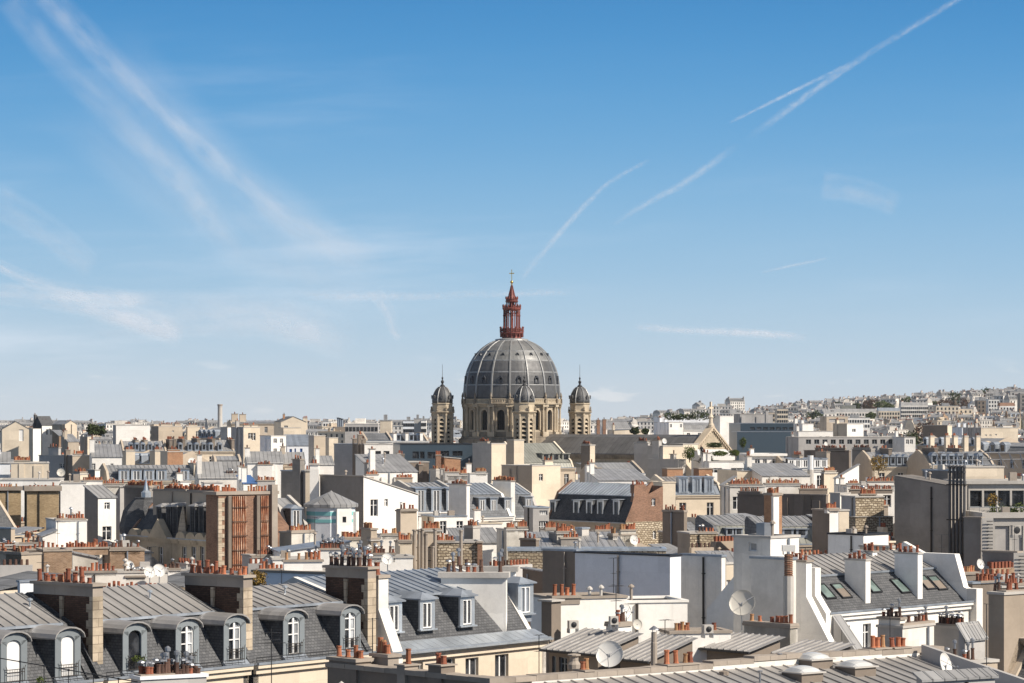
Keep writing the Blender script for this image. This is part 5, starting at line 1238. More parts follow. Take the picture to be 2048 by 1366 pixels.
# low chimney stack with glass-hatted pots and the guard rail, bottom left
t_ = B('low white chimney block with black-hatted pots at the bottom left', 262, 282, 402, 1360, 118, 30, 'greyp', V=1.4, U=3.0, vb=1366, cop='bluew', stacks=[('R', 284, 345, 1356, 8, 'd', {'off': .2, 'h0': .2, 'rows': 2, 'big': 1.2}), ('R', 350, 402, 1360, 7, 'd', {'off': .2, 'h0': .2, 'rows': 2, 'big': 1.25})])
a_, c_ = Vector(pt(-20, 1313, 112)), Vector(pt(275, 1364, 108)); o = thing('guard_rail', 'thin dark guard rail with posts slanting across the bottom left corner', 'railing', loc=tuple(a_))
r_ = MB(); dv = c_-a_; r_.tube((0, 0, 0), tuple(dv), .022, 5); r_.obj('handrail', 'darkmetal', o)
for i in range(6): p = dv*((i+.25)/6); r_ = MB(); r_.tube(tuple(p), (p.x, p.y, p.z-1.1), .02, 5); r_.lathe([(.04, p.z-.03), (.04, p.z+.04)], 6, p.x, p.y); r_.obj('post', 'darkmetal', o)
plant('planter', 'flower box with green plants on the balcony of the open arched dormer', 'plants', *FA.w(FA.u(275, -.1), -.15), ZE+.78, .35, .16, 160, .05, 'leaf', ry=.15)
plant('planter', 'small leafy pot plant at the foot of the leftmost arched dormers', 'plants', *FA.w(FA.u(80, -.1), -.15), ZE+.3, .2, .14, 90, .05, 'leaf', ry=.15)
# ------------------------------------------------------------------ left middle distance
t_ = B('beige rooftop block beside the antenna mast on the left edge', 8, 43, 83, 1110, 205, 45, 'beige', vb=1150, cop='cap', stacks=[('L', -20, 8, 1106, 6, 't'), ('L', 12, 42, 1108, 5, 'm')])
t_ = B('tan brick wall with a flat cap left of the white triangle wall', 82, 88, 144, 1103, 216, 18, 'brick_tan', V=4, vb=1150, cop='cap')
t_ = B('peeling white rubble wall between the two brick walls', 143, 145, 196, 1106, 222, 15, 'worn', V=4, vb=1150, roof='u', pyE=1118, rmat='zinc_s')
t_ = B('long brick wall with a row of pots on its stone coping, left', 213, 220, 289, 1102, 226, 15, 'brick_tan', V=5, vb=1150, cop='cap', stacks=[('R', 55, 130, 1101, 8, 'x', {'h0': .2, 't': .5}), ('R', 132, 216, 1098, 14, 'x', {'h0': .3, 't': .5, 'rows': 2}), ('R', 222, 280, 1098, 9, 'd', {'h0': .3})])
t_ = B('white low wall with a row of nine pots behind the long zinc roof', 140, 146, 335, 1147, 196, 10, 'white2', V=3, vb=1160, cop='slab', stacks=[('R', 148, 232, 1146, 10, 'm', {'h0': .2}), ('R', 252, 290, 1155, 6, 'd', {'h0': .2})])
t_ = B('long white coping wall with pots behind the second brick stack', 330, 336, 402, 1142, 215, 10, 'white', V=3, vb=1150, stacks=[('R', 338, 360, 1140, 6, 'd', {'h0': .2})])
t_ = B('pale blue-grey wall behind the third slate roof with a brown coping', 505, 690, 694, 1150, 168, 60, 'bluew', vb=1190, cop='cap', V=9)
t_ = B('grey metal-roofed block at the left edge with a dark red opening', 35, 40, 82, 1165, 186, 30, 'bluew', V=4, vb=1180, cop='zinc_b')
plant('ivy', 'ochre autumn ivy spilling over the wall behind the second brick stack', 'ivy', *pt(514, 1174, 160), .5, .45, 1500, .055, 'leaf_ochre', ry=.5)
t_ = B('bright white gabled house wall with a drainpipe, left', 100, 112, 174, 1042, 262, 20, 'white', V=5, vb=1100, cop='slab', stacks=[('R', 113, 170, 1040, 10, 'm', {'h0': .2})])
t_ = B('white slanting wall joined to the drainpipe gable on the left', 84, 85, 113, 1075, 258, 15, 'white', V=5, vb=1110, roof='u', pyE=1062, rmat='zinc_s')
t_ = B('low white wall with pots at the left edge under the slate roofs', -30, -20, 84, 1092, 240, 8, 'cream', V=4, vb=1110, stacks=[('R', -18, 30, 1098, 9, 'm', {'h0': .3, 'rows': 2}), ('R', 40, 84, 1088, 4, 'm', {'h0': .2})])
t_ = B('white tower house with a tiny window above a double window, grey brick side', 169, 196, 232, 997, 285, 40, 'white', matL='concrete', vb=1085, roof='v', dz=1.2, rmat='zinc_s', winsR=[(209, 220, 1005, 1019), (205, 223, 1053, 1081)], win_kw={'bars': 1})
t_ = B('big blank white wall on the left above the yellow brick block', -20, -10, 120, 961, 330, 6, 'white', V=8, vb=1000, cop='slab')
t_ = B('second blank white wall, slightly lower, right of the first on the left', 119, 121, 172, 967, 322, 8, 'white', V=8, vb=1040, cop='slab', stacks=[('R', 162, 205, 962, 12, 'm', {'h0': .5, 'off': 3})])
t_ = B('yellow ochre brick block with a heavy dark cornice and seven pots', 50, 54, 118, 982, 300, 12, 'brick_ochre', V=4, vb=1050, cop='cap', over=.5, coph=.5, stacks=[('R', 56, 112, 979, 7, 'r', {'h0': .2, 't': .6})])
t_ = B('ochre chimney wall at the left edge with eight orange pots', -30, -20, 42, 981, 306, 10, 'brick_ochre', matL='tan', V=3, vb=1000, cop='cap', over=.4, coph=.4, stacks=[('R', -18, 26, 978, 9, 't', {'h0': .2}), ('R', 30, 36, 978, 1, 't', {'h0': .2})])
MS('slate roofed house in shade at the left edge with a zinc valley', 45, 290, 52, -60, 45, 1075, 1000, 990, sb=3.5, vr=5, W=8, swap=False, dorm=(), vb=1060, zinc='zinc_b', endh=.0)
t_ = B('beige low building with a white cornice at the left edge', -30, 22, 30, 1058, 255, 60, 'beige', vb=1090, cop='zinc_b', winsL=[(2, 20, 1078, 1092)])
t_ = B('grey gable wall at the right of the white tower house', 232, 240, 262, 975, 300, 40, 'greyp', V=7, vb=1060, roof='v', dz=-1, rmat='zinc_s')
t_ = B('dark shaded double chimney wall left of the domed corner roof', 248, 299, 303, 976, 296, 50, 'concrete', vb=1010, cop='cap', stacks=[('L', 252, 298, 974, 14, 't', {'rows': 2})])
# Haussmann block in shade with pointed dormers
FC = Fr(436, 262, 36, True)
th, L, u0, u1, ze, zb_, zr = MS('ornate stone house in shade with curved pediments and pointed dormers in a steep slate roof', 436, 264, 36, 250, 436, 1080, 1022, 990, sb=2.6, vr=4.6, W=7, swap=True, wall='stone', party='brick_red', slate='slate', zinc='zinc_s', dorm=(318, 337, 350, 385, 402, 420), dk='sq', dw=1.0, dh=2.6, dpy=1066, dback=2.2, vfd=.6, pitch=2.4, rows=2, vb=1145, endh=.2, wins=[(p, p+9, 1093, 1140) for p in (294, 317, 364, 383, 400)], dkw={'cheek': 'slate', 'fw': 'slate', 'roof': 'zinc_s', 'glass': 'opening_dark', 'front': 'slate'})
for px in (268, 293, 363, 383, 401, 420):       # round pediments on the cornice
    uc = L.u(px, -.2); b = MB(L); n = 8
    b.prismv([(uc+cos(pi*i/n)*.95, ze+.15+sin(pi*i/n)*.75) for i in range(n+1)], -.35, .3); b.obj('pediment', 'stone', th)
uc = L.u(318, -.2); b = MB(L); b.prismv([(uc-1.9, ze+.15), (uc+1.9, ze+.15), (uc, ze+2.0)], -.4, .3); b.obj('pediment', 'stone', th)
b = MB(L); uc = L.u(357, .3); b.lathe([(.5, ze), (.55, ze+1.0), (.3, ze+2.4), (.03, ze+3.4)], 4, uc, .8); b.obj('stone_obelisk', 'ashlar', th)
o = thing('corner_dome', 'rounded slate corner roof with a little zinc lantern left of the pointed dormers', 'dome', loc=pt(292, 1068, 282)); b = MB(); b.smooth = False
b.lathe([(2.6, 0), (2.7, .8), (2.3, 2.4), (1.4, 3.4), (1.2, 3.5), (1.2, 3.7)], 8); b.obj('slate_dome', 'slate', o); b = MB(); b.lathe([(.5, 3.7), (.5, 4.2), (.25, 4.4), (.1, 5.2), (.02, 5.8)], 8); b.obj('lantern', 'zinc_new', o)
t_ = B('long shaded chimney wall above the pointed dormers with a row of bright orange pots', 306, 372, 376, 984, 274, 40, 'beige', V=9, vb=1010, cop='cap', stacks=[('L', 308, 330, 981, 4, 't', {'off': .1}), ('L', 330, 372, 981, 12, 't', {'off': .1, 'rows': 2})])
t_ = B('second chimney wall above the pointed dormers, nearer the brick gable', 372, 430, 434, 987, 268, 40, 'beige', V=7, vb=1030, cop='cap', stacks=[('L', 376, 430, 984, 16, 't', {'off': .1, 'rows': 2, 'big': 1.15})])
# the brick gable with rust flues
L = Fr(437, 263, 34); U = uR(L, 578); th = thing('brick_gable_house', 'tall brown brick gable with two rust-orange flue shafts and a stone edge', 'house', L)
z = L.z(990); zt = z
b = MB(L); b.prismv([(0, 0), (U, 0), (U, L.z(1052, U)), (U*.84, z-1.6), (U*.84, z), (0, z)], .02, 2.5); b.obj('gable', 'brick_red', th)
b = MB(L)
for i in range(26):
    zz = z-.3-i*.42; w = .35 if i % 2 else .6
    if i > 7: pass
    b.box(-.05, w, -.06, .1, zz-.4, zz)
b.obj('quoins', 'ashlar', th)
b = MB(L); b.box(-.3, U*.85, -.12, 2.6, z, z+.3); b.obj('coping', 'cap', th)
for (p0, p1) in ((462, 491), (519, 535)):
    ua, ub = uR(L, p0), uR(L, p1); n = int((ub-ua)/.2); f = MB(L)
    for i in range(n): f.lathe([((ub-ua)/n/2, z-7.2), ((ub-ua)/n/2, z-.15)], 6, ua+(i+.5)*(ub-ua)/n, -.16)
    fl = f.obj('flue_shaft', 'flue', th); s = MB(L)
    for i in range(5): s.box(ua-.1, ub+.05, -.4, -.36, z-1.2-i*1.35, z-1.14-i*1.35)
    s.obj('iron_strap', 'iron', fl); s = MB(L); s.box(ua-.45, ua-.12, -.35, .02, z-7.2, z-.1); s.obj('shadow_strip', 'brownp', fl)  # dark brown strip paints in the shadow gap left of each flue
ua = uR(L, 541); b = MB(L); b.box(ua, ua+.62, -.3, .5, z-7.5, z+.9); b.obj('pilaster', 'cap', th)
pots(th, L, (.2, 1.2), (uR(L, 484), 1.2), z+.3, 12, 't', big=1.2); pots(th, L, (uR(L, 500), .5), (uR(L, 538), .5), z+.3, 7, 't', big=1.2); pots(th, L, (uR(L, 546), .8), (U*.84, .8), z+.3, 7, 't', big=1.2)
footprint(L, 0, U, 0, 3, 985, 1120)
t_ = B('small white rooftop hut at the foot of the rust flues', 484, 500, 512, 1112, 246, 42, 'slab', vb=1140, cop='slab')
t_ = B('white wall with bullet-shaped pots at the foot of the brick gable', 500, 505, 552, 1116, 236, 10, 'white', V=3, vb=1135, cop='cap', stacks=[('R', 515, 545, 1112, 6, 'm', {'h0': .1})])
# turquoise-striped rounded house
L = Fr(662, 272, 20); th = thing('striped_round_house', 'rounded pale house with turquoise painted bands under a small zinc cone roof', 'house', L)
zE = L.z(1014); b = MB(); rr = 2.45; b.lathe([(rr, 0), (rr, zE)], 10); b.obj('wall', 'bluew', th)
for k, (p0, p1) in enumerate(((1022, 1030), (1037, 1044))): s = MB(); z0, z1 = L.z(p1), L.z(p0); s.lathe([(rr+.015, z0), (rr+.03, z0+.01), (rr+.03, z1-.01), (rr+.015, z1)], 10); s.obj('painted_band', 'turq', th)
b = MB(); b.lathe([(rr+.3, zE+.02), (rr+.32, zE+.3), (.15, zE+1.5), (.05, zE+1.6)], 10); b.obj('roof', 'zinc_s', th)
b = MB(); x = .15; b.box(-.2, 1.25, -rr-.35, -rr+.5, 0, zE-.1); b.obj('white_panel', 'white', th); b = MB(); b.box(.35, .7, -rr-.37, -rr-.345, zE-1.4, zE-.85); b.obj('window', 'glass', th)
b = MB(); b.cyl(1.75, -rr-.15, 0, zE-.4, .28, .28, 10); b.obj('downpipe', 'white', th)
footprint(L, -2.5, 2.5, -2.5, 2.5, 1000, 1080)
t_ = MS('slate and zinc mansard with one white dormer beside the brick gable', 578, 268, 30, 577, 625, 1078, 1020, 996, sb=2.2, vr=5, W=8, dorm=(593,), dh=2.0, dw=1.1, dpy=1058, vb=1070, party='slab')
t_ = B('large grey shaded wall and bright white gable with a tall window, left of centre', 640, 727, 836, 953, 308, 40, 'white', matL='concrete', vb=1075, roof='u', pyE=990, rmat='slab', winsR=[(741, 756, 999, 1033), (769, 776, 998, 1013)], winsL=())  # concrete tone on the left wall is painted shade of the white house
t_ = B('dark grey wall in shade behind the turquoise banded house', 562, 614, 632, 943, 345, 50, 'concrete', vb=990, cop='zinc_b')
for k, (px, py, w, lb) in enumerate(((613, 942, .32, 'slim tall beige chimney left of the large grey wall'), (625, 930, .5, 'tallest slim white chimney against the large grey wall'))):
    x, y, z = pt(px+4, py, 318-k*4); o = thing('chimney', lb, 'chimney', loc=(x, y, 0)); b = MB(); b.box(-w, w, -.4, .4, 15, z); b.obj('shaft', 'cream' if k == 0 else 'white', o); b = MB(); b.box(-w-.1, w+.1, -.5, .5, z, z+.2); b.obj('cap', 'slab', o)
    for i in range(2): inst('pot', POTS['r'][1], o, (-.15+.3*i, 0, z+.2))
t_ = B('beige chimney block with nine orange pots in front of the turquoise banded house', 559, 583, 629, 1067, 246, 44, 'worn', matL='beige', vb=1100, cop='cap', stacks=[('R', 584, 626, 1064, 9, 't', {'off': .05, 'big': 1.25}), ('L', 560, 582, 1066, 0, 't', {})])
t_ = B('zinc roof sloping up to the right below the beige chimney block', 556, 560, 700, 1106, 232, 12, 'white', V=6, vb=1125, roof='u', pyE=1085, rmat='zinc_b')
t_ = B('worn wall with twelve small orange pots left of the white gable', 680, 683, 740, 1080, 238, 10, 'worn', V=3, vb=1110, cop='cap', stacks=[('R', 684, 738, 1077, 12, 't', {'h0': .2, 'rows': 2, 'big': 1.2})])
t_ = B('narrow beige chimney tower at the foot of the white gable, two pot rows', 736, 742, 760, 1082, 231, 30, 'beige', V=1.5, vb=1130, stacks=[('R', 742, 757, 1079, 3, 't', {'h0': .2}), ('L', 722, 742, 1060, 6, 't', {'h0': 1.0, 'mat': 'beige'})])
t_ = B('white wall lined with dark pots left of the round white dish', 542, 546, 640, 1120, 205, 8, 'white', V=3, vb=1150, cop='slab', stacks=[('R', 618, 636, 1118, 5, 'd', {'h0': .2, 'rows': 2}), ('R', 640, 690, 1100, 13, 'd', {'h0': .8, 'rows': 2})])
t_ = B('white coping wall with pots behind the dark brick stack', 556, 560, 670, 1146, 186, 10, 'white', V=3, vb=1150, cop='slab', stacks=[('R', 568, 645, 1124, 9, 'm', {'h0': 1.2}), ('R', 516, 560, 1142, 6, 'm', {'h0': .2})])
t_ = B('long low white wall with slim dark pots, centre left behind the square dormers', 672, 676, 826, 1117, 198, 8, 'white', V=3, vb=1140, cop='slab', stacks=[('R', 680, 745, 1114, 11, 'd', {'h0': .3}), ('R', 745, 790, 1110, 9, 'd', {'h0': .3})])
t_ = B('small beige tower with pots on a ledge left of the vertical flue pipes', 792, 801, 834, 1023, 252, 35, 'beige', V=3, vb=1090, cop='cap', stacks=[('R', 802, 832, 1021, 5, 'm', {'h0': .2})])
t_ = B('white chimney block with a row of orange pots below the white gable', 758, 762, 812, 1072, 240, 10, 'white2', V=2.5, vb=1100, cop='slab', stacks=[('R', 764, 808, 1070, 7, 't', {'h0': .3, 'big': 1.2})])
t_ = B('beige chimney block with six orange pots left of the flue pipes', 796, 800, 824, 1086, 226, 12, 'cream', V=2.5, vb=1130, cop='cap', stacks=[('R', 797, 822, 1083, 6, 't', {'h0': .2, 'big': 1.25})])
# ------------------------------------------------------------------ centre
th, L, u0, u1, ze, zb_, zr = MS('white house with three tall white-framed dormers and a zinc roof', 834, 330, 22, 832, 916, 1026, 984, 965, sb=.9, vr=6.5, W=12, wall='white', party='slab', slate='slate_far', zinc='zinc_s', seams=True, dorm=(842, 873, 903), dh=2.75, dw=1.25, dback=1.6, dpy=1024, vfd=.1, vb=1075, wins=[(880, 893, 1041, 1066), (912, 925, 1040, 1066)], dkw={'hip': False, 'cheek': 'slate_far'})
t_ = B('white front with two dark windows below the three tall dormers', 836, 868, 934, 1034, 312, 18, 'white', matL='cream', vb=1072, winsR=[(880, 893, 1042, 1068), (913, 926, 1042, 1068)], cop='zinc_b', V=5)
slabwall('dark shaded chimney wall with a bright white end between the dormered roofs', 898, 933, 967, 968, 322, 48, .55, 18, 'white', 9, 't', cop=.14)
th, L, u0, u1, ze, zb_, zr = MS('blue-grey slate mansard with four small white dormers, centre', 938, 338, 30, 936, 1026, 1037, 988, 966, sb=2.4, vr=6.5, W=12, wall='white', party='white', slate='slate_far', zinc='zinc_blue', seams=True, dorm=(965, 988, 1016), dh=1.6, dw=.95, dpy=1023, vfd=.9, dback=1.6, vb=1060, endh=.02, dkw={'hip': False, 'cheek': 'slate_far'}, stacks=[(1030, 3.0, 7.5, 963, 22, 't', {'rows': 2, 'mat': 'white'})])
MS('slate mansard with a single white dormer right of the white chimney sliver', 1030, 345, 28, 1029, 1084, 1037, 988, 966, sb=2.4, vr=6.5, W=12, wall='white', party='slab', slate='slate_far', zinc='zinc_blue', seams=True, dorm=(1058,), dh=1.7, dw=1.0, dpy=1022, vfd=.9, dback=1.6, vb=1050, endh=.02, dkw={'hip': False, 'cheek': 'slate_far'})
t_ = B('grey glazed stair house with small panes right of the single white dormer', 1064, 1066, 1098, 1016, 325, 15, 'greyp', V=4, vb=1095, cop='zinc_new', winsR=[(1079, 1095, 1021, 1030), (1078, 1096, 1042, 1075)], win_kw={'bars': 3, 'trans': 2})
t_ = B('white house front with a cream cornice under the small dormers', 955, 958, 1004, 1048, 300, 14, 'white', V=5, vb=1095, cop='cream', winsR=[(965, 970, 1055, 1072)])
t_ = B('lean zinc canopy with dark timber posts behind the rubble wall, centre', 905, 915, 1005, 1088, 262, 12, 'white', V=5, vb=1115, roof='v', dz=1.2, rmat='zinc_s')
th, L, u0, u1, ze, zb_, zr = MS('dark slate mansard in shade with grey dormers, left of the brick and rubble gable', 1254, 328.5, 38, 1090, 1254, 1046, 990, 966, sb=1.9, vr=4.0, W=6.2, swap=True, wall='beige', party='brick_red', slate='slate', zinc='zinc_b', seams=True, dorm=(1105, 1152, 1178, 1200, 1232), dh=2.0, dw=1.1, dback=2.0, vfd=.8, dpy=1034, vb=1090, dkw={'hip': False, 'cheek': 'slate', 'fw': 'greywood', 'roof': 'zinc_b'}, wins=[(1110, 1130, 1056, 1078), (1190, 1220, 1056, 1085)])
L = Fr(1251, 326, 35); U = uR(L, 1326); th = thing('gable_house', 'tall gable of brown brick above pale rubble stone with two white windows', 'house', L); zt = L.z(970); zm = L.z(1044)
def gw(p): return (uR(L, p[0]), uR(L, p[1]), L.z(p[3], uR(L, p[0])), L.z(p[2], uR(L, p[0])))
w1, w2 = gw((1303, 1311, 997, 1012)), gw((1305, 1312, 1062, 1078))
b = MB(L); xa = uR(L, 1268); grid_wall(b, xa, U, zm, zt-1.6, 0, [w1], .2); b.add([(0, 0, zm), (xa, 0, zm), (xa, 0, zt-1.2), (xa-.25, 0, zt-2.2)], [(0, 1, 2, 3)]); b.add([(xa, 0, zt-1.6), (U, 0, zt-1.6), (U, 0, zt-.2), (xa+(U-xa)*.5, 0, zt-1.1), (xa, 0, zt)], [(0, 1, 2, 3, 4)]); b.quad((U, 0, zm), (U, 9, zm), (U, 9, zt), (U, 0, zt-.2)); b.obj('brick_gable', 'brick_red', th)
b = MB(L); grid_wall(b, 0, U, 0, zm, -.03, [w2], .2); b.quad((U, 0, 0), (U, 9, 0), (U, 9, zm), (U, 0, zm)); b.obj('rubble_wall', 'rubble', th)
for w in (w1, w2): window(th, L, *w, .12)
b = MB(L); b.add([(xa-.3, -.12, zt-2.0), (xa, -.12, zt), (xa, .3, zt), (xa-.3, .3, zt-2.0)], [(0, 1, 2, 3)]); b.box(xa, uR(L, 1292), .02, .7, zt-1, zt+.02); b.obj('parapet', 'brick_red', th); pots(th, L, (xa, .35), (uR(L, 1292), .35), zt+.03, 7, 'r')
footprint(L, 0, U, 0, 9, 968, 1092)
t_ = B('plain cream wall right of the brown brick gable', 1323, 1325, 1351, 966, 345, 20, 'cream', V=5, vb=1018, cop='cream')
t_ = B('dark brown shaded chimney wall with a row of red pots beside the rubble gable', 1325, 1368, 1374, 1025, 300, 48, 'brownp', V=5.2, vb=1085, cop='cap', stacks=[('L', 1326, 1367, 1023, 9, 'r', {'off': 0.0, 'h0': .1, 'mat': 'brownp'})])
t_ = B('low rubble garden wall stepping down right of the brick gable', 1326, 1328, 1352, 1065, 305, 15, 'rubble', V=2, vb=1090, cop='slab')
t_ = B('mixed brick and rubble block with a pale coping right of the dark chimney wall', 1373, 1380, 1436, 1068, 270, 14, 'rubble', matL='tan', V=4, vb=1110, cop='slab', stacks=[('R', 1396, 1432, 1066, 5, 'm', {'h0': .1})])
t_ = B('long pale rubble stone wall with a zinc coping across the centre', 1012, 1016, 1332, 1102, 232, 0, 'rubble', V=3, vb=1130, cop='zinc_new', coph=.22)
t_ = B('rubble stone wall crossed by drain pipes, centre', 872, 876, 965, 1086, 236, 6, 'rubble', V=4, vb=1140, cop='slab', stacks=[('R', 874, 908, 1084, 7, 't', {'h0': .2, 'big': 1.2}), ('R', 955, 964, 1086, 0, 't', {'mat': 'brick_red', 'h0': 3, 'off': -.3})])
o = thing('flue_pipes', 'row of tall weathered flue pipes standing before the rubble wall', 'flue pipes', loc=(*pt(845, 1100, 228)[:2], 0))
for k, (px, p0) in enumerate(((822, 1071), (829, 1062), (838, 1062), (845, 1060), (852, 1069), (866, 1095), (870, 1060), (922, 1063))):
    x, y, z0 = pt(px, 1145, 228); z1 = pt(px, p0, 228)[2]; b = MB(); b.cyl(x-o.location.x, 0, z0-3, z1, .15, .14, 8); b.cyl(x-o.location.x, 0, z1, z1+.12, .2, .2, 8); b.obj('pipe', 'cap', o)
for py in (1096, 1122): b = MB(); z = pt(0, py, 228)[2]; b.box(pt(818, py, 228)[0]-o.location.x, pt(876, py, 228)[0]-o.location.x, .12, .16, z, z+.06); b.obj('bracket', 'iron', o)
t_ = B('chimney block with bright orange pots at the head of the flue pipes', 845, 848, 882, 1063, 238, 14, 'beige', V=2, vb=1090, stacks=[('R', 848, 880, 1060, 12, 't', {'h0': .2, 'rows': 2, 'big': 1.3})])
t_ = B('grey chimney block with four pots and a small conifer, centre', 928, 946, 960, 1056, 262, 45, 'slab', matL='concrete', vb=1080, cop='slab', stacks=[('L', 930, 945, 1054, 3, 't', {'off': .1, 'mat': 'concrete'}), ('R', 948, 959, 1054, 3, 't', {'off': .1})])
t_ = B('peeling white wall with stacked orange pots, centre of the middle ground', 1008, 1013, 1055, 1061, 258, 18, 'worn', V=3, vb=1100, cop='slab', stacks=[('R', 1014, 1030, 1058, 5, 't', {'h0': .2, 'big': 1.15}), ('R', 1036, 1054, 1056, 9, 't', {'h0': .2, 'rows': 2, 'big': 1.2})])
t_ = B('small dark brick chimney with two red pots on the zinc roof', 1040, 1072, 1077, 1081, 240, 50, 'brownp', V=3.4, vb=1100, cop='cap', stacks=[('L', 1042, 1070, 1080, 3, 'r', {'h0': .1, 'mat': 'brownp'})])
t_ = B('white chimney block with crowded orange pots right of the zinc roof', 1088, 1092, 1130, 1061, 262, 14, 'white', V=2, vb=1090, cop='cap', stacks=[('R', 1092, 1120, 1058, 8, 't', {'h0': .2, 'big': 1.2})])
t_ = B('grey stone chimney with two tiers of pots, centre right', 1107, 1114, 1152, 1068, 246, 16, 'worn', matL='concrete', V=2.5, vb=1095, cop='slab', stacks=[('R', 1114, 1150, 1065, 11, 't', {'h0': .2, 'rows': 2, 'big': 1.2}), ('R', 1122, 1160, 1078, 7, 'm', {'h0': .8, 'off': -1.2, 'mat': 'concrete'})])
t_ = B('grey and white rooftop cabin among the pots, centre right', 1152, 1164, 1178, 1058, 250, 40, 'slab', matL='greyp', vb=1090, cop='zinc_b')
t_ = B('white chimney block with eight orange pots before the rubble gable', 1188, 1192, 1224, 1065, 264, 12, 'white2', V=2, vb=1090, cop='cap', stacks=[('R', 1192, 1222, 1062, 9, 't', {'h0': .2, 'big': 1.15})])
t_ = B('dark chimney stack with a lit pale end in front of the rubble gable', 1216, 1226, 1235, 1073, 248, 40, 'slab', matL='concrete', V=2.2, vb=1092, cop='cap', stacks=[('R', 1226, 1234, 1070, 4, 't', {'h0': .2})])
t_ = B('black-walled chimney stack with pots right beside the white dish pair', 1236, 1244, 1274, 1071, 252, 20, 'worn', matL='concrete', V=2, vb=1090, cop='cap', stacks=[('R', 1242, 1272, 1062, 9, 't', {'h0': .6, 'rows': 2, 'big': 1.15})])
t_ = B('shallow zinc roof between the small chimneys, centre right', 1060, 1064, 1250, 1097, 244, 4, 'white', V=8, vb=1100, roof='v', dz=1.0, rmat='zinc_s')
# ------------------------------------------------------------------ right middle distance
t_ = B('long dark brown shaded wall above the zinc roofs on the right', 1475, 1652, 1656, 991, 330, 62, 'brownp', V=20, vb=1032, cop='cap', stacks=[('L', 1478, 1520, 985, 10, 't', {'h0': .2, 'mat': 'brownp'})])
th, L, u0, u1, ze, zb_, zr = MS('grey zinc mansard with three dark roof windows behind the white penthouse', 1560, 262, 12, 1530, 1650, 1093, 1052, 1032, sb=2.2, vr=6, W=6.6, wall='beige', party='slate_far', back=False, slate='zinc_green', zinc='zinc_s', seams=True, vb=1095, dorm=(1550, 1576, 1604), dk='small', dw=1.1, dh=.7, dpy=1070, vfd=1.0, dback=.9, dkw={'arch': False, 'col': 'zinc_b'}, endh=.02)
MS('zinc roof in half shade left of the tall brick and white stack', 1430, 275, 18, 1440, 1532, 1085, 1050, 1030, sb=2.0, vr=6, W=6.6, wall='beige', party='slate_far', back=False, slate='zinc_green', zinc='zinc_s', seams=True, vb=1085, dorm=(1460, 1478), dk='small', dw=.8, dh=.7, dpy=1068, vfd=.8, dback=.9, dkw={'arch': False}, endh=.02)
t_ = B('tall red brick chimney stack with a white middle strip and a crown of orange pots', 1528, 1545, 1564, 991, 258, 45, 'brick_orange', vb=1045, cop='cap', stacks=[('R', 1546, 1562, 989, 5, 't', {'off': .1, 'mat': 'brick_orange', 'big': 1.2}), ('L', 1529, 1544, 989, 4, 't', {'off': .1, 'mat': 'brick_orange', 'big': 1.2})])
b = MB(Fr(1545, 257.6, 45)); L = Fr(1545, 257.6, 45); tt = B('white plastered strip chimney set against the red brick stack', 1546, 1547, 1558, 993, 256.5, 45, 'white', V=.25, vb=1050, coph=.03)
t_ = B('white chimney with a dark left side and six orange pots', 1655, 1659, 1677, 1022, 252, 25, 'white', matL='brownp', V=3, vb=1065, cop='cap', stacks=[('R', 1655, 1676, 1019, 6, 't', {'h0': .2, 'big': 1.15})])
t_ = B('narrow beige brick shaft right of the six-pot white chimney', 1676, 1678, 1698, 1022, 262, 20, 'cream', V=3, vb=1065)
t_ = B('pale rubble tower with a flat stone cap and flared foot', 1707, 1711, 1768, 995, 280, 14, 'rubble', matL='greyp', V=4, vb=1060, cop='slab', stacks=[('R', 1722, 1752, 990, 9, 't', {'h0': .2, 'rows': 2})])
t_ = B('flared lower part of the pale rubble tower', 1709, 1711, 1786, 1034, 279, 14, 'rubble', V=3.4, vb=1060, cop='slab', coph=.05)
t_ = B('grey and white panelled penthouse left of the rubble tower', 1660, 1680, 1700, 988, 300, 45, 'white2', matL='greyp', vb=1020, winsR=[(1684, 1687, 1008, 1020), (1689, 1692, 1008, 1020), (1694, 1697, 1008, 1020)])
th, L, U, V, z = B('massive windowless grey-brown concrete building with a sloping top on the right', 1789, 1900, 1934, 973, 262, 50, 'concrete', vb=1140, roof='v', pyE=953, rmat='concrete', over=.03)
b = MB(L.sib())
o = thing('flue_pipes', 'five dark vertical flue pipes running up the corner of the concrete building', 'flue pipes', L)
for i in range(5):
    v = vL(L, 1899+i*7, -.25); v = vL(L, 1899, -.3)-i*.38; b = MB(L); zz = L.z(935); b.cyl(-.25+.02*i, v, 0, zz, .13, .13, 8); b.lathe([(.19, zz-.5), (.19, zz-.3)], 8, -.25, v); b.lathe([(.2, zz), (.2, zz+.15), (.05, zz+.25)], 8, -.25, v); b.obj('pipe', 'pipegrey', o)
for py in (970, 1040, 1110): b = MB(L); z_ = L.z(py); b.box(-.45, -.06, vL(L, 1899, -.3)-1.8, vL(L, 1899, -.3)+.25, z_, z_+.1); b.obj('clamp', 'iron', o)
t_ = B('grey penthouse volume on top of the concrete building', 1845, 1896, 1900, 942, 275, 50, 'concrete', vb=960, V=8, U=3, cop='zinc_b')
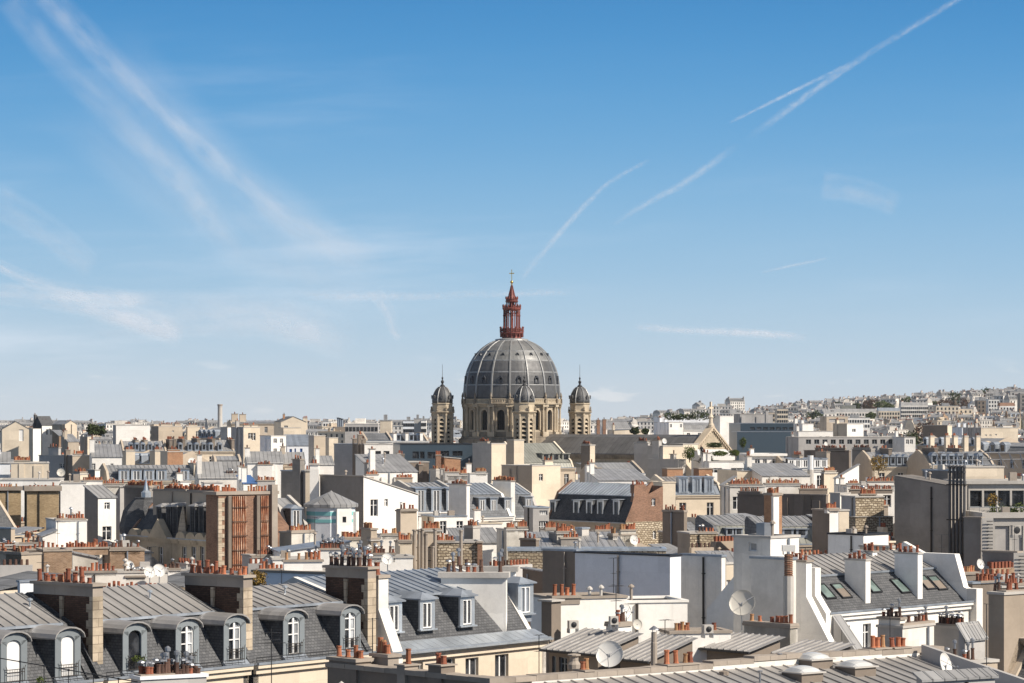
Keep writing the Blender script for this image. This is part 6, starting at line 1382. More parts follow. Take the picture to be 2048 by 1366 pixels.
# modern terrace building, right edge
th, L, U, V, z = B('modern flat-roofed building with tall glazed bays and a planted terrace at the right edge', 1932, 1937, 2120, 968, 266, 6, 'slab', V=8, vb=1030, winsR=[(1940+28*i, 1964+28*i, 981, 1014) for i in range(6)], win_kw={'glass': 'glass', 'frame': 'greywood', 'bars': 0, 'trans': 0}, cop='slab', coph=.3, over=.5)
t_ = B('lower storey of the modern building with grey shutters behind the balcony', 1965, 1968, 2120, 1036, 258, 6, 'slab', V=6, vb=1110, winsR=[(1990, 2019, 1052, 1105), (2024, 2046, 1052, 1105), (2050, 2075, 1052, 1105)], win_kw={'glass': 'greyp', 'frame': 'greywood', 'bars': 0, 'trans': 0}, cop='slab', coph=.5, over=.4)
t_ = B('dark grey side wall left of the shuttered storey at the right edge', 1928, 1962, 1968, 1037, 250, 50, 'concrete', vb=1110, V=4, cop='cap')
t_ = B('low dark grey block below the planted terrace at the right edge', 1965, 2034, 2044, 1106, 240, 52, 'concrete', vb=1160, cop='cap')
t_ = B('louvred stair block on the roof of the modern building', 1927, 1930, 2008, 935, 275, 8, 'cream', V=6, vb=960, cop='slab')
L = Fr(1937, 262, 6); r_ = thing('terrace_railing', 'glass and steel railing along the planted terrace on the right', 'railing', L); b = railing(L, 0, uR(L, 2100), -.3, L.z(1036, 0, -.3), 1.0, .9, .02); b.obj('posts', 'steel', r_)
for k, (px, w, h) in enumerate(((1996, .8, .55), (2012, .8, .4), (2024, 1.0, .5), (2042, .9, .6))): plant('terrace_plant', ['yellow-green shrub at the left end of the planted terrace', 'low green bush second along the terrace railing', 'spreading green bush third along the terrace railing', 'dense green bush at the right edge of the terrace'][k], 'shrub', *pt(px, 1031, 263.5), w, h, 260, .09, 'leaf', seed=k+5, ry=.5)
plant('terrace_tree', 'small yellow-leaved tree in front of the glazed bays on the right', 'tree', *pt(1985, 1030, 264), .6, .6, 220, .1, 'leaf_ochre', trunk=.8, seed=9)
L = Fr(1905, 285, 8); r_ = thing('pergola', 'light steel pergola frame with guy posts on the roof of the modern building', 'pergola', L)
for i in range(9):
    px = 1880+i*21; u = uR(L, px); z = L.z(938, u); b = MB(L); b.tube((u, 0, z), (u-.25, .6, z+1.6), .05, 4); b.tube((u-.25, .6, z+1.6), (u+.35, -.4, z+.1), .03, 4); b.obj('post', 'steel', r_)
for k in (.55, 1.0): b = MB(L); z = L.z(938); b.tube((uR(L, 1872), .6*k, z+1.6*k), (uR(L, 2052), .6*k, z+1.6*k+.1), .05, 4); b.obj('rail', 'steel', r_)
acbox('square air conditioner on the shuttered balcony at the right edge', 2032, 1070, 256, .9, .9, .4)
for k, (x0, py0, py1) in enumerate(((1976, 1036, 1104), (2040, 1106, 1170))):
    x, y, z1 = pt(x0, py0, 249-k*12); z0 = pt(x0, py1, 249-k*12)[2]; o = thing('ladder', ['white-edged wall ladder beside the shuttered storey', 'wall ladder at the right edge below the dark grey block'][k], 'ladder', loc=(x, y, z0)); b = MB(); b.box(-.5, .5, .15, .35, -3, z1-z0); b.obj('backing', 'slab', o)
    for i in range(int((z1-z0)/.3)): b = MB(); b.box(-.12, .42, -.05, .0, i*.3, i*.3+.07); b.obj('rung', 'darkmetal', o)
t_ = B('low chimney clump with orange pots left of the small white dish, right', 1925, 1930, 1960, 1150, 196, 30, 'brownp', V=2.4, vb=1180, cop='cap', stacks=[('R', 1930, 1955, 1148, 5, 't', {'h0': .1})])
t_ = B('zinc topped brown block with pots below the small dish, right edge', 1930, 1945, 2010, 1168, 182, 36, 'brownp', V=5, vb=1200, cop='zinc_b', stacks=[('R', 1962, 2008, 1166, 9, 'r', {'h0': .1, 'rows': 2})])
t_ = B('dark roofed pot-lined block at the right edge above the brown chimney building', 2000, 2004, 2090, 1176, 170, 30, 'brownp', V=3, vb=1190, stacks=[('R', 2014, 2060, 1172, 9, 'r', {'h0': .1})])
# ------------------------------------------------------------------ far middle distance: rows of houses between 400 and 1300 m
LISTED.append(([(-19, 728), (20, 728), (20, 775), (-19, 775)], 860, 1190, 540, 906, 728))
LISTED.append(([(5, 728), (45, 690), (62, 715), (12, 752)], 1100, 1482, 860, 925, 700))
t_ = B('pale cream party wall with a blank chimney, directly left of the grey dormered roof', 945, 983, 1012, 888, 470, 45, 'cream', matL='slab', vb=930, stacks=[('L', 955, 975, 884, 8, 'r', {'off': .2})])  # grey left face: shade put into the colour of the cream wall
t_ = B('cream cube on top of the pale party wall in front of the church', 1014, 1028, 1048, 881, 462, 45, 'cream', matL='beige', vb=920)
t_ = B('cream lower block with a small window in front of the grey dormered roof', 1003, 1064, 1121, 932, 440, 45, 'cream', matL='beige', vb=966, cop='slab', winsR=[(1078, 1086, 948, 962)], stacks=[('R', 1090, 1106, 922, 6, 't', {'off': .2})])
MS('green-grey standing roof with three dormers and glazed bays before the church', 1048, 480, 35, 1048, 1150, 938, 925, 886, sb=.9, vr=6, W=12, wall='beige', party='cream', slate='zinc_green', zinc='zinc_green', dorm=(1092, 1112, 1132), dk='small', dw=1.6, dh=1.6, dpy=922, vfd=1.5, dback=2.5, vb=955, dkw={'arch': False, 'col': 'zinc_green'})
t_ = B('slim beige chimney block with orange pots standing before the nave roof', 1162, 1180, 1190, 891, 455, 45, 'cream', matL='brownp', vb=940, stacks=[('L', 1163, 1178, 889, 8, 't', {'off': .1, 'mat': 'brownp'})])
t_ = B('broad grey shaded blocks before the nave with a tall left wing', 1268, 1296, 1300, 887, 455, 45, 'slab', vb=950, stacks=[('L', 1275, 1294, 883, 8, 't', {'off': .2, 'mat': 'slab'})], V=8)
t_ = B('low wide grey block with a pipe railing right of the tall wing', 1295, 1326, 1366, 893, 450, 45, 'cream', matL='slab', vb=945)
t_ = B('low cream block with two steps on the terrace roof', 1340, 1366, 1396, 889, 462, 45, 'cream', matL='beige', vb=930)
t_ = B('grey stepped base below the wide grey block', 1296, 1356, 1372, 920, 446, 45, 'slab', matL='slab', vb=950)
t_ = B('white terrace house with flat white slabs and long windows right of the nave', 1395, 1418, 1502, 924, 440, 10, 'white', V=10, vb=948, winsR=[(1420, 1444, 936, 946), (1462, 1498, 936, 947)], win_kw={'bars': 2}, near=False)
t_ = B('white penthouse with an awning behind the terrace plants', 1396, 1400, 1470, 903, 455, 10, 'white', V=6, vb=925, near=False)
o = thing('awning', 'broad white awning stretched over the roof terrace', 'awning', loc=pt(1427, 903, 450)); b = MB(); b.add([(-2.6, -1.5, -.5), (2.7, -1.5, -.5), (2.0, .8, .35), (-2.6, .8, .35), (-2.6, -1.5, -.62), (2.7, -1.5, -.62), (2.0, .8, .25), (-2.6, .8, .25)], [(0, 1, 2, 3), (7, 6, 5, 4), (0, 4, 5, 1)]); b.obj('canvas', 'awning', o)
for k, (px, py, w, h, m_, lb) in enumerate(((1379, 925, 1.2, 1.3, 'leaf', 'round yellow-green bush left on the roof terrace'), (1411, 930, 1.5, .9, 'leaf_dark', 'grey-green shrub spilling over the terrace edge'), (1440, 912, 1.6, .5, 'leaf', 'low hedge of mixed plants under the white awning'), (1470, 912, 1.0, .6, 'leaf', 'bush at the right end of the awning terrace'), (1430, 895, 1.6, .5, 'leaf_dark', 'dark planting on the roof above the awning'), (1757, 950, 1.7, 1.6, 'leaf_ochre', 'yellow-green tree between the roofs on the right'), (1486, 900, .9, 1.4, 'leaf', 'small green tree beside the church gable'))):
    plant('roof_tree' if h > 1 else 'shrub', lb, 'tree' if h > 1 else 'shrub', *pt(px, py, 446 if k < 5 else 430 if k == 5 else 600), w*.8, h*.8, 1100, .10, m_, seed=20+k, trunk=.5 if h > 1 else 0)
# the person on the terrace
o = thing('person', 'person in black standing on the roof terrace before the white awning', 'person', loc=pt(1403, 913, 443)); me = bpy.data.meshes.new('body')
vs = [(0, 0, .92), (0, 0, 1.2), (0, 0, 1.42), (0, -.02, 1.52), (0, -.03, 1.62), (0, -.03, 1.76), (.2, 0, 1.4), (.27, -.03, 1.12), (.26, -.14, .88), (-.2, 0, 1.4), (-.28, .02, 1.12), (-.27, -.1, .88), (.1, 0, .85), (.12, -.02, .48), (.12, 0, .08), (.13, -.14, .03), (-.1, 0, .85), (-.13, .03, .48), (-.14, .05, .08), (-.15, -.1, .03)]
me.from_pydata(vs, [(0, 1), (1, 2), (2, 3), (3, 4), (4, 5), (2, 6), (6, 7), (7, 8), (2, 9), (9, 10), (10, 11), (0, 12), (12, 13), (13, 14), (14, 15), (0, 16), (16, 17), (17, 18), (18, 19)], []); me.materials.append(MATS['cloth_black'])
ob = bpy.data.objects.new('body', me); COL.objects.link(ob); ob.parent = o; md = ob.modifiers.new('skin', 'SKIN'); md2 = ob.modifiers.new('sub', 'SUBSURF'); md2.levels = md2.render_levels = 1
rad = [.16, .17, .15, .06, .09, .08, .07, .055, .035, .07, .055, .035, .1, .07, .05, .04, .1, .07, .05, .04]
for i, r_ in enumerate(rad): me.skin_vertices[0].data[i].radius = (r_, r_)
me.skin_vertices[0].data[0].use_root = True
b = MB(); b.smooth = True; b.lathe([(.03, 1.56), (.085, 1.62), (.1, 1.7), (.085, 1.78), (.02, 1.82)], 10, 0, -.03); b.obj('head', 'skin', o)
# left group
C4 = dict(near=False)
t_ = B('cream gable of a chapel-like house with one tall white arched window on the left skyline', 0, 4, 60, 858, 760, 12, 'cream', V=12, vb=885, roof='gv', pyE=843, rmat='slate_far', winsR=[(38, 47, 859, 882)], win_kw={'glass': 'whitepaint', 'bars': 0, 'trans': 0})
t_ = B('small white end wall right of the chapel-like gable', 58, 66, 82, 858, 755, 40, 'white', matL='cream', vb=886)
t_ = B('dark slate roofed tall house with a spirelet on the left skyline', 66, 84, 108, 850, 800, 30, 'white', matL='slate', vb=868, roof='gu', dz=2.5, rmat='slate', stacks=[('R', 84, 94, 843, 5, 'r', {'off': 2})])
t_ = B('beige double house with a pale panel on the left skyline', 104, 130, 154, 848, 790, 30, 'cream', matL='beige', vb=872, roof='gv', dz=1.0, stacks=[('R', 133, 144, 843, 5, 'r', {'off': 2})])
t_ = B('brick and beige low house under the skyline, left', 85, 118, 134, 872, 720, 20, 'brick_tan', V=9, vb=892, roof='v', dz=1.4)
t_ = B('tan house with pyramid zinc roof under the skyline, left', 134, 136, 158, 884, 690, 20, 'beige', V=9, vb=898, roof='v', dz=1.8)
t_ = B('narrow beige party walls with a white chimney, left background', 160, 175, 184, 874, 740, 45, 'cream', matL='beige', vb=893)
t_ = B('long white block on the left skyline', 212, 232, 300, 851, 840, 12, 'white', matL='greyp', V=14, vb=878, stacks=[('R', 250, 262, 848, 8, 'r', {'off': 3})])
t_ = B('blank sand-coloured block with a tiny opening on the left skyline', 302, 317, 365, 853, 790, 30, 'beige', matL='concrete', vb=880, winsR=[(344, 348, 861, 864)], stacks=[('R', 322, 345, 849, 10, 'r', {'off': 3}), ('R', 350, 362, 848, 6, 'r', {'off': 5})])
t_ = B('second blank sand-coloured block right of the first', 372, 375, 400, 854, 800, 20, 'cream', vb=874, stacks=[('R', 377, 395, 850, 8, 'r', {'off': 3})])
MS('dark slate mansard in shade between the sand blocks, left background', 440, 700, 42, 392, 440, 877, 864, 855, sb=2.5, vr=5, W=10, swap=True, slate='slate', dorm=(400, 409, 418, 428), dk='small', dw=1.3, dh=1.6, vb=880, wall='beige')
t_ = B('grey shaded party wall left of the twin cream walls', 441, 455, 462, 855, 690, 45, 'white2', matL='greyp', vb=885)
t_ = B('twin tall cream party walls with a thin joint, left background', 462, 487, 520, 855, 610, 30, 'cream', matL='greyp', vb=892, stacks=[('R', 488, 500, 851, 5, 'r', {'off': 1}), ('R', 503, 515, 851, 5, 'r', {'off': 1})])  # cream walls throughout; the grey on the left is painted shade
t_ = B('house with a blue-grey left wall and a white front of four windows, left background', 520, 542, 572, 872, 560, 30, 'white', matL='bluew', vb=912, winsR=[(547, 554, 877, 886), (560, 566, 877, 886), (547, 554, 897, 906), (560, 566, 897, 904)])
t_ = B('grey-blue roofed house with blue shutters behind small roofs', 572, 574, 622, 892, 575, 8, 'bluew', V=9, vb=912, roof='v', dz=2.2, rmat='zinc_b', winsR=[(579, 584, 898, 906), (589, 592, 897, 909), (600, 605, 897, 909)], win_kw={'glass': 'blueshutter', 'frame': 'blueshutter', 'bars': 0, 'trans': 0})
t_ = B('tan block with a grey left face beside the blue shuttered house', 617, 628, 651, 872, 560, 35, 'beige', matL='greyp', vb=912, roof='flat')  # grey of the left face is shade put into its material
t_ = B('cream house wall narrowing upward right of the tan block', 656, 658, 676, 876, 590, 20, 'cream', V=7, vb=915)
t_ = B('large plain cream gable high on the skyline left of the church', 558, 562, 612, 843, 830, 14, 'cream', V=13, vb=872, roof='gv', pyE=833, rmat='slate_far', stacks=[('R', 606, 615, 836, 4, 'r', {'off': .2}), ('R', 566, 570, 829, 1, 'r', {'off': 6, 'mat': 'brick_orange'})])
t_ = B('cream lower walls below the large plain gable', 564, 567, 602, 856, 800, 14, 'cream', V=9, vb=872)
MS('long flat zinc roof with rooftop cabins on the left skyline', 470, 900, 10, 462, 562, 848, 845, 841, sb=1.5, vr=8, W=16, wall='beige', vb=855, dorm=(), stacks=[(476, 4, 6, 828, 3, 'r', {'t': 2}), (492, 4, 6, 829, 3, 'r', {'t': 2})])
o = thing('factory_chimney', 'tall lone concrete smokestack on the left skyline', 'smokestack', loc=(*pt(440, 860, 1150)[:2], 0)); b = MB(); b.cyl(0, 0, 0, pt(0, 809, 1150)[2], 1.15, .95, 14); b.obj('shaft', 'slab', o); b = MB(); z = pt(0, 809, 1150)[2]; b.cyl(0, 0, z-.5, z+.1, 1.1, 1.1, 14); b.obj('rim', 'cap', o)
MS('curved zinc mansard with round dormers and a row of dark stacks, left background', 252, 560, 14, 246, 334, 905, 892, 882, sb=2.6, vr=5, W=11, slate='zinc_s', zinc='zinc_s', wall='cream', dorm=(262, 274, 286, 300, 314), dk='small', dh=1.4, dw=.9, dpy=899, vb=907, stacks=[(277, 1, 7, 881, 10, 'r'), (295, 1, 7, 881, 10, 'r'), (345, 1, 7, 880, 10, 'r', {'mat': 'brownp'})])
MS('long zinc mansard with hooked round dormers, right continuation of the curved one', 340, 575, 18, 345, 470, 904, 892, 880, sb=2.6, vr=5, W=11, slate='zinc_s', zinc='zinc_s', wall='cream', dorm=(361, 380, 394, 408, 422, 440), dk='small', dh=1.4, dw=.9, dpy=899, vb=912, stacks=[(353, 1, 7, 879, 8, 'r', {'mat': 'brownp'}), (371, 1, 7, 879, 8, 'r', {'mat': 'brownp'}), (400, 1, 7, 878, 8, 'r', {'mat': 'brownp'}), (430, 1, 7, 879, 8, 'r', {'mat': 'brownp'}), (469, 1, 7, 880, 8, 'r', {'mat': 'brownp'})])
MS('dark mansard in shade with small bright dormers between orange stacks, left', 332, 490, 30, 246, 332, 929, 915, 904, sb=2.4, vr=5, W=9, swap=True, slate='slate', zinc='zinc_s', wall='beige', dorm=(262, 281, 299, 320), dk='small', dh=1.4, dw=1.0, vb=932)
t_ = B('orange brick party wall beside the dark dormered mansard', 330, 335, 366, 904, 480, 25, 'brick_orange', matL='cream', V=4, vb=925, stacks=[('R', 336, 360, 900, 10, 't', {'off': .2})])
t_ = B('cream chimney block with a terracotta row, left end of the dark mansard', 248, 252, 270, 903, 492, 25, 'cream', V=3, vb=925, stacks=[('R', 252, 268, 900, 8, 't', {'off': .2})])
t_ = B('cream chimney block with a terracotta row in the middle of the dark mansard', 306, 310, 327, 903, 488, 25, 'cream', V=3, vb=922, stacks=[('R', 310, 326, 900, 8, 't', {'off': .2})])
MS('slate mansard with five green-awninged dormers behind a wall of pots, left', 240, 400, 16, 215, 400, 963, 946, 930, sb=1.6, vr=5.5, W=12, slate='slate_far', zinc='zinc_s', wall='cream', dorm=(248, 273, 298, 323, 368), dh=1.5, dw=1.5, dpy=960, vfd=.2, vb=966, near=True, seams=True, dkw={'hip': False, 'cheek': 'slate_far', 'roof': 'slate_far', 'fw': 'whitepaint'}, stacks=[(396, 1, 6, 928, 3, 't', {'mat': 'cream'})])
MS('zinc barrel roof with a dark boarded end, left of centre', 440, 440, 10, 430, 484, 930, 920, 912, sb=2, vr=5, W=10, slate='slate', zinc='zinc_s', wall='greyp', vb=942)
t_ = B('beige rooftop block with pots and a tall vent, left background', 16, 22, 98, 927, 410, 10, 'cream', V=9, vb=955, stacks=[('R', 28, 60, 922, 18, 't', {'off': .5, 'rows': 2})])
t_ = B('rounded grey zinc tank-like roof at the left edge', -20, -5, 20, 925, 420, 10, 'bluew', V=8, vb=955, roof='gu', dz=1.5, rmat='zinc_s')
t_ = B('grey gable with a stepped chimney and one window, left background', 78, 128, 138, 912, 440, 55, 'beige', matL='greyp', vb=950, winsL=[(119, 128, 927, 936)], stacks=[('L', 97, 117, 896, 4, 'r', {'off': .3, 'mat': 'greyp'})])
t_ = B('broad tan wall left of the white windowed house, left background', 138, 145, 183, 912, 435, 20, 'beige', matL='brownp', V=8, vb=950, stacks=[('R', 148, 168, 909, 8, 'r', {'off': .4})])
t_ = B('white house under a wide zinc roof with shuttered windows, left background', 180, 184, 244, 915, 428, 10, 'white', V=9, vb=948, roof='v', dz=1.8, rmat='zinc_s', winsR=[(184, 191, 927, 940), (221, 227, 927, 935)])
t_ = B('small white and black blocks in front of the white windowed house', 175, 190, 200, 941, 400, 35, 'white', matL='concrete', vb=960)
t_ = B('cream chimney block with orange pots in front of the grey gable', 145, 160, 176, 949, 385, 40, 'cream', matL='concrete', vb=962, stacks=[('R', 160, 174, 945, 7, 't', {'off': .1}), ('L', 146, 158, 945, 5, 't', {'off': .1})])
t_ = B('long low white wall of pots right of the blank white walls', 172, 176, 250, 973, 345, 8, 'worn', V=6, vb=1000, stacks=[('R', 178, 248, 969, 16, 'm', {'h0': .2})])
t_ = B('dark pot-lined chimney wall in front of the slate mansard, left', 250, 252, 330, 975, 335, 6, 'concrete', V=5, vb=985, stacks=[('R', 254, 325, 972, 20, 't', {'h0': .2, 'rows': 2})])
t_ = B('white cube with pots in front of the slate mansard', 358, 361, 382, 964, 350, 15, 'white', V=4, vb=978, stacks=[('R', 345, 358, 968, 5, 'd', {'h0': .2})])
t_ = B('white low cube left of the blue tarpaulin roof', 406, 409, 445, 967, 345, 12, 'white', V=4, vb=980)
t_ = B('low roof under a blue tarpaulin slope, left of centre', 484, 487, 513, 968, 352, 15, 'white', V=5, vb=985, roof='v', dz=.9, rmat='tarp', stacks=[('R', 515, 550, 962, 10, 't', {'off': .3, 'mat': 'greyp'})])
t_ = B('dull zinc saddle roof with a stove pipe, left of centre', 395, 398, 486, 955, 375, 10, 'white2', V=9, vb=970, roof='gu', dz=2.0, rmat='zinc_s', stacks=[('R', 452, 482, 950, 8, 'd', {'off': 1})])
t_ = B('low zinc roofed house with a white front, centre left background', 492, 495, 566, 925, 430, 8, 'white', V=9, vb=940, roof='gu', dz=1.6, rmat='zinc_s', stacks=[('R', 515, 545, 930, 8, 'r', {'off': -.5})])
t_ = B('second low zinc roofed house with a skylight, centre left background', 564, 567, 610, 926, 436, 8, 'beige', V=8, vb=940, roof='gu', dz=1.6, rmat='zinc_s', stacks=[('R', 570, 605, 934, 10, 'd', {'off': -.5})])
t_ = B('zinc roof patch between the slim chimneys and the large pale wall', 632, 634, 668, 928, 440, 10, 'white', V=9, vb=940, roof='gu', dz=1.2, rmat='zinc_s')
t_ = B('grey box-like blank building with a rounded dark rim, centre left', 668, 716, 724, 889, 470, 55, 'slab', matL='greyp', vb=930, cop='zinc_b')
t_ = B('white modern house with wide ribbon windows and a dark brown side, centre left', 722, 729, 786, 889, 445, 14, 'white', matL='brownp', V=10, vb=930, winsR=[(742, 762, 902, 911), (767, 779, 902, 912), (741, 753, 926, 930)], win_kw={'bars': 1, 'trans': 0, 'frame': 'darkmetal'})
MS('grey slate mansard above the white modern house', 730, 500, 12, 732, 786, 884, 880, 866, sb=.8, vr=6, W=9, slate='slate_far', zinc='slate_far', wall='white', dorm=(), vb=884, wins=[(740, 745, 885, 888), (752, 757, 885, 888), (775, 780, 885, 888)])
t_ = B('blue-black modern building with a long glazed terrace before the church', 786, 800, 945, 889, 475, 8, 'office', V=12, vb=925, winsR=[(825, 838, 903, 917), (840, 849, 903, 917), (855, 870, 904, 917), (880, 898, 902, 912), (905, 925, 902, 912)], win_kw={'frame': 'darkmetal', 'bars': 1, 'trans': 0}, cop='darkmetal')
MS('grey slate mansard with white chimney ends behind the dark modern building', 785, 560, 14, 784, 858, 884, 879, 868, sb=1.6, vr=5, W=9, slate='slate_far', zinc='slate_far', wall='white', dorm=(797, 823, 840), dk='small', dh=1.3, vb=886, stacks=[(793, 0, 4, 867, 0, 'r', {'mat': 'white'}), (817, 0, 4, 867, 0, 'r', {'mat': 'white'}), (846, 0, 4, 866, 0, 'r', {'mat': 'white'})])
t_ = B('orange brick block with white timber posts in front of the dark modern building', 876, 889, 921, 915, 420, 14, 'brick_orange', V=4, vb=950, roof='u', pyE=918, rmat='slab', stacks=[('R', 872, 882, 911, 4, 'r', {'off': .2, 'mat': 'brick_red'})])
t_ = B('brown-walled rooftop with a white post and orange pots, centre left background', 800, 805, 858, 925, 425, 10, 'brownp', V=7, vb=945, cop='slab', stacks=[('R', 838, 846, 930, 3, 't', {'off': -.6, 'h0': 2})])
t_ = B('white chimney block on the zinc roof, centre left', 796, 799, 812, 932, 395, 20, 'white', V=1.5, vb=955)
t_ = B('zinc roof with battens rising behind the three tall dormers', 742, 746, 835, 945, 370, 18, 'white', V=9, vb=965, roof='v', dz=2.2, rmat='zinc_s', stacks=[('R', 733, 757, 950, 7, 't', {'off': -1.2, 'h0': 1}), ('R', 793, 825, 957, 11, 't', {'off': -2.0, 'h0': 2, 'mat': 'beige'}), ('R', 730, 742, 927, 6, 't', {'off': 2, 'h0': 3, 'mat': 'greyp'})])
t_ = B('grey party wall carrying orange pots right of the zinc roof, centre', 860, 872, 880, 941, 385, 45, 'slab', matL='greyp', vb=965, stacks=[('L', 862, 872, 939, 5, 't', {'off': .1, 'mat': 'greyp'})])
t_ = B('cluttered low blocks with many orange pots, centre background', 893, 896, 935, 952, 380, 14, 'greyp', V=5, vb=966, stacks=[('R', 890, 918, 945, 8, 't', {'h0': .6, 'rows': 2}), ('R', 922, 934, 948, 5, 't', {'h0': .5})])
t_ = B('white low block with orange pots, centre background', 936, 940, 975, 948, 392, 12, 'white', V=4, vb=962, stacks=[('R', 952, 972, 944, 8, 't', {'h0': .3, 'rows': 2})])
# behind and right of the church
t_ = B('pair of slim brick chimneys with a pale roof right of the far church tower', 1204, 1207, 1262, 857, 900, 10, 'white', V=14, vb=868, roof='gu', dz=2.2, rmat='zinc_s', stacks=[('R', 1194, 1200, 840, 3, 'r', {'off': -1, 'mat': 'brick_red', 't': 1, 'h0': 6}), ('R', 1206, 1212, 839, 3, 'r', {'off': -1, 'mat': 'brick_red', 't': 1, 'h0': 6})])
t_ = B('small cream sloped house with a plant-grown roof behind the nave', 1222, 1228, 1290, 861, 860, 10, 'cream', V=10, vb=868, roof='u', dz=.5, near=False)
t_ = B('white block with two grey openings and a ribbed roof behind the nave', 1311, 1338, 1366, 845, 870, 20, 'white', matL='bluew', V=12, vb=862, winsR=[(1340, 1344, 848, 855), (1360, 1364, 848, 855)], near=False)
MS('ribbed zinc roof stretching behind the church gable cross', 1366, 880, 8, 1366, 1432, 860, 850, 845, sb=3, vr=6, W=12, slate='zinc_s', zinc='zinc_s', wall='white', dorm=(), vb=862)
t_ = B('pale penthouses with roof gardens behind the ribbed roof', 1311, 1320, 1424, 834, 1000, 8, 'bluew', V=12, vb=845, near=False)
t_ = B('round white rooftop drum with light boxes near the gable cross', 1432, 1440, 1482, 832, 980, 12, 'white', V=12, vb=850, near=False)
for k, (px, w) in enumerate(((1340, 2.5), (1352, 1.5), (1362, 2.0), (1395, 3.0), (1412, 2.6), (1378, 2.0))): plant('roof_bush', ['dark shrub left on the rooftop garden behind the nave', 'slender shrub on the rooftop garden behind the nave', 'round shrub on the rooftop garden behind the nave', 'loose olive thicket on the rooftop garden', 'loose olive thicket nearest the gable cross', 'low shrub in the middle of the rooftop garden'][k], 'shrub', *pt(px, 840, 985), w, w*.55, 260, .3, 'leaf_dark', seed=40+k)
t_ = B('long dark blue glass office building in stepped tiers, right of the church', 1478, 1481, 1606, 847, 800, 6, 'office', V=18, vb=885, winsR=[(1500+i*13, 1510+i*13, 854, 860) for i in range(8)]+[(1484+i*13, 1494+i*13, 870, 876) for i in range(8)], win_kw={'frame': 'office_glass', 'bars': 0, 'trans': 0, 'glass': 'glass'}, near=False, cop='zinc_b')
t_ = B('grey ventilation blocks on top of the blue glass office', 1478, 1480, 1546, 829, 830, 6, 'greyp', V=10, vb=847, near=False)
t_ = B('lower terrace wing of the blue glass office', 1470, 1474, 1598, 864, 780, 6, 'office', V=8, vb=885, near=False, cop='zinc_b')
t_ = B('cream stair tower left of the two cream boxes on the right background', 1603, 1605, 1627, 848, 720, 10, 'white', V=8, vb=875, near=False)
t_ = B('long low white rooftop block joining the cream boxes', 1594, 1597, 1668, 863, 715, 8, 'white', V=8, vb=878, near=False)
t_ = B('two cream boxes, left one in soft shade, right background', 1666, 1694, 1727, 848, 700, 30, 'white', matL='cream', vb=875, near=False)
t_ = B('grey-topped block with a recessed panel behind the cream boxes', 1650, 1653, 1696, 833, 950, 8, 'beige', V=9, vb=846, near=False, winsR=[(1658, 1690, 838, 845)], win_kw={'glass': 'greyp', 'frame': 'greyp', 'bars': 0, 'trans': 0})
t_ = B('long grey office row of square windows, right background', 1592, 1597, 1813, 875, 640, 6, 'greyp', V=14, vb=895, near=False, winsR=[(1612+i*16.5, 1622+i*16.5, 879, 888) for i in range(12)], win_kw={'frame': 'greywood', 'bars': 1, 'trans': 0})
t_ = B('white end pavilion with two windows at the end of the grey office row', 1808, 1809, 1831, 875, 632, 8, 'white', V=10, vb=900, near=False, winsR=[(1812, 1818, 879, 888), (1820, 1826, 879, 888)])
t_ = B('long dark brown wall topped with red pots, right background', 1608, 1698, 1702, 902, 520, 58, 'brownp', V=24, vb=932, cop='cap', stacks=[('L', 1630, 1690, 897, 24, 'r', {'h0': .2, 'mat': 'brownp'})])
t_ = B('grey-brown wall ending in a curved zinc edge, right background', 1704, 1742, 1750, 899, 500, 55, 'concrete', vb=935, stacks=[('L', 1706, 1740, 896, 14, 'r', {'h0': .2, 'mat': 'concrete'})])
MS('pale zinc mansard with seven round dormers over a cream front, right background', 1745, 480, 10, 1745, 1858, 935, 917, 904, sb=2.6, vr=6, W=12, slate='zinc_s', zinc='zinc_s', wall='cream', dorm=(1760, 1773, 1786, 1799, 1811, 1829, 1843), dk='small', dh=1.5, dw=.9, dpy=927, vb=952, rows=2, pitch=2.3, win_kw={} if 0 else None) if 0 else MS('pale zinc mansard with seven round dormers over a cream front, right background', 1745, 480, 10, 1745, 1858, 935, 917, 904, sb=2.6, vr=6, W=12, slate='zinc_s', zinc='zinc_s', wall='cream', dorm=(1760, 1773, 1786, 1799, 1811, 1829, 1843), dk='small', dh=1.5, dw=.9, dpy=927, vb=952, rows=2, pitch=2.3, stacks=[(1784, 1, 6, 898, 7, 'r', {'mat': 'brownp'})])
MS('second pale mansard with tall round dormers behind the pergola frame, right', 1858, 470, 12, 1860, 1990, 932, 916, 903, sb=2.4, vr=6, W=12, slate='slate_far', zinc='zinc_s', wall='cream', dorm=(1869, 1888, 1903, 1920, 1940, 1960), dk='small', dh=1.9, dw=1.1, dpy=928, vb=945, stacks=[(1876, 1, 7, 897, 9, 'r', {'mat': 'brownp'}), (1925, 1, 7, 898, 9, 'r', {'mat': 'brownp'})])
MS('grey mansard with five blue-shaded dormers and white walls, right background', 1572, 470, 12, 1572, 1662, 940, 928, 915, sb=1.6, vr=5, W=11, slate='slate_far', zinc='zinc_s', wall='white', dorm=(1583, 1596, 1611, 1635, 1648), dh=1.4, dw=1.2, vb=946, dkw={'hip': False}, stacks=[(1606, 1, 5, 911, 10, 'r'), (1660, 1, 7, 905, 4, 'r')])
MS('long dark mansard in shade with a file of lit chimney ends, right background', 1985, 600, 36, 1835, 1985, 893, 886, 876, sb=2, vr=5, W=10, swap=True, slate='slate', zinc='zinc_s', wall='beige', dorm=(1850, 1880, 1910, 1945), dk='small', vb=895)
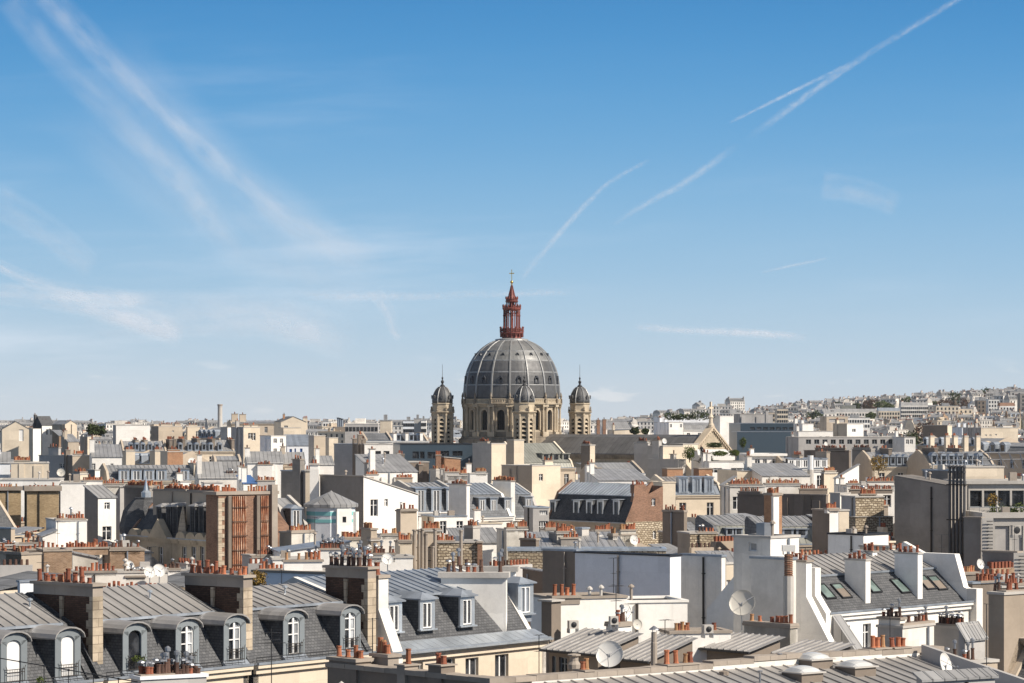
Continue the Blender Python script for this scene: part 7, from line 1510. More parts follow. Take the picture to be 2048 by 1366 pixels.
for k, px in enumerate((1861, 1892, 1908, 1929, 1953)): t_ = B(['first', 'second', 'third', 'fourth', 'fifth'][k]+' lit cream chimney end from the left along the dark mansard, right background', px-4, px, px+8, 874, 590-k*8, 40, 'cream', V=5, vb=886, stacks=[('R', px, px+7, 872, 4, 'r', {'off': .2})])
t_ = B('blank brown party wall with a cream end, right background', 1845, 1895, 1904, 851, 720, 55, 'cream', matL='brownp', vb=873)
t_ = B('pale grey flat facade left of the long cream wall, right background', 1922, 1924, 1950, 855, 760, 10, 'bluew', V=10, vb=872, near=False)
t_ = B('long cream wall with small openings near the right edge of the background', 1952, 1962, 2036, 856, 740, 14, 'cream', matL='greyp', V=12, vb=878, near=False, winsR=[(1970, 1974, 869, 872), (1979, 1983, 869, 872), (1990, 1994, 868, 871)])
MS('blue-grey slate roof in shade with brown dormers before the pergola, right edge', 2060, 560, 38, 1940, 2060, 908, 893, 885, sb=2, vr=5, W=10, swap=True, slate='slate_far', zinc='zinc_s', wall='beige', dorm=(1962, 1985, 2005), dk='small', dw=1.6, dh=1.8, vb=912)
t_ = B('white terraced house with deep balconies, right of the nave end', 1500, 1504, 1568, 912, 475, 8, 'white', V=10, vb=945, winsR=[(1510, 1520, 918, 927), (1526, 1534, 918, 927), (1545, 1556, 918, 927), (1510, 1520, 935, 944), (1530, 1540, 935, 944)], near=False, over=.8, coph=.4, cop='white')
t_ = B('zinc roof wedge beside a cream gable end, right of centre', 1470, 1474, 1516, 941, 400, 14, 'cream', V=9, vb=965, roof='u', dz=-.2, near=False)
th, L, u0, u1, ze, zb_, zr = MS('blue-grey slate roof with three grey dormers and orange brick stacks, right of centre', 1350, 385, 14, 1338, 1448, 992, 970, 953, sb=2.0, vr=7, W=12, slate='zinc_blue', zinc='zinc_s', wall='cream', party='cream', dorm=(1367, 1394, 1418), dh=2.0, dw=1.3, dpy=984, vfd=.6, vb=1000, seams=True, dkw={'hip': False, 'cheek': 'zinc_b', 'fw': 'zinc_b', 'glass': 'curtain'}, stacks=[(1366, 7, 9.5, 938, 0, 'r', {'t': 2.3, 'mat': 'brick_orange', 'z0': 24}), (1425, 7, 9.5, 938, 0, 'r', {'t': 2.0, 'mat': 'brick_orange', 'z0': 24})])
t_ = B('sloping cream gable right of the blue-grey slate roof', 1440, 1446, 1472, 972, 372, 35, 'cream', V=9, vb=1010, roof='u', dz=1.2, rmat='zinc_s', stacks=[('R', 1462, 1520, 966, 14, 't', {'h0': .8, 'off': -1, 'mat': 'greyp'})])
t_ = B('low white block with a brick lined top and twenty small pots, right of centre', 1456, 1460, 1530, 974, 350, 8, 'white2', V=5, vb=990, cop='slab', stacks=[('R', 1460, 1525, 970, 20, 't', {'h0': .2})])
t_ = B('row of white blocks with dense orange pots, right middle ground', 1524, 1527, 1620, 972, 360, 8, 'white2', matL='greyp', V=6, vb=990, cop='slab', stacks=[('R', 1530, 1600, 968, 22, 't', {'h0': .2}), ('R', 1600, 1655, 979, 14, 'r', {'h0': .6, 'off': -1.5, 'mat': 'brownp'})])
t_ = B('white skewed gable with a zinc side, right middle ground', 1668, 1672, 1718, 958, 378, 30, 'white', V=9, vb=985, roof='u', dz=1.9, rmat='zinc_s')
t_ = B('beige chimney block and pots left of the white skewed gable', 1642, 1648, 1675, 947, 385, 40, 'cream', matL='brownp', V=4, vb=968, stacks=[('R', 1650, 1672, 943, 10, 't', {'h0': .2})])
t_ = B('white low wall with a long line of pots, right middle ground', 1690, 1694, 1792, 972, 370, 8, 'white2', V=6, vb=990, cop='slab', stacks=[('R', 1695, 1720, 968, 10, 't', {'h0': .2}), ('R', 1735, 1788, 964, 22, 't', {'h0': .8}), ('R', 1700, 1785, 980, 22, 'r', {'h0': .5, 'off': -2, 'mat': 'brownp'})])
t_ = B('zinc roof with a dish left of the tall grey pipe chimney, right', 1520, 1524, 1620, 953, 395, 10, 'white2', V=10, vb=968, roof='v', dz=1.6, rmat='zinc_s', stacks=[('R', 1552, 1566, 945, 0, 'r', {'off': 3, 'mat': 'brownp'})])
o = thing('flue_chimney', 'tall slender grey pipe chimney rising before the grey mansard on the right', 'chimney', loc=(*pt(1621, 980, 400)[:2], 0)); z = pt(0, 911, 400)[2]; b = MB(); b.cyl(0, 0, 20, z-2, .5, .45, 10); b.obj('shaft', 'slab', o); b = MB(); b.cyl(0, 0, z-2, z, .42, .42, 10); b.obj('flue', 'whitepaint', o)
t_ = B('small zinc roof cluster behind the dark shaded chimney wall, centre right', 1195, 1198, 1300, 962, 400, 10, 'white', V=10, vb=972, roof='v', dz=1.4, rmat='zinc_s')
MS('blue zinc roof between the nave and the blue-grey dormers', 1205, 420, 12, 1200, 1290, 950, 945, 925, sb=1, vr=7, W=13, slate='zinc_s', zinc='zinc_s', wall='white', vb=962, stacks=[(1203, 1, 4, 937, 0, 'r', {'mat': 'white'})], seams=False)
dish('bright white dish on the left roofs behind the long slate mansard', 385, 925, 425, .75, 'dish', yaw=35, tilt=15, mast=.6)
dish('large pale dish turned edge-on near the left grey gable', 122, 945, 405, .6, 'dish2', yaw=10, tilt=20, mast=.4)
dish('white dish on the zinc roof left of the slender grey chimney', 1598, 950, 402, .5, 'dish', yaw=30, tilt=15, mast=.4)
dish('small white dish on the blocks before the nave roof', 1329, 882, 452, .45, 'dish', yaw=35, tilt=12, mast=.3)
dish('pair dish on the right background wall, upper one', 1652, 888, 525, .45, 'dish', yaw=40, tilt=12, mast=.5)
dish('pair dish on the right background wall, lower one', 1648, 895, 524, .45, 'dish', yaw=-20, tilt=40, mast=.3)

def quad_pts(x, y, w, d_, a):
    c, s = cos(a), sin(a); return [(x+u*c-v*s, y+u*s+v*c) for u, v in ((-w/2, 0), (w/2, 0), (w/2, d_), (-w/2, d_))]
# landmarks of the hillside and skyline
def FH(label, px0, px1, pyt, Y, mat, roof='flat', h=14, d_=12, a=0, rm='zinc_s', wins=4, rows=2, name='building', cat='building', party='slab'):
    x0, x1 = (px0-CX)/F*Y, (px1-CX)/F*Y; z = H-(pyt-HY)/F*Y; w = x1-x0
    o = thing(name, label, cat, loc=((x0+x1)/2, Y, 0), rz=radians(a)); b = MB(); b.box(-w/2, w/2, 0, d_, z-h-20, z); b.obj('wall', mat, o)
    if wins:
        wm = MB(); wm.box(-.6, .6, -.08, .0, -1.8, 0); me = wm.mesh('window', 'glass')
        for r_ in range(rows):
            for i in range(wins): inst('window', me, o, (-w/2+w*(i+.5)/wins, 0, z-1.2-r_*3.1))
    r_ = MB()
    if roof == 'flat': r_.box(-w/2-.1, w/2+.1, -.1, d_+.1, z+.002, z+.35); r_.box(-w*.2, w*.1, 3, 8, z+.35, z+2.3)
    elif roof == 'm': r_.prism([(0, z), (d_, z), (d_-1.5, z+2.6), (1.5, z+2.6)], -w/2, w/2)
    else: r_.prismv([(-w/2-.3, z), (w/2+.3, z), (0, z+w*.35)], -.3, d_)
    r_.obj('roof', rm, o); LISTED.append((quad_pts((x0+x1)/2, Y, w, d_, radians(a)), px0, px1, pyt, pyt+(h*.75)*F/Y*.8, Y)); return o
FH('dark apartment towers stepping above the hill at the right edge', 2020, 2070, 783, 2350, 'greyp', h=20, wins=4, rows=5)
FH('second darker apartment tower touching the right edge of the hill', 2040, 2090, 788, 2250, 'concrete', h=20, wins=4, rows=5)
FH('tall white apartment block with a brown side on the right of the hill', 1977, 1999, 799, 2280, 'white', h=12, wins=4, rows=3)
FH('brown-sided apartment block left of the tall white one on the hill', 1955, 1978, 801, 2300, 'brownp', h=12, wins=3, rows=3)
FH('wide cream apartment house with a central block of windows on the hill', 1872, 1918, 812, 2200, 'cream', h=10, wins=6, rows=3)
FH('row of tall ornate white houses on the hill left of the cream one', 1802, 1856, 811, 2230, 'white2', h=10, wins=14, rows=4, roof='m')
FH('blue-green roofed terrace house row on the hill', 1757, 1800, 822, 2200, 'cream', h=8, wins=8, rows=2, roof='m', rm='zinc_blue')
FH('long pale row of small gabled houses halfway up the hill', 1650, 1752, 824, 2250, 'white2', h=8, wins=18, rows=2, roof='m')
FH('cream house with a pale end on the hill crest', 1918, 1945, 818, 2210, 'cream', h=8, wins=3, rows=1)
FH('little white gabled house on the crest beside the dark round tree', 1940, 1955, 808, 2330, 'white', roof='g', h=8, wins=2, rows=1, rm='zinc_s')
FH('white gabled villas below the dark towers', 2000, 2030, 812, 2200, 'white', roof='m', h=8, wins=5, rows=2, rm='brick_red')
FH('block of flats breaking the crest left of the windmill', 1842, 1880, 802, 2420, 'cream', roof='m', h=8, wins=8, rows=1)
FH('greenish glass-roofed hall on the left shoulder of the hill', 1683, 1712, 811, 2400, 'zinc_green', h=8, wins=0)
FH('dark narrow tower house on the left shoulder of the hill', 1649, 1656, 809, 2420, 'concrete', h=8, wins=1, rows=2)
FH('pale beige high block on the left foot of the hill', 1554, 1576, 818, 1900, 'cream', h=10, wins=5, rows=4, d_=16)
FH('beige block stepping left of the pale high one', 1535, 1555, 825, 1950, 'beige', h=10, wins=4, rows=3)
FH('white terrace block on the hill slope with a green roof', 1688, 1740, 836, 1800, 'white', h=8, wins=10, rows=2)
FH('blue-white modern offices on the skyline left of the church', 806, 829, 842, 1500, 'bluew', h=12, wins=5, rows=4)
FH('white high-rise with a grey side left of the church tower', 828, 843, 838, 1450, 'greyp', h=14, wins=0)
FH('white high-rise with stacked windows left of the church tower', 842, 852, 841, 1440, 'white', h=14, wins=3, rows=5)
FH('pale blocks and a tall chimney pair on the skyline left of centre', 760, 782, 842, 1000, 'cream', h=12, wins=0)
FH('museum-like hall with a shallow dome on the skyline left of centre', 690, 756, 848, 1150, 'greyp', h=12, wins=9, rows=1, rm='white2')
FH('small white cluster of distant flats left of the museum-like hall', 646, 662, 844, 2100, 'white', h=12, wins=3, rows=4)
FH('distant white flats seen between the tower and the dome', 908, 924, 857, 2600, 'white', h=12, wins=5, rows=3)
for k, px in enumerate((676, 680, 684)): o = thing('factory_chimney', 'slim dark chimney of the distant trio on the left skyline', 'smokestack', loc=(*pt(px, 0, 1700)[:2], 0), group='trio of distant chimneys'); b = MB(); z = pt(0, 837+k, 1700)[2]; b.cyl(0, 0, 10, z, .8, .6, 8); b.obj('shaft', 'zinc_b', o); b = MB(); b.cyl(0, 0, z, z+.6, .8, .8, 8); b.obj('rim', 'darkmetal', o)
o = thing('windmill', 'old wooden windmill with bare sails on the crest of the hill', 'windmill', loc=pt(1909, 815, 2400)); b = MB(); b.lathe([(2.6, -6), (2.2, 4), (2.0, 4.5), (.2, 7)], 8); b.obj('body', 'bark', o)
for k in range(4): a = .5+k*pi/2; s = MB(); s.box(0, 6.5, -2.75, -2.65, -.12, .12); 
for k in range(4):
    s = MB(); s.box(.3, 6.8, -.06, .06, -.1, .1); s.box(2, 6.8, -.04, .04, .1, 1.1) ; x = s.obj('sail', 'bark', o); x.location = (0, -2.9, 4); x.rotation_euler = (0, .6+k*pi/2, 0)
for k, (px, py, Y, w, h, m_, lb) in enumerate(((1735, 815, 2450, 5, 4.5, 'leaf_brown', 'bare reddish tree on the left crest of the hill'), (1748, 813, 2460, 5.5, 5, 'leaf_brown', 'second bare reddish tree on the crest, slightly taller'), (1764, 816, 2420, 6, 4.5, 'leaf', 'yellow-green tree right of the bare reddish ones'), (1776, 817, 2400, 4.5, 3.5, 'leaf', 'smaller yellow-green tree at the right of the group'), (1931, 816, 2380, 4.6, 6.0, 'leaf_brown', 'tall dark egg-shaped tree beside the windmill'), (1888, 812, 2400, 6.5, 4, 'leaf_brown', 'broad brown tree left of the windmill'), (1868, 812, 2410, 4, 3, 'leaf_dark', 'dark green tree at the left of the broad brown one'), (1713, 816, 2450, 4, 3, 'leaf_dark', 'dark green tree left of the bare reddish ones'), (1674, 812, 2500, 4, 2.5, 'leaf_dark', 'small dark tree on the left shoulder crest'), (1742, 838, 2000, 3.5, 3.5, 'leaf', 'green tree halfway down the hill'))):
    LISTED.append((quad_pts(pt(px, py, Y)[0], Y-w, w*2, w*2, 0), px-w*F/Y, px+w*F/Y, py-h*F/Y, py+h*.3*F/Y, Y-w)); plant('tree', lb, 'tree', *pt(px, py, Y)[:2], pt(px, py, Y)[2]-h, w, h, 1100, .55, m_, seed=60+k, trunk=h*.4, tr=.4)
for k, (px, py, Y, w) in enumerate(((185, 868, 640, 1.5), (192, 867, 650, 1.1), (200, 869, 645, 1.3), (1270, 866, 790, 1.2), (1290, 866, 800, 1.0))):
    plant('dark_tree', ['dark tree among the left skyline roofs', 'slim dark tree right beside the larger one on the left skyline', 'third dark tree of the left skyline group', 'low bushes behind the nave ridge', 'smaller bushes at the right of the nave ridge'][k], 'tree', *pt(px, py+8, Y), w, w*.8, 500, .3, 'leaf_dark', seed=90+k, trunk=.8)

# ------------------------------------------------------------------ far away houses
def faces_house(style, seed):
    """one far house as a single mesh: wall, party wall, roof, slate, windows, pots; front is y = 0"""
    r = random.Random(seed); b = MB(); w, d_, h = 1.0, 1.0, 1.0
    W_, D_, Hh = style['w'], style['d'], style['h']; rh = style['rh']
    b.box(-W_/2, W_/2, 0, D_, -30, Hh, 0)
    n = max(2, int(W_/2.6)); k = 0
    for row in range(3):
        for i in range(n):
            x = -W_/2+W_*(i+.5)/n; z = Hh-1.0-row*3.0
            b.box(x-.5, x+.5, -.05, .02, z-1.7, z, 4)
    b.box(-W_/2-.05, W_/2+.05, -.3, 0, Hh-.35, Hh-.05, 0)
    if style['k'] == 'm':
        b.prism([(.3, Hh), (D_-.3, Hh), (D_-1.6, Hh+rh), (1.6, Hh+rh)], -W_/2+.3, W_/2-.3, 3)
        b.prism([(1.45, Hh+rh+.01), (D_-1.45, Hh+rh+.01), (D_/2, Hh+rh+1.3)], -W_/2+.25, W_/2-.25, 2)
        for i in range(n):
            x = -W_/2+W_*(i+.5)/n; b.box(x-.6, x+.6, .25, 1.5, Hh+.3, Hh+rh*.75, 0); b.box(x-.35, x+.35, .2, .245, Hh+.4, Hh+rh*.7, 4); b.box(x-.7, x+.7, .1, 1.6, Hh+rh*.76, Hh+rh*.86, 2)
        for s in (-1, 1):
            x = s*(W_/2-.2); b.prism([(0, Hh), (D_, Hh), (D_-1.6, Hh+rh+.4), (D_/2, Hh+rh+1.7), (1.6, Hh+rh+.4)], x-.18, x+.18, 1)
            if r.random() < .8:
                y0 = r.uniform(1.5, 3); y1 = y0+r.uniform(2.5, 4.5); zt = Hh+rh+r.uniform(1.6, 2.6); b.box(x-.35, x+.35, y0, y1, Hh+1, zt, 1)
                m = int((y1-y0)/.45)
                for i in range(m): b.box(x-.13, x+.13, y0+.2+i*.45, y0+.46+i*.45, zt, zt+.5, 5)
    elif style['k'] == 'g':
        b.prism([(-.2, Hh), (D_+.2, Hh), (D_/2, Hh+rh)], -W_/2, W_/2, 2)
        x = r.uniform(-.3, .3)*W_; b.box(x-.4, x+.4, D_*.4, D_*.7, Hh, Hh+rh+1.4, 1); b.box(x-.25, x+.25, D_*.42, D_*.66, Hh+rh+1.4, Hh+rh+1.8, 5)
        for i in range(3): q_ = r.uniform(-.4, .4)*W_; b.box(q_-.3, q_+.3, D_*.2, D_*.2+.8, Hh+rh*.25, Hh+rh*.62, 4)
    else:
        for i in range(5): q_ = r.uniform(-.4, .4)*W_; w_ = r.uniform(.1, .5); b.box(q_-w_, q_+w_, D_*.2, D_*.2+w_, Hh, Hh+r.uniform(.8, 2.2), r.choice((0, 1, 2)))
        q_ = r.uniform(-.3, .3)*W_; b.box(q_-.3, q_+2.4, D_*.6, D_*.6+.6, Hh, Hh+1.9, 1)
        for i in range(5): b.box(q_-.1+i*.5, q_+.16+i*.5, D_*.6+.15, D_*.6+.42, Hh+1.9, Hh+2.5, 5)
        b.box(-W_/2-.1, W_/2+.1, -.1, D_+.1, Hh, Hh+.3, 1); b.box(-W_*.2, W_*.15, D_*.3, D_*.7, Hh+.3, Hh+2.4, 1); b.box(W_*.25, W_*.35, D_*.3, D_*.5, Hh+.3, Hh+1.5, 2)
    return b
PAL = [('cream', 'beige', 'zinc_s', 'slate_far'), ('white2', 'slab', 'zinc_s', 'slate_far'), ('white', 'white2', 'zinc_s', 'slate_far'), ('cream', 'cream', 'slate_far', 'slate_far'), ('beige', 'tan', 'zinc_s', 'slate_far'), ('white2', 'beige', 'zinc_blue', 'slate_far'), ('slab', 'greyp', 'zinc_s', 'zinc_s'), ('cream', 'brick_tan', 'zinc_s', 'zinc_b')]
FAR = []
for i in range(26):
    rr_ = random.Random(100+i); k = rr_.choice('mmmmgf'); st = dict(w=rr_.uniform(8, 14), d=rr_.uniform(8, 11), h=0.0, rh=2.6 if k != 'g' else rr_.uniform(2, 3.5), k=k)
    p = PAL[i % len(PAL)]; FAR.append((faces_house(st, i).mesh('house', [*p, 'glass', 'terracotta2']), st, k))
BIG = []
for i in range(6):
    rr_ = random.Random(300+i); st = dict(w=rr_.uniform(18, 30), d=12, h=0.0, rh=2.6, k='f' if i % 3 else 'm')
    BIG.append((faces_house(st, i).mesh('house', [('white', 'white2', 'zinc_s', 'slate_far'), ('cream', 'beige', 'zinc_s', 'slate_far'), ('white2', 'slab', 'zinc_s', 'zinc_b')][i % 3]+('glass', 'terracotta2')), st, st['k']))
def sat(P, Q):
    for A, B_ in ((P, Q), (Q, P)):
        for i in range(len(A)):
            ex, ey = A[(i+1) % len(A)][0]-A[i][0], A[(i+1) % len(A)][1]-A[i][1]; nx, ny = -ey, ex
            pa = [nx*p[0]+ny*p[1] for p in A]; pb = [nx*p[0]+ny*p[1] for p in B_]
            if max(pa) < min(pb)+1e-6 or max(pb) < min(pa)+1e-6: return False
    return True
CELL = {}
def reg(P, item):
    for gx in range(int(min(p[0] for p in P)//30), int(max(p[0] for p in P)//30)+1):
        for gy in range(int(min(p[1] for p in P)//30), int(max(p[1] for p in P)//30)+1): CELL.setdefault((gx, gy), []).append(item)
for it in LISTED: reg(it[0], it[0])
def free(P):
    for gx in range(int(min(p[0] for p in P)//30), int(max(p[0] for p in P)//30)+1):
        for gy in range(int(min(p[1] for p in P)//30), int(max(p[1] for p in P)//30)+1):
            for Q in CELL.get((gx, gy), ()):
                if sat(P, Q): return False
    return True
def top_limit(P, ymin):
    """highest z a filler house may reach without hiding what the photograph shows behind it"""
    cols = [CX+F*p[0]/p[1] for p in P]; a, b_ = min(cols), max(cols); zl_ = 99
    for (pts, c0, c1, yt, vb, y0) in LISTED:
        if y0 > ymin and c1 > a+1 and c0 < b_-1:
            zl_ = min(zl_, H-(vb-HY)/F*ymin)
    return zl_
WHERE = lambda px: 'on the left side' if px < 600 else 'near the church' if px < 1200 else 'on the right side'
KIND = {'m': 'mansard house', 'g': 'gabled house', 'f': 'flat-roofed house'}
nf = 0; rf = random.Random(5)
COLN = {'cream': 'cream', 'white2': 'off-white', 'white': 'white', 'beige': 'beige', 'slab': 'pale grey'}
def zone(x, y):
    px = CX+F*x/y
    if y > 1250 and px > 1440:
        lev = 'lower hill' if y < 1700 else 'mid hill' if y < 2150 else 'on the hilltop'
        wh = lerp_name(px, [(1560, 'above the blue glass office'), (1660, 'above the cream stair tower'), (1740, 'above the two cream boxes'), (1800, 'above the grey office row'), (1870, 'left of the windmill'), (1950, 'under the windmill'), (2300, 'by the right edge')])
        return f'{lev} {wh}'
    dp = 'among the nearer roofs' if y < 330 else 'in the middle ground' if y < 520 else 'further back' if y < 900 else 'far off' if y < 1300 else 'on the skyline'
    wh = lerp_name(px, [(130, 'at the left edge'), (300, 'above the white tower house'), (440, 'above the pointed dormers'), (580, 'above the rust flues'), (730, 'behind the turquoise banded house'), (860, 'behind the three tall dormers'), (1000, 'under the church'), (1130, 'below the dome'), (1270, 'before the nave'), (1480, 'around the church gable'), (1650, 'below the blue glass office'), (1800, 'above the rubble tower'), (2300, 'behind the terrace building')])
    return f'{dp} {wh}'
def lerp_name(v, L_):
    for a, n in L_:
        if v < a: return n
    return L_[-1][1]
def far_house(x, y, a, ztop, src, label, group, name='house', cat='house'):
    me, st, k = src
    o = bpy.data.objects.new(name, me); COL.objects.link(o)
    o.location = (x, y, ztop-(3.9 if k == 'm' else 2.4)); o.rotation_euler = (0, 0, a)
    tag(o, label, cat, group)
    return o
counts = {}
def lay(y0, y1, dy, w_step, zfun, big=.1, maxn=300, stuff=None, group='', angs=(42, 42, -50, 8), pxr=(-60, 2110), skip=0.0, lab='', nm='house'):
    y = y0; made = 0; extra = []
    while y < y1:
        xa, xb = (pxr[0]-CX)/F*y, (pxr[1]-CX)/F*y; x = xa+rf.uniform(0, w_step)
        while x < xb:
            src = rf.choice(BIG) if rf.random() < big else rf.choice(FAR); st = src[1]
            a = radians(rf.choice(angs)+rf.uniform(-6, 6)); yy = y+rf.uniform(-dy*.3, dy*.3)
            P = quad_pts(x, yy, st['w'], st['d'], a)
            x += w_step*rf.uniform(.8, 1.2)
            if rf.random() < skip or not free(P): continue
            ymin = min(p[1] for p in P); zt = zfun(x, yy); lim = top_limit(P, ymin)
            zt = min(zt, lim-.6)
            if zt < terrain(x, yy)+9: continue
            reg(P, P); px = CX+F*x/yy
            if made < maxn:
                wc = COLN.get(src[0].materials[0].name, 'pale'); wd_ = 'wide ' if st['w'] > 17.5 else 'narrow ' if st['w'] < 12.5 else ''; zn = zone(x, yy); far_house(x, yy, a, zt, src, f"{wd_}{wc} {KIND[src[2]]} {zn}", f"{KIND[src[2]]}s {zn}", name=nm, cat=nm.replace('_', ' ')); made += 1
            else: extra.append((src, x, yy, a, zt))
        y += dy
    return made, extra
n1_, _ = lay(175, 640, 14, 13, lambda x, y: 26.5+rf.uniform(-2, 2.0), big=.05, maxn=270, group='houses filling the middle ground')
SMALL = []
for i in range(14):
    rr_ = random.Random(500+i); b = MB(); w, d_ = rr_.uniform(2.5, 6), rr_.uniform(2.5, 6); kk = i % 4
    if kk == 0:
        w = .8; b.box(-.4, .4, 0, d_, -30, 0, 1); b.box(-.5, .5, -.1, d_+.1, 0, .15, 0)
        for j in range(int(d_/.42)): b.lathe([(.11, .15), (.1, .15+rr_.uniform(.3, .55))], 6, rr_.uniform(-.1, .1), .25+j*.42, mi=5)
    elif kk == 1:
        b.box(-w/2, w/2, 0, d_, -30, 0, 0); b.prism([(-.2, .02), (d_+.2, .9), (d_+.2, 1.0), (-.2, .12)], -w/2-.1, w/2+.1, 2); b.box(-.4, .4, -.04, .02, -1.8, -.7, 4)
    elif kk == 2:
        b.box(-w/2, w/2, 0, d_, -30, 0, 0); b.box(-w/2-.1, w/2+.1, -.1, d_+.1, .003, .14, 1); b.box(-w*.4, w*.1, d_*.3, d_*.3+.7, .1, 1.5, 1)
        for j in range(int(w*.5/.4)): b.lathe([(.11, 1.5), (.1, 1.9)], 6, -w*.4+.2+j*.4, d_*.3+.35, mi=5)
        b.lathe([(.08, .1), (.08, 1.3), (.2, 1.35), (.02, 1.5)], 6, w*.3, d_*.6, mi=1)
    else:
        b.box(-w/2, w/2, 0, d_, -30, -.8, 0); b.prism([(-.15, -.85), (d_/2, .6), (d_+.15, -.85)], -w/2-.05, w/2+.05, 2); b.box(w*.2, w*.2+.5, d_*.3, d_*.7, -.5, 1.1, 1)
        for j in range(int(d_*.4/.4)): b.lathe([(.11, 1.1), (.1, 1.5)], 6, w*.2+.25, d_*.3+.2+j*.4, mi=5)
    SMALL.append((b.mesh('rooftop_block', [*rr_.choice(PAL), 'glass', rr_.choice(['terracotta', 'terracotta2', 'darkpot'])]), dict(w=w, d=d_, h=0, rh=0, k='s'), 's%d' % kk))
KIND.update({'s0': 'chimney wall', 's1': 'stair house', 's2': 'rooftop cabin', 's3': 'small gabled roof'})
def lay_small(y0, y1, dy, w_step, maxn):
    y = y0; made = 0
    while y < y1:
        x = (-60-CX)/F*y+rf.uniform(0, w_step); xb = (2110-CX)/F*y
        while x < xb:
            src = rf.choice(SMALL); st = src[1]; a = radians(rf.choice((42, 42, 50, -45, 10))+rf.uniform(-6, 6)); yy = y+rf.uniform(-dy*.4, dy*.4)
            P_ = quad_pts(x, yy, st['w'], st['d'], a); x += w_step*rf.uniform(.7, 1.3)
            if made >= maxn or not free(P_): continue
            zt = min(27.5+rf.uniform(-1.5, 3.5)+terrain(x, yy), top_limit(P_, min(p[1] for p in P_))-.9)
            if zt < 17: continue
            reg(P_, P_); o = bpy.data.objects.new('rooftop_block', src[0]); COL.objects.link(o); o.location = (P_[0][0], P_[0][1], zt); o.location = (x-w_step*0, yy, zt); made += 1
            o.location = ((P_[0][0]+P_[1][0])/2, (P_[0][1]+P_[1][1])/2, zt); o.rotation_euler = (0, 0, a)
            zn = zone(o.location.x, yy); wc = COLN.get(src[0].materials[0].name, 'pale'); tag(o, f"{wc} {KIND[src[2]]} {zn}", 'rooftop block' if src[2] != 's0' else 'chimney', f"{KIND[src[2]]} {zn}")
        y += dy
    return made
ns_ = lay_small(190, 470, 6, 5, 160)+lay_small(470, 1000, 12, 8, 135)
print('small', ns_)
n2__, ex0 = lay(650, 1250, 26, 17, lambda x, y: terrain(x, y)+25.5+rf.uniform(-2.5, 3.5)+(3 if rf.random() < .12 else 0), big=.2, maxn=290, group='houses of the far roofscape', nm='town_house')
tm = []
for i in range(4):
    b = MB(); leaves(b, (0, 0, 5.2), 3.4, 3.4, 3.6, 420, .5, 700+i); tm.append((b.mesh('crown', ['leaf_dark', 'leaf', 'leaf_brown', 'leaf_dark'][i]), ['dark green', 'yellow-green', 'reddish brown', 'dense dark'][i]))
tb_ = MB(); tb_.lathe([(.35, -3), (.2, 4.5)], 6)
for a_ in range(4): tb_.tube((0, 0, 3), (cos(a_*1.6)*2, sin(a_*1.6)*2, 6), .1, 4)
tb_ = tb_.mesh('trunk', 'bark'); nt_ = 0
for i in range(400):
    if nt_ >= 60: break
    Y = rf.uniform(1150, 2700); px = rf.uniform(1450, 2100) if rf.random() < .85 else rf.uniform(0, 1440); x = (px-CX)/F*Y; P_ = quad_pts(x, Y-3.5, 7, 7, 0)
    if not free(P_): continue
    k = rf.uniform(.8, 1.7); zg = terrain(x, Y)+14*(Y < 1400)+rf.uniform(3, 9); zt = zg+8.8*k
    if zt > top_limit(P_, Y-3.5): continue
    reg(P_, P_); m_, nm_ = rf.choice(tm); o = thing('tree', f'{nm_} tree {zone(x, Y)}', 'tree', loc=(x, Y, zg), group='trees scattered over the hill and far roofs'); inst('crown', m_, o, (0, 0, 0), rf.uniform(0, 6), (k*rf.uniform(.9, 1.4), k, k)); inst('trunk', tb_, o, (0, 0, 0), 0, (k, k, k)); nt_ += 1
n3_, ex = lay(1280, 2950, 27, 14, lambda x, y: terrain(x, y)+17+rf.uniform(-3, 4), big=.2, maxn=290, group='houses on the far hillside', angs=(20, 42, -20, 0, -35), pxr=(1440, 2110), nm='hillside_house')
n4_, ex2 = lay(1300, 4300, 150, 26, lambda x, y: terrain(x, y)+27+rf.uniform(-3, 7), big=.5, maxn=60, group='houses along the far skyline', angs=(20, 42, -20, 0), pxr=(-60, 1440), nm='apartment_house')
print('fill', n1_, n2__, n3_, len(ex), n4_, len(ex2))
ex = ex+ex0
if ex or ex2:
    V, Fs, Ms = [], [], []; mats = ['white2', 'slab', 'zinc_s', 'slate_far', 'glass', 'terracotta2']
    for src, x, y, a, zt in ex+ex2:
        me, st, k = src; b0 = len(V); c, s = cos(a), sin(a); z0 = zt-(3.9 if k == 'm' else 2.4)
        V += [(x+v.co.x*c-v.co.y*s, y+v.co.x*s+v.co.y*c, z0+v.co.z) for v in me.vertices]
        for p in me.polygons: Fs.append(tuple(b0+i for i in p.vertices)); Ms.append(p.material_index)
    b = MB(); b.V, b.Fc, b.M = V, Fs, Ms; b.obj('distant_houses', mats, kind='stuff')
ra = random.Random(11)
for i in range(46):
    px = ra.uniform(20, 2030); Y = ra.uniform(210, 620); pyb = HY+(H-27.5)*F/Y; hgt = ra.uniform(2.2, 4.2); pyt = pyb-hgt*F/Y
    if 860 < px < 1190 and pyt < 900: continue
    antenna(f"thin roof antenna {zone(pt(px, 0, Y)[0], Y)}", px, pyb+2.5*F/Y, pyt, Y, [(1.0, ra.uniform(.3, .6), ra.choice((4, 6, 8))), (.8, .25, 3)], group='small antennas over the middle roofs', yaw=ra.uniform(0, 3))
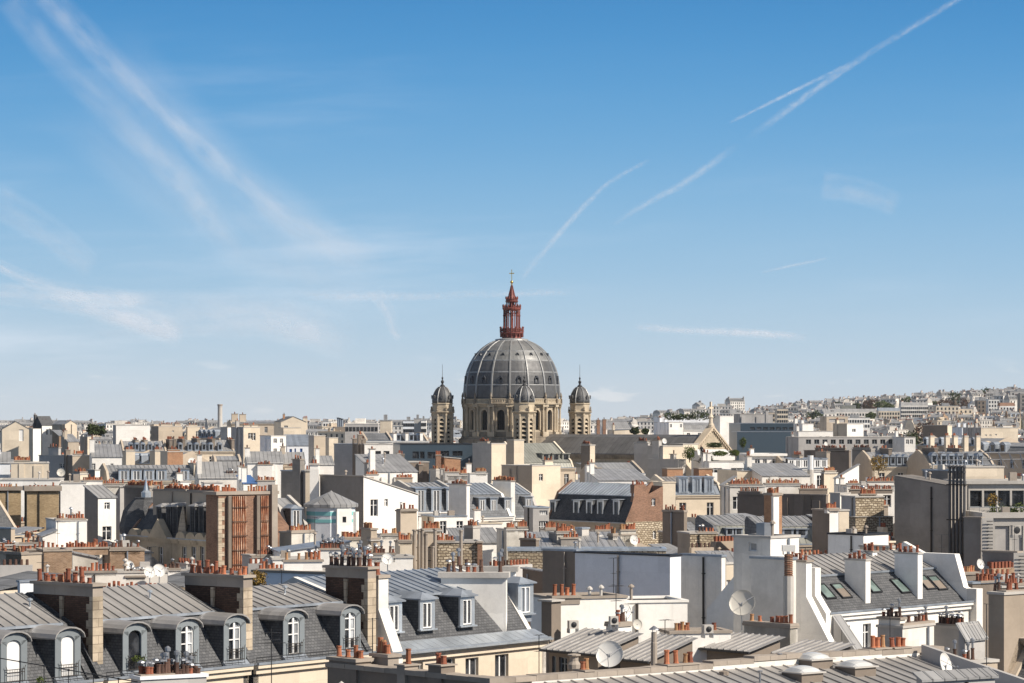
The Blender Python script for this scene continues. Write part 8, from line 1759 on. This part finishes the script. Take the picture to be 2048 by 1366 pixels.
# look-alikes that share a label are told apart by their order from the left
ORD = ['leftmost', 'second', 'third', 'fourth', 'fifth', 'sixth', 'seventh', 'eighth', 'ninth', 'tenth', 'eleventh', 'twelfth', 'thirteenth', 'fourteenth', 'fifteenth', 'sixteenth', 'seventeenth', 'eighteenth', 'nineteenth', 'twentieth']
same = {}
for o in COL.objects:
    if o.parent is None and o.get('label'): same.setdefault(o['label'], []).append(o)
for l_, os_ in same.items():
    if 1 < len(os_) <= 20:
        for i, o in enumerate(sorted(os_, key=lambda q: q.location.x/q.location.y)): o['label'] = f"{l_}, {ORD[i]}"+(' from left' if i else '')
# ------------------------------------------------------------------ contrails: thin flattened tubes of ice cloud, sunlit, 20 km off
m, t, b_, tc = mk('ice_cloud')
uv = t.sep(t.new('ShaderNodeUVMap', uv_map='UVMap').outputs[0]); at = t.new('ShaderNodeAttribute', attribute_type='OBJECT', attribute_name='dens').outputs['Fac']
q = t.math('MULTIPLY_ADD', uv[0], 2.0, -1.0); fall = t.math('POWER', t.math('MAXIMUM', t.math('SUBTRACT', 1.0, t.math('MULTIPLY', q, q)), 0.0), 2.0)
n_a = t.noise(t.comb(t.math('MULTIPLY', uv[0], 1.5), t.math('MULTIPLY', uv[1], .8), rnd(t)), 1.5, 6, .6); n_b = t.noise(t.comb(uv[0], t.math('MULTIPLY', uv[1], .12), rnd(t)), 1.0, 3, .5)
den = t.math('MULTIPLY', t.math('MULTIPLY', fall, at), t.math('MULTIPLY', t.ramp(n_a, .15, .8), t.ramp(n_b, .2, .75)))
endf = t.ramp(uv[2], 0.0, 1.0)
t.n.remove(b_); dif = t.new('ShaderNodeBsdfDiffuse'); dif.inputs[0].default_value = (.95, .95, .97, 1); tr_ = t.new('ShaderNodeBsdfTranslucent'); tr_.inputs[0].default_value = (.95, .95, .97, 1)
ad = t.new('ShaderNodeMixShader'); ad.inputs[0].default_value = .5; t.l.new(dif.outputs[0], ad.inputs[1]); t.l.new(tr_.outputs[0], ad.inputs[2])
tp = t.new('ShaderNodeBsdfTransparent'); mx = t.new('ShaderNodeMixShader'); ca = t.new('ShaderNodeAttribute', attribute_name='fade').outputs['Fac']
t.put(mx.inputs[0], t.math('MULTIPLY', den, ca, clamp=True)); t.l.new(tp.outputs[0], mx.inputs[1]); t.l.new(ad.outputs[0], mx.inputs[2]); t.l.new(mx.outputs[0], [n for n in t.n if n.type == 'OUTPUT_MATERIAL'][0].inputs[0])
def contrail(label, pts, w0, w1, dens, Y=20000, name='contrail', group=None, fade=(.15, .15)):
    P = [Vector(pt(x, y, Y)) for x, y in pts]; C_ = []
    n = 40
    for i in range(n+1):      # Catmull-Rom
        s = i/n*(len(P)-1); k = min(int(s), len(P)-2); f = s-k; p0, p1, p2, p3 = P[max(k-1, 0)], P[k], P[k+1], P[min(k+2, len(P)-1)]
        C_.append(.5*((2*p1)+(p2-p0)*f+(2*p0-5*p1+4*p2-p3)*f*f+(3*p1-p0-3*p2+p3)*f**3))
    me = bpy.data.meshes.new(name); V = []; uvs = []; fd = []; m_ = 12; ln = 0
    for i, c in enumerate(C_):
        tn = (C_[min(i+1, n)]-C_[max(i-1, 0)]).normalized(); sd = Vector((-tn.z, 0, tn.x)).normalized(); s = i/n
        if i: ln += (c-C_[i-1]).length
        w = (1.5 if name == 'contrail' else 1.7)*(w0+(w1-w0)*s)/F*Y/2; f = min(1, s/max(fade[0], 1e-3))*min(1, (1-s)/max(fade[1], 1e-3)); f = f*f*(3-2*f)
        for j in range(m_): a = 2*pi*j/m_; V.append(tuple(c+sd*w*cos(a)+Vector((0, w*.6*sin(a), 0)))); uvs.append(((cos(a)+1)/2, ln/(w*2))); fd.append(f)
    Fs = [(i*m_+j, i*m_+(j+1) % m_, (i+1)*m_+(j+1) % m_, (i+1)*m_+j) for i in range(n) for j in range(m_)]
    me.from_pydata(V, [], Fs); me.materials.append(MATS['ice_cloud']); u_ = me.uv_layers.new(name='UVMap')
    for p in me.polygons:
        for li, vi in zip(p.loop_indices, p.vertices): u_.data[li].uv = uvs[vi]
    a_ = me.attributes.new('fade', 'FLOAT', 'POINT'); a_.data.foreach_set('value', fd)
    me.polygons.foreach_set('use_smooth', [True]*len(me.polygons))
    o = bpy.data.objects.new(name, me); COL.objects.link(o); tag(o, label, name.replace('_', ' '), group); o['dens'] = dens*(.72 if name == 'contrail' else 1.35); return o
contrail('crisp contrail rising to the top right corner of the sky', [(1490, 282), (1690, 138), (1930, -10)], 15, 11, .5, fade=(.2, .02))
contrail('thin straight contrail joining the crisp one from the left', [(1455, 247), (1705, 125)], 6, 9, .55)
contrail('feathered contrail fragment in line below the crisp one', [(1215, 455), (1290, 408), (1370, 365), (1480, 286)], 12, 15, .42, fade=(.3, .25))
contrail('curved thin contrail climbing from above the church cross', [(1035, 565), (1085, 505), (1180, 400), (1240, 352), (1305, 318)], 14, 8, .45)
contrail('long broad contrail sloping down across the left of the sky', [(85, -20), (190, 90), (300, 195), (400, 285), (500, 375), (590, 445), (680, 497), (775, 537)], 46, 66, .55, fade=(.02, .2))
contrail('soft wide contrail left of and below the long broad one', [(25, -20), (110, 90), (200, 190), (300, 290), (365, 365), (425, 445), (505, 550)], 76, 46, .40, fade=(.02, .25))
contrail('faint veil of cloud between the two left contrails', [(150, 120), (350, 330), (560, 480), (760, 590)], 190, 110, .30, name='cirrus_cloud', fade=(.3, .3))
contrail('thin low streak at the left edge under the contrails', [(-20, 520), (60, 560), (150, 585), (310, 604)], 16, 30, .5, name='cirrus_cloud')
contrail('bright wedge of cirrus above the left skyline', [(-30, 585), (120, 600), (240, 628), (370, 672)], 30, 40, .75, name='cirrus_cloud')
contrail('broad pale band of cirrus low on the left', [(150, 640), (350, 630), (560, 640), (720, 690)], 70, 60, .62, name='cirrus_cloud', fade=(.3, .3))
contrail('faint slanting wisp at the left edge in mid sky', [(-20, 395), (60, 440), (130, 490), (190, 540)], 50, 40, .32, name='cirrus_cloud')
contrail('short hanging wisp left of the lantern', [(745, 580), (775, 620), (785, 655), (800, 680)], 24, 10, .35, name='cirrus_cloud')
contrail('faint level streak passing behind the gold cross', [(560, 590), (800, 592), (980, 588), (1160, 583)], 16, 10, .3, name='cirrus_cloud')
contrail('thin level streak right of the dome', [(1260, 652), (1400, 662), (1500, 666), (1620, 676)], 12, 12, .5, name='cirrus_cloud')
contrail('tiny slanted dash of contrail in the right mid sky', [(1520, 545), (1580, 532), (1660, 516)], 6, 5, .45)
contrail('faint smudge of cloud in the right of the sky', [(1640, 372), (1710, 380), (1800, 412)], 40, 34, .28, name='cirrus_cloud')

# ------------------------------------------------------------------ air
HAZE = 0.000028
m = bpy.data.materials.new('air'); m.use_nodes = True; nt = m.node_tree; nt.nodes.clear(); pv = nt.nodes.new('ShaderNodeVolumePrincipled'); ou = nt.nodes.new('ShaderNodeOutputMaterial')
pv.inputs['Color'].default_value = (.93, .96, 1, 1); pv.inputs['Density'].default_value = HAZE; pv.inputs['Anisotropy'].default_value = -.15; nt.links.new(pv.outputs[0], ou.inputs['Volume']); MATS['air'] = m
if HAZE: b = MB(); b.box(-5200, 5200, -1600, 6600, -3, 84); b.obj('haze', 'air', kind='stuff')
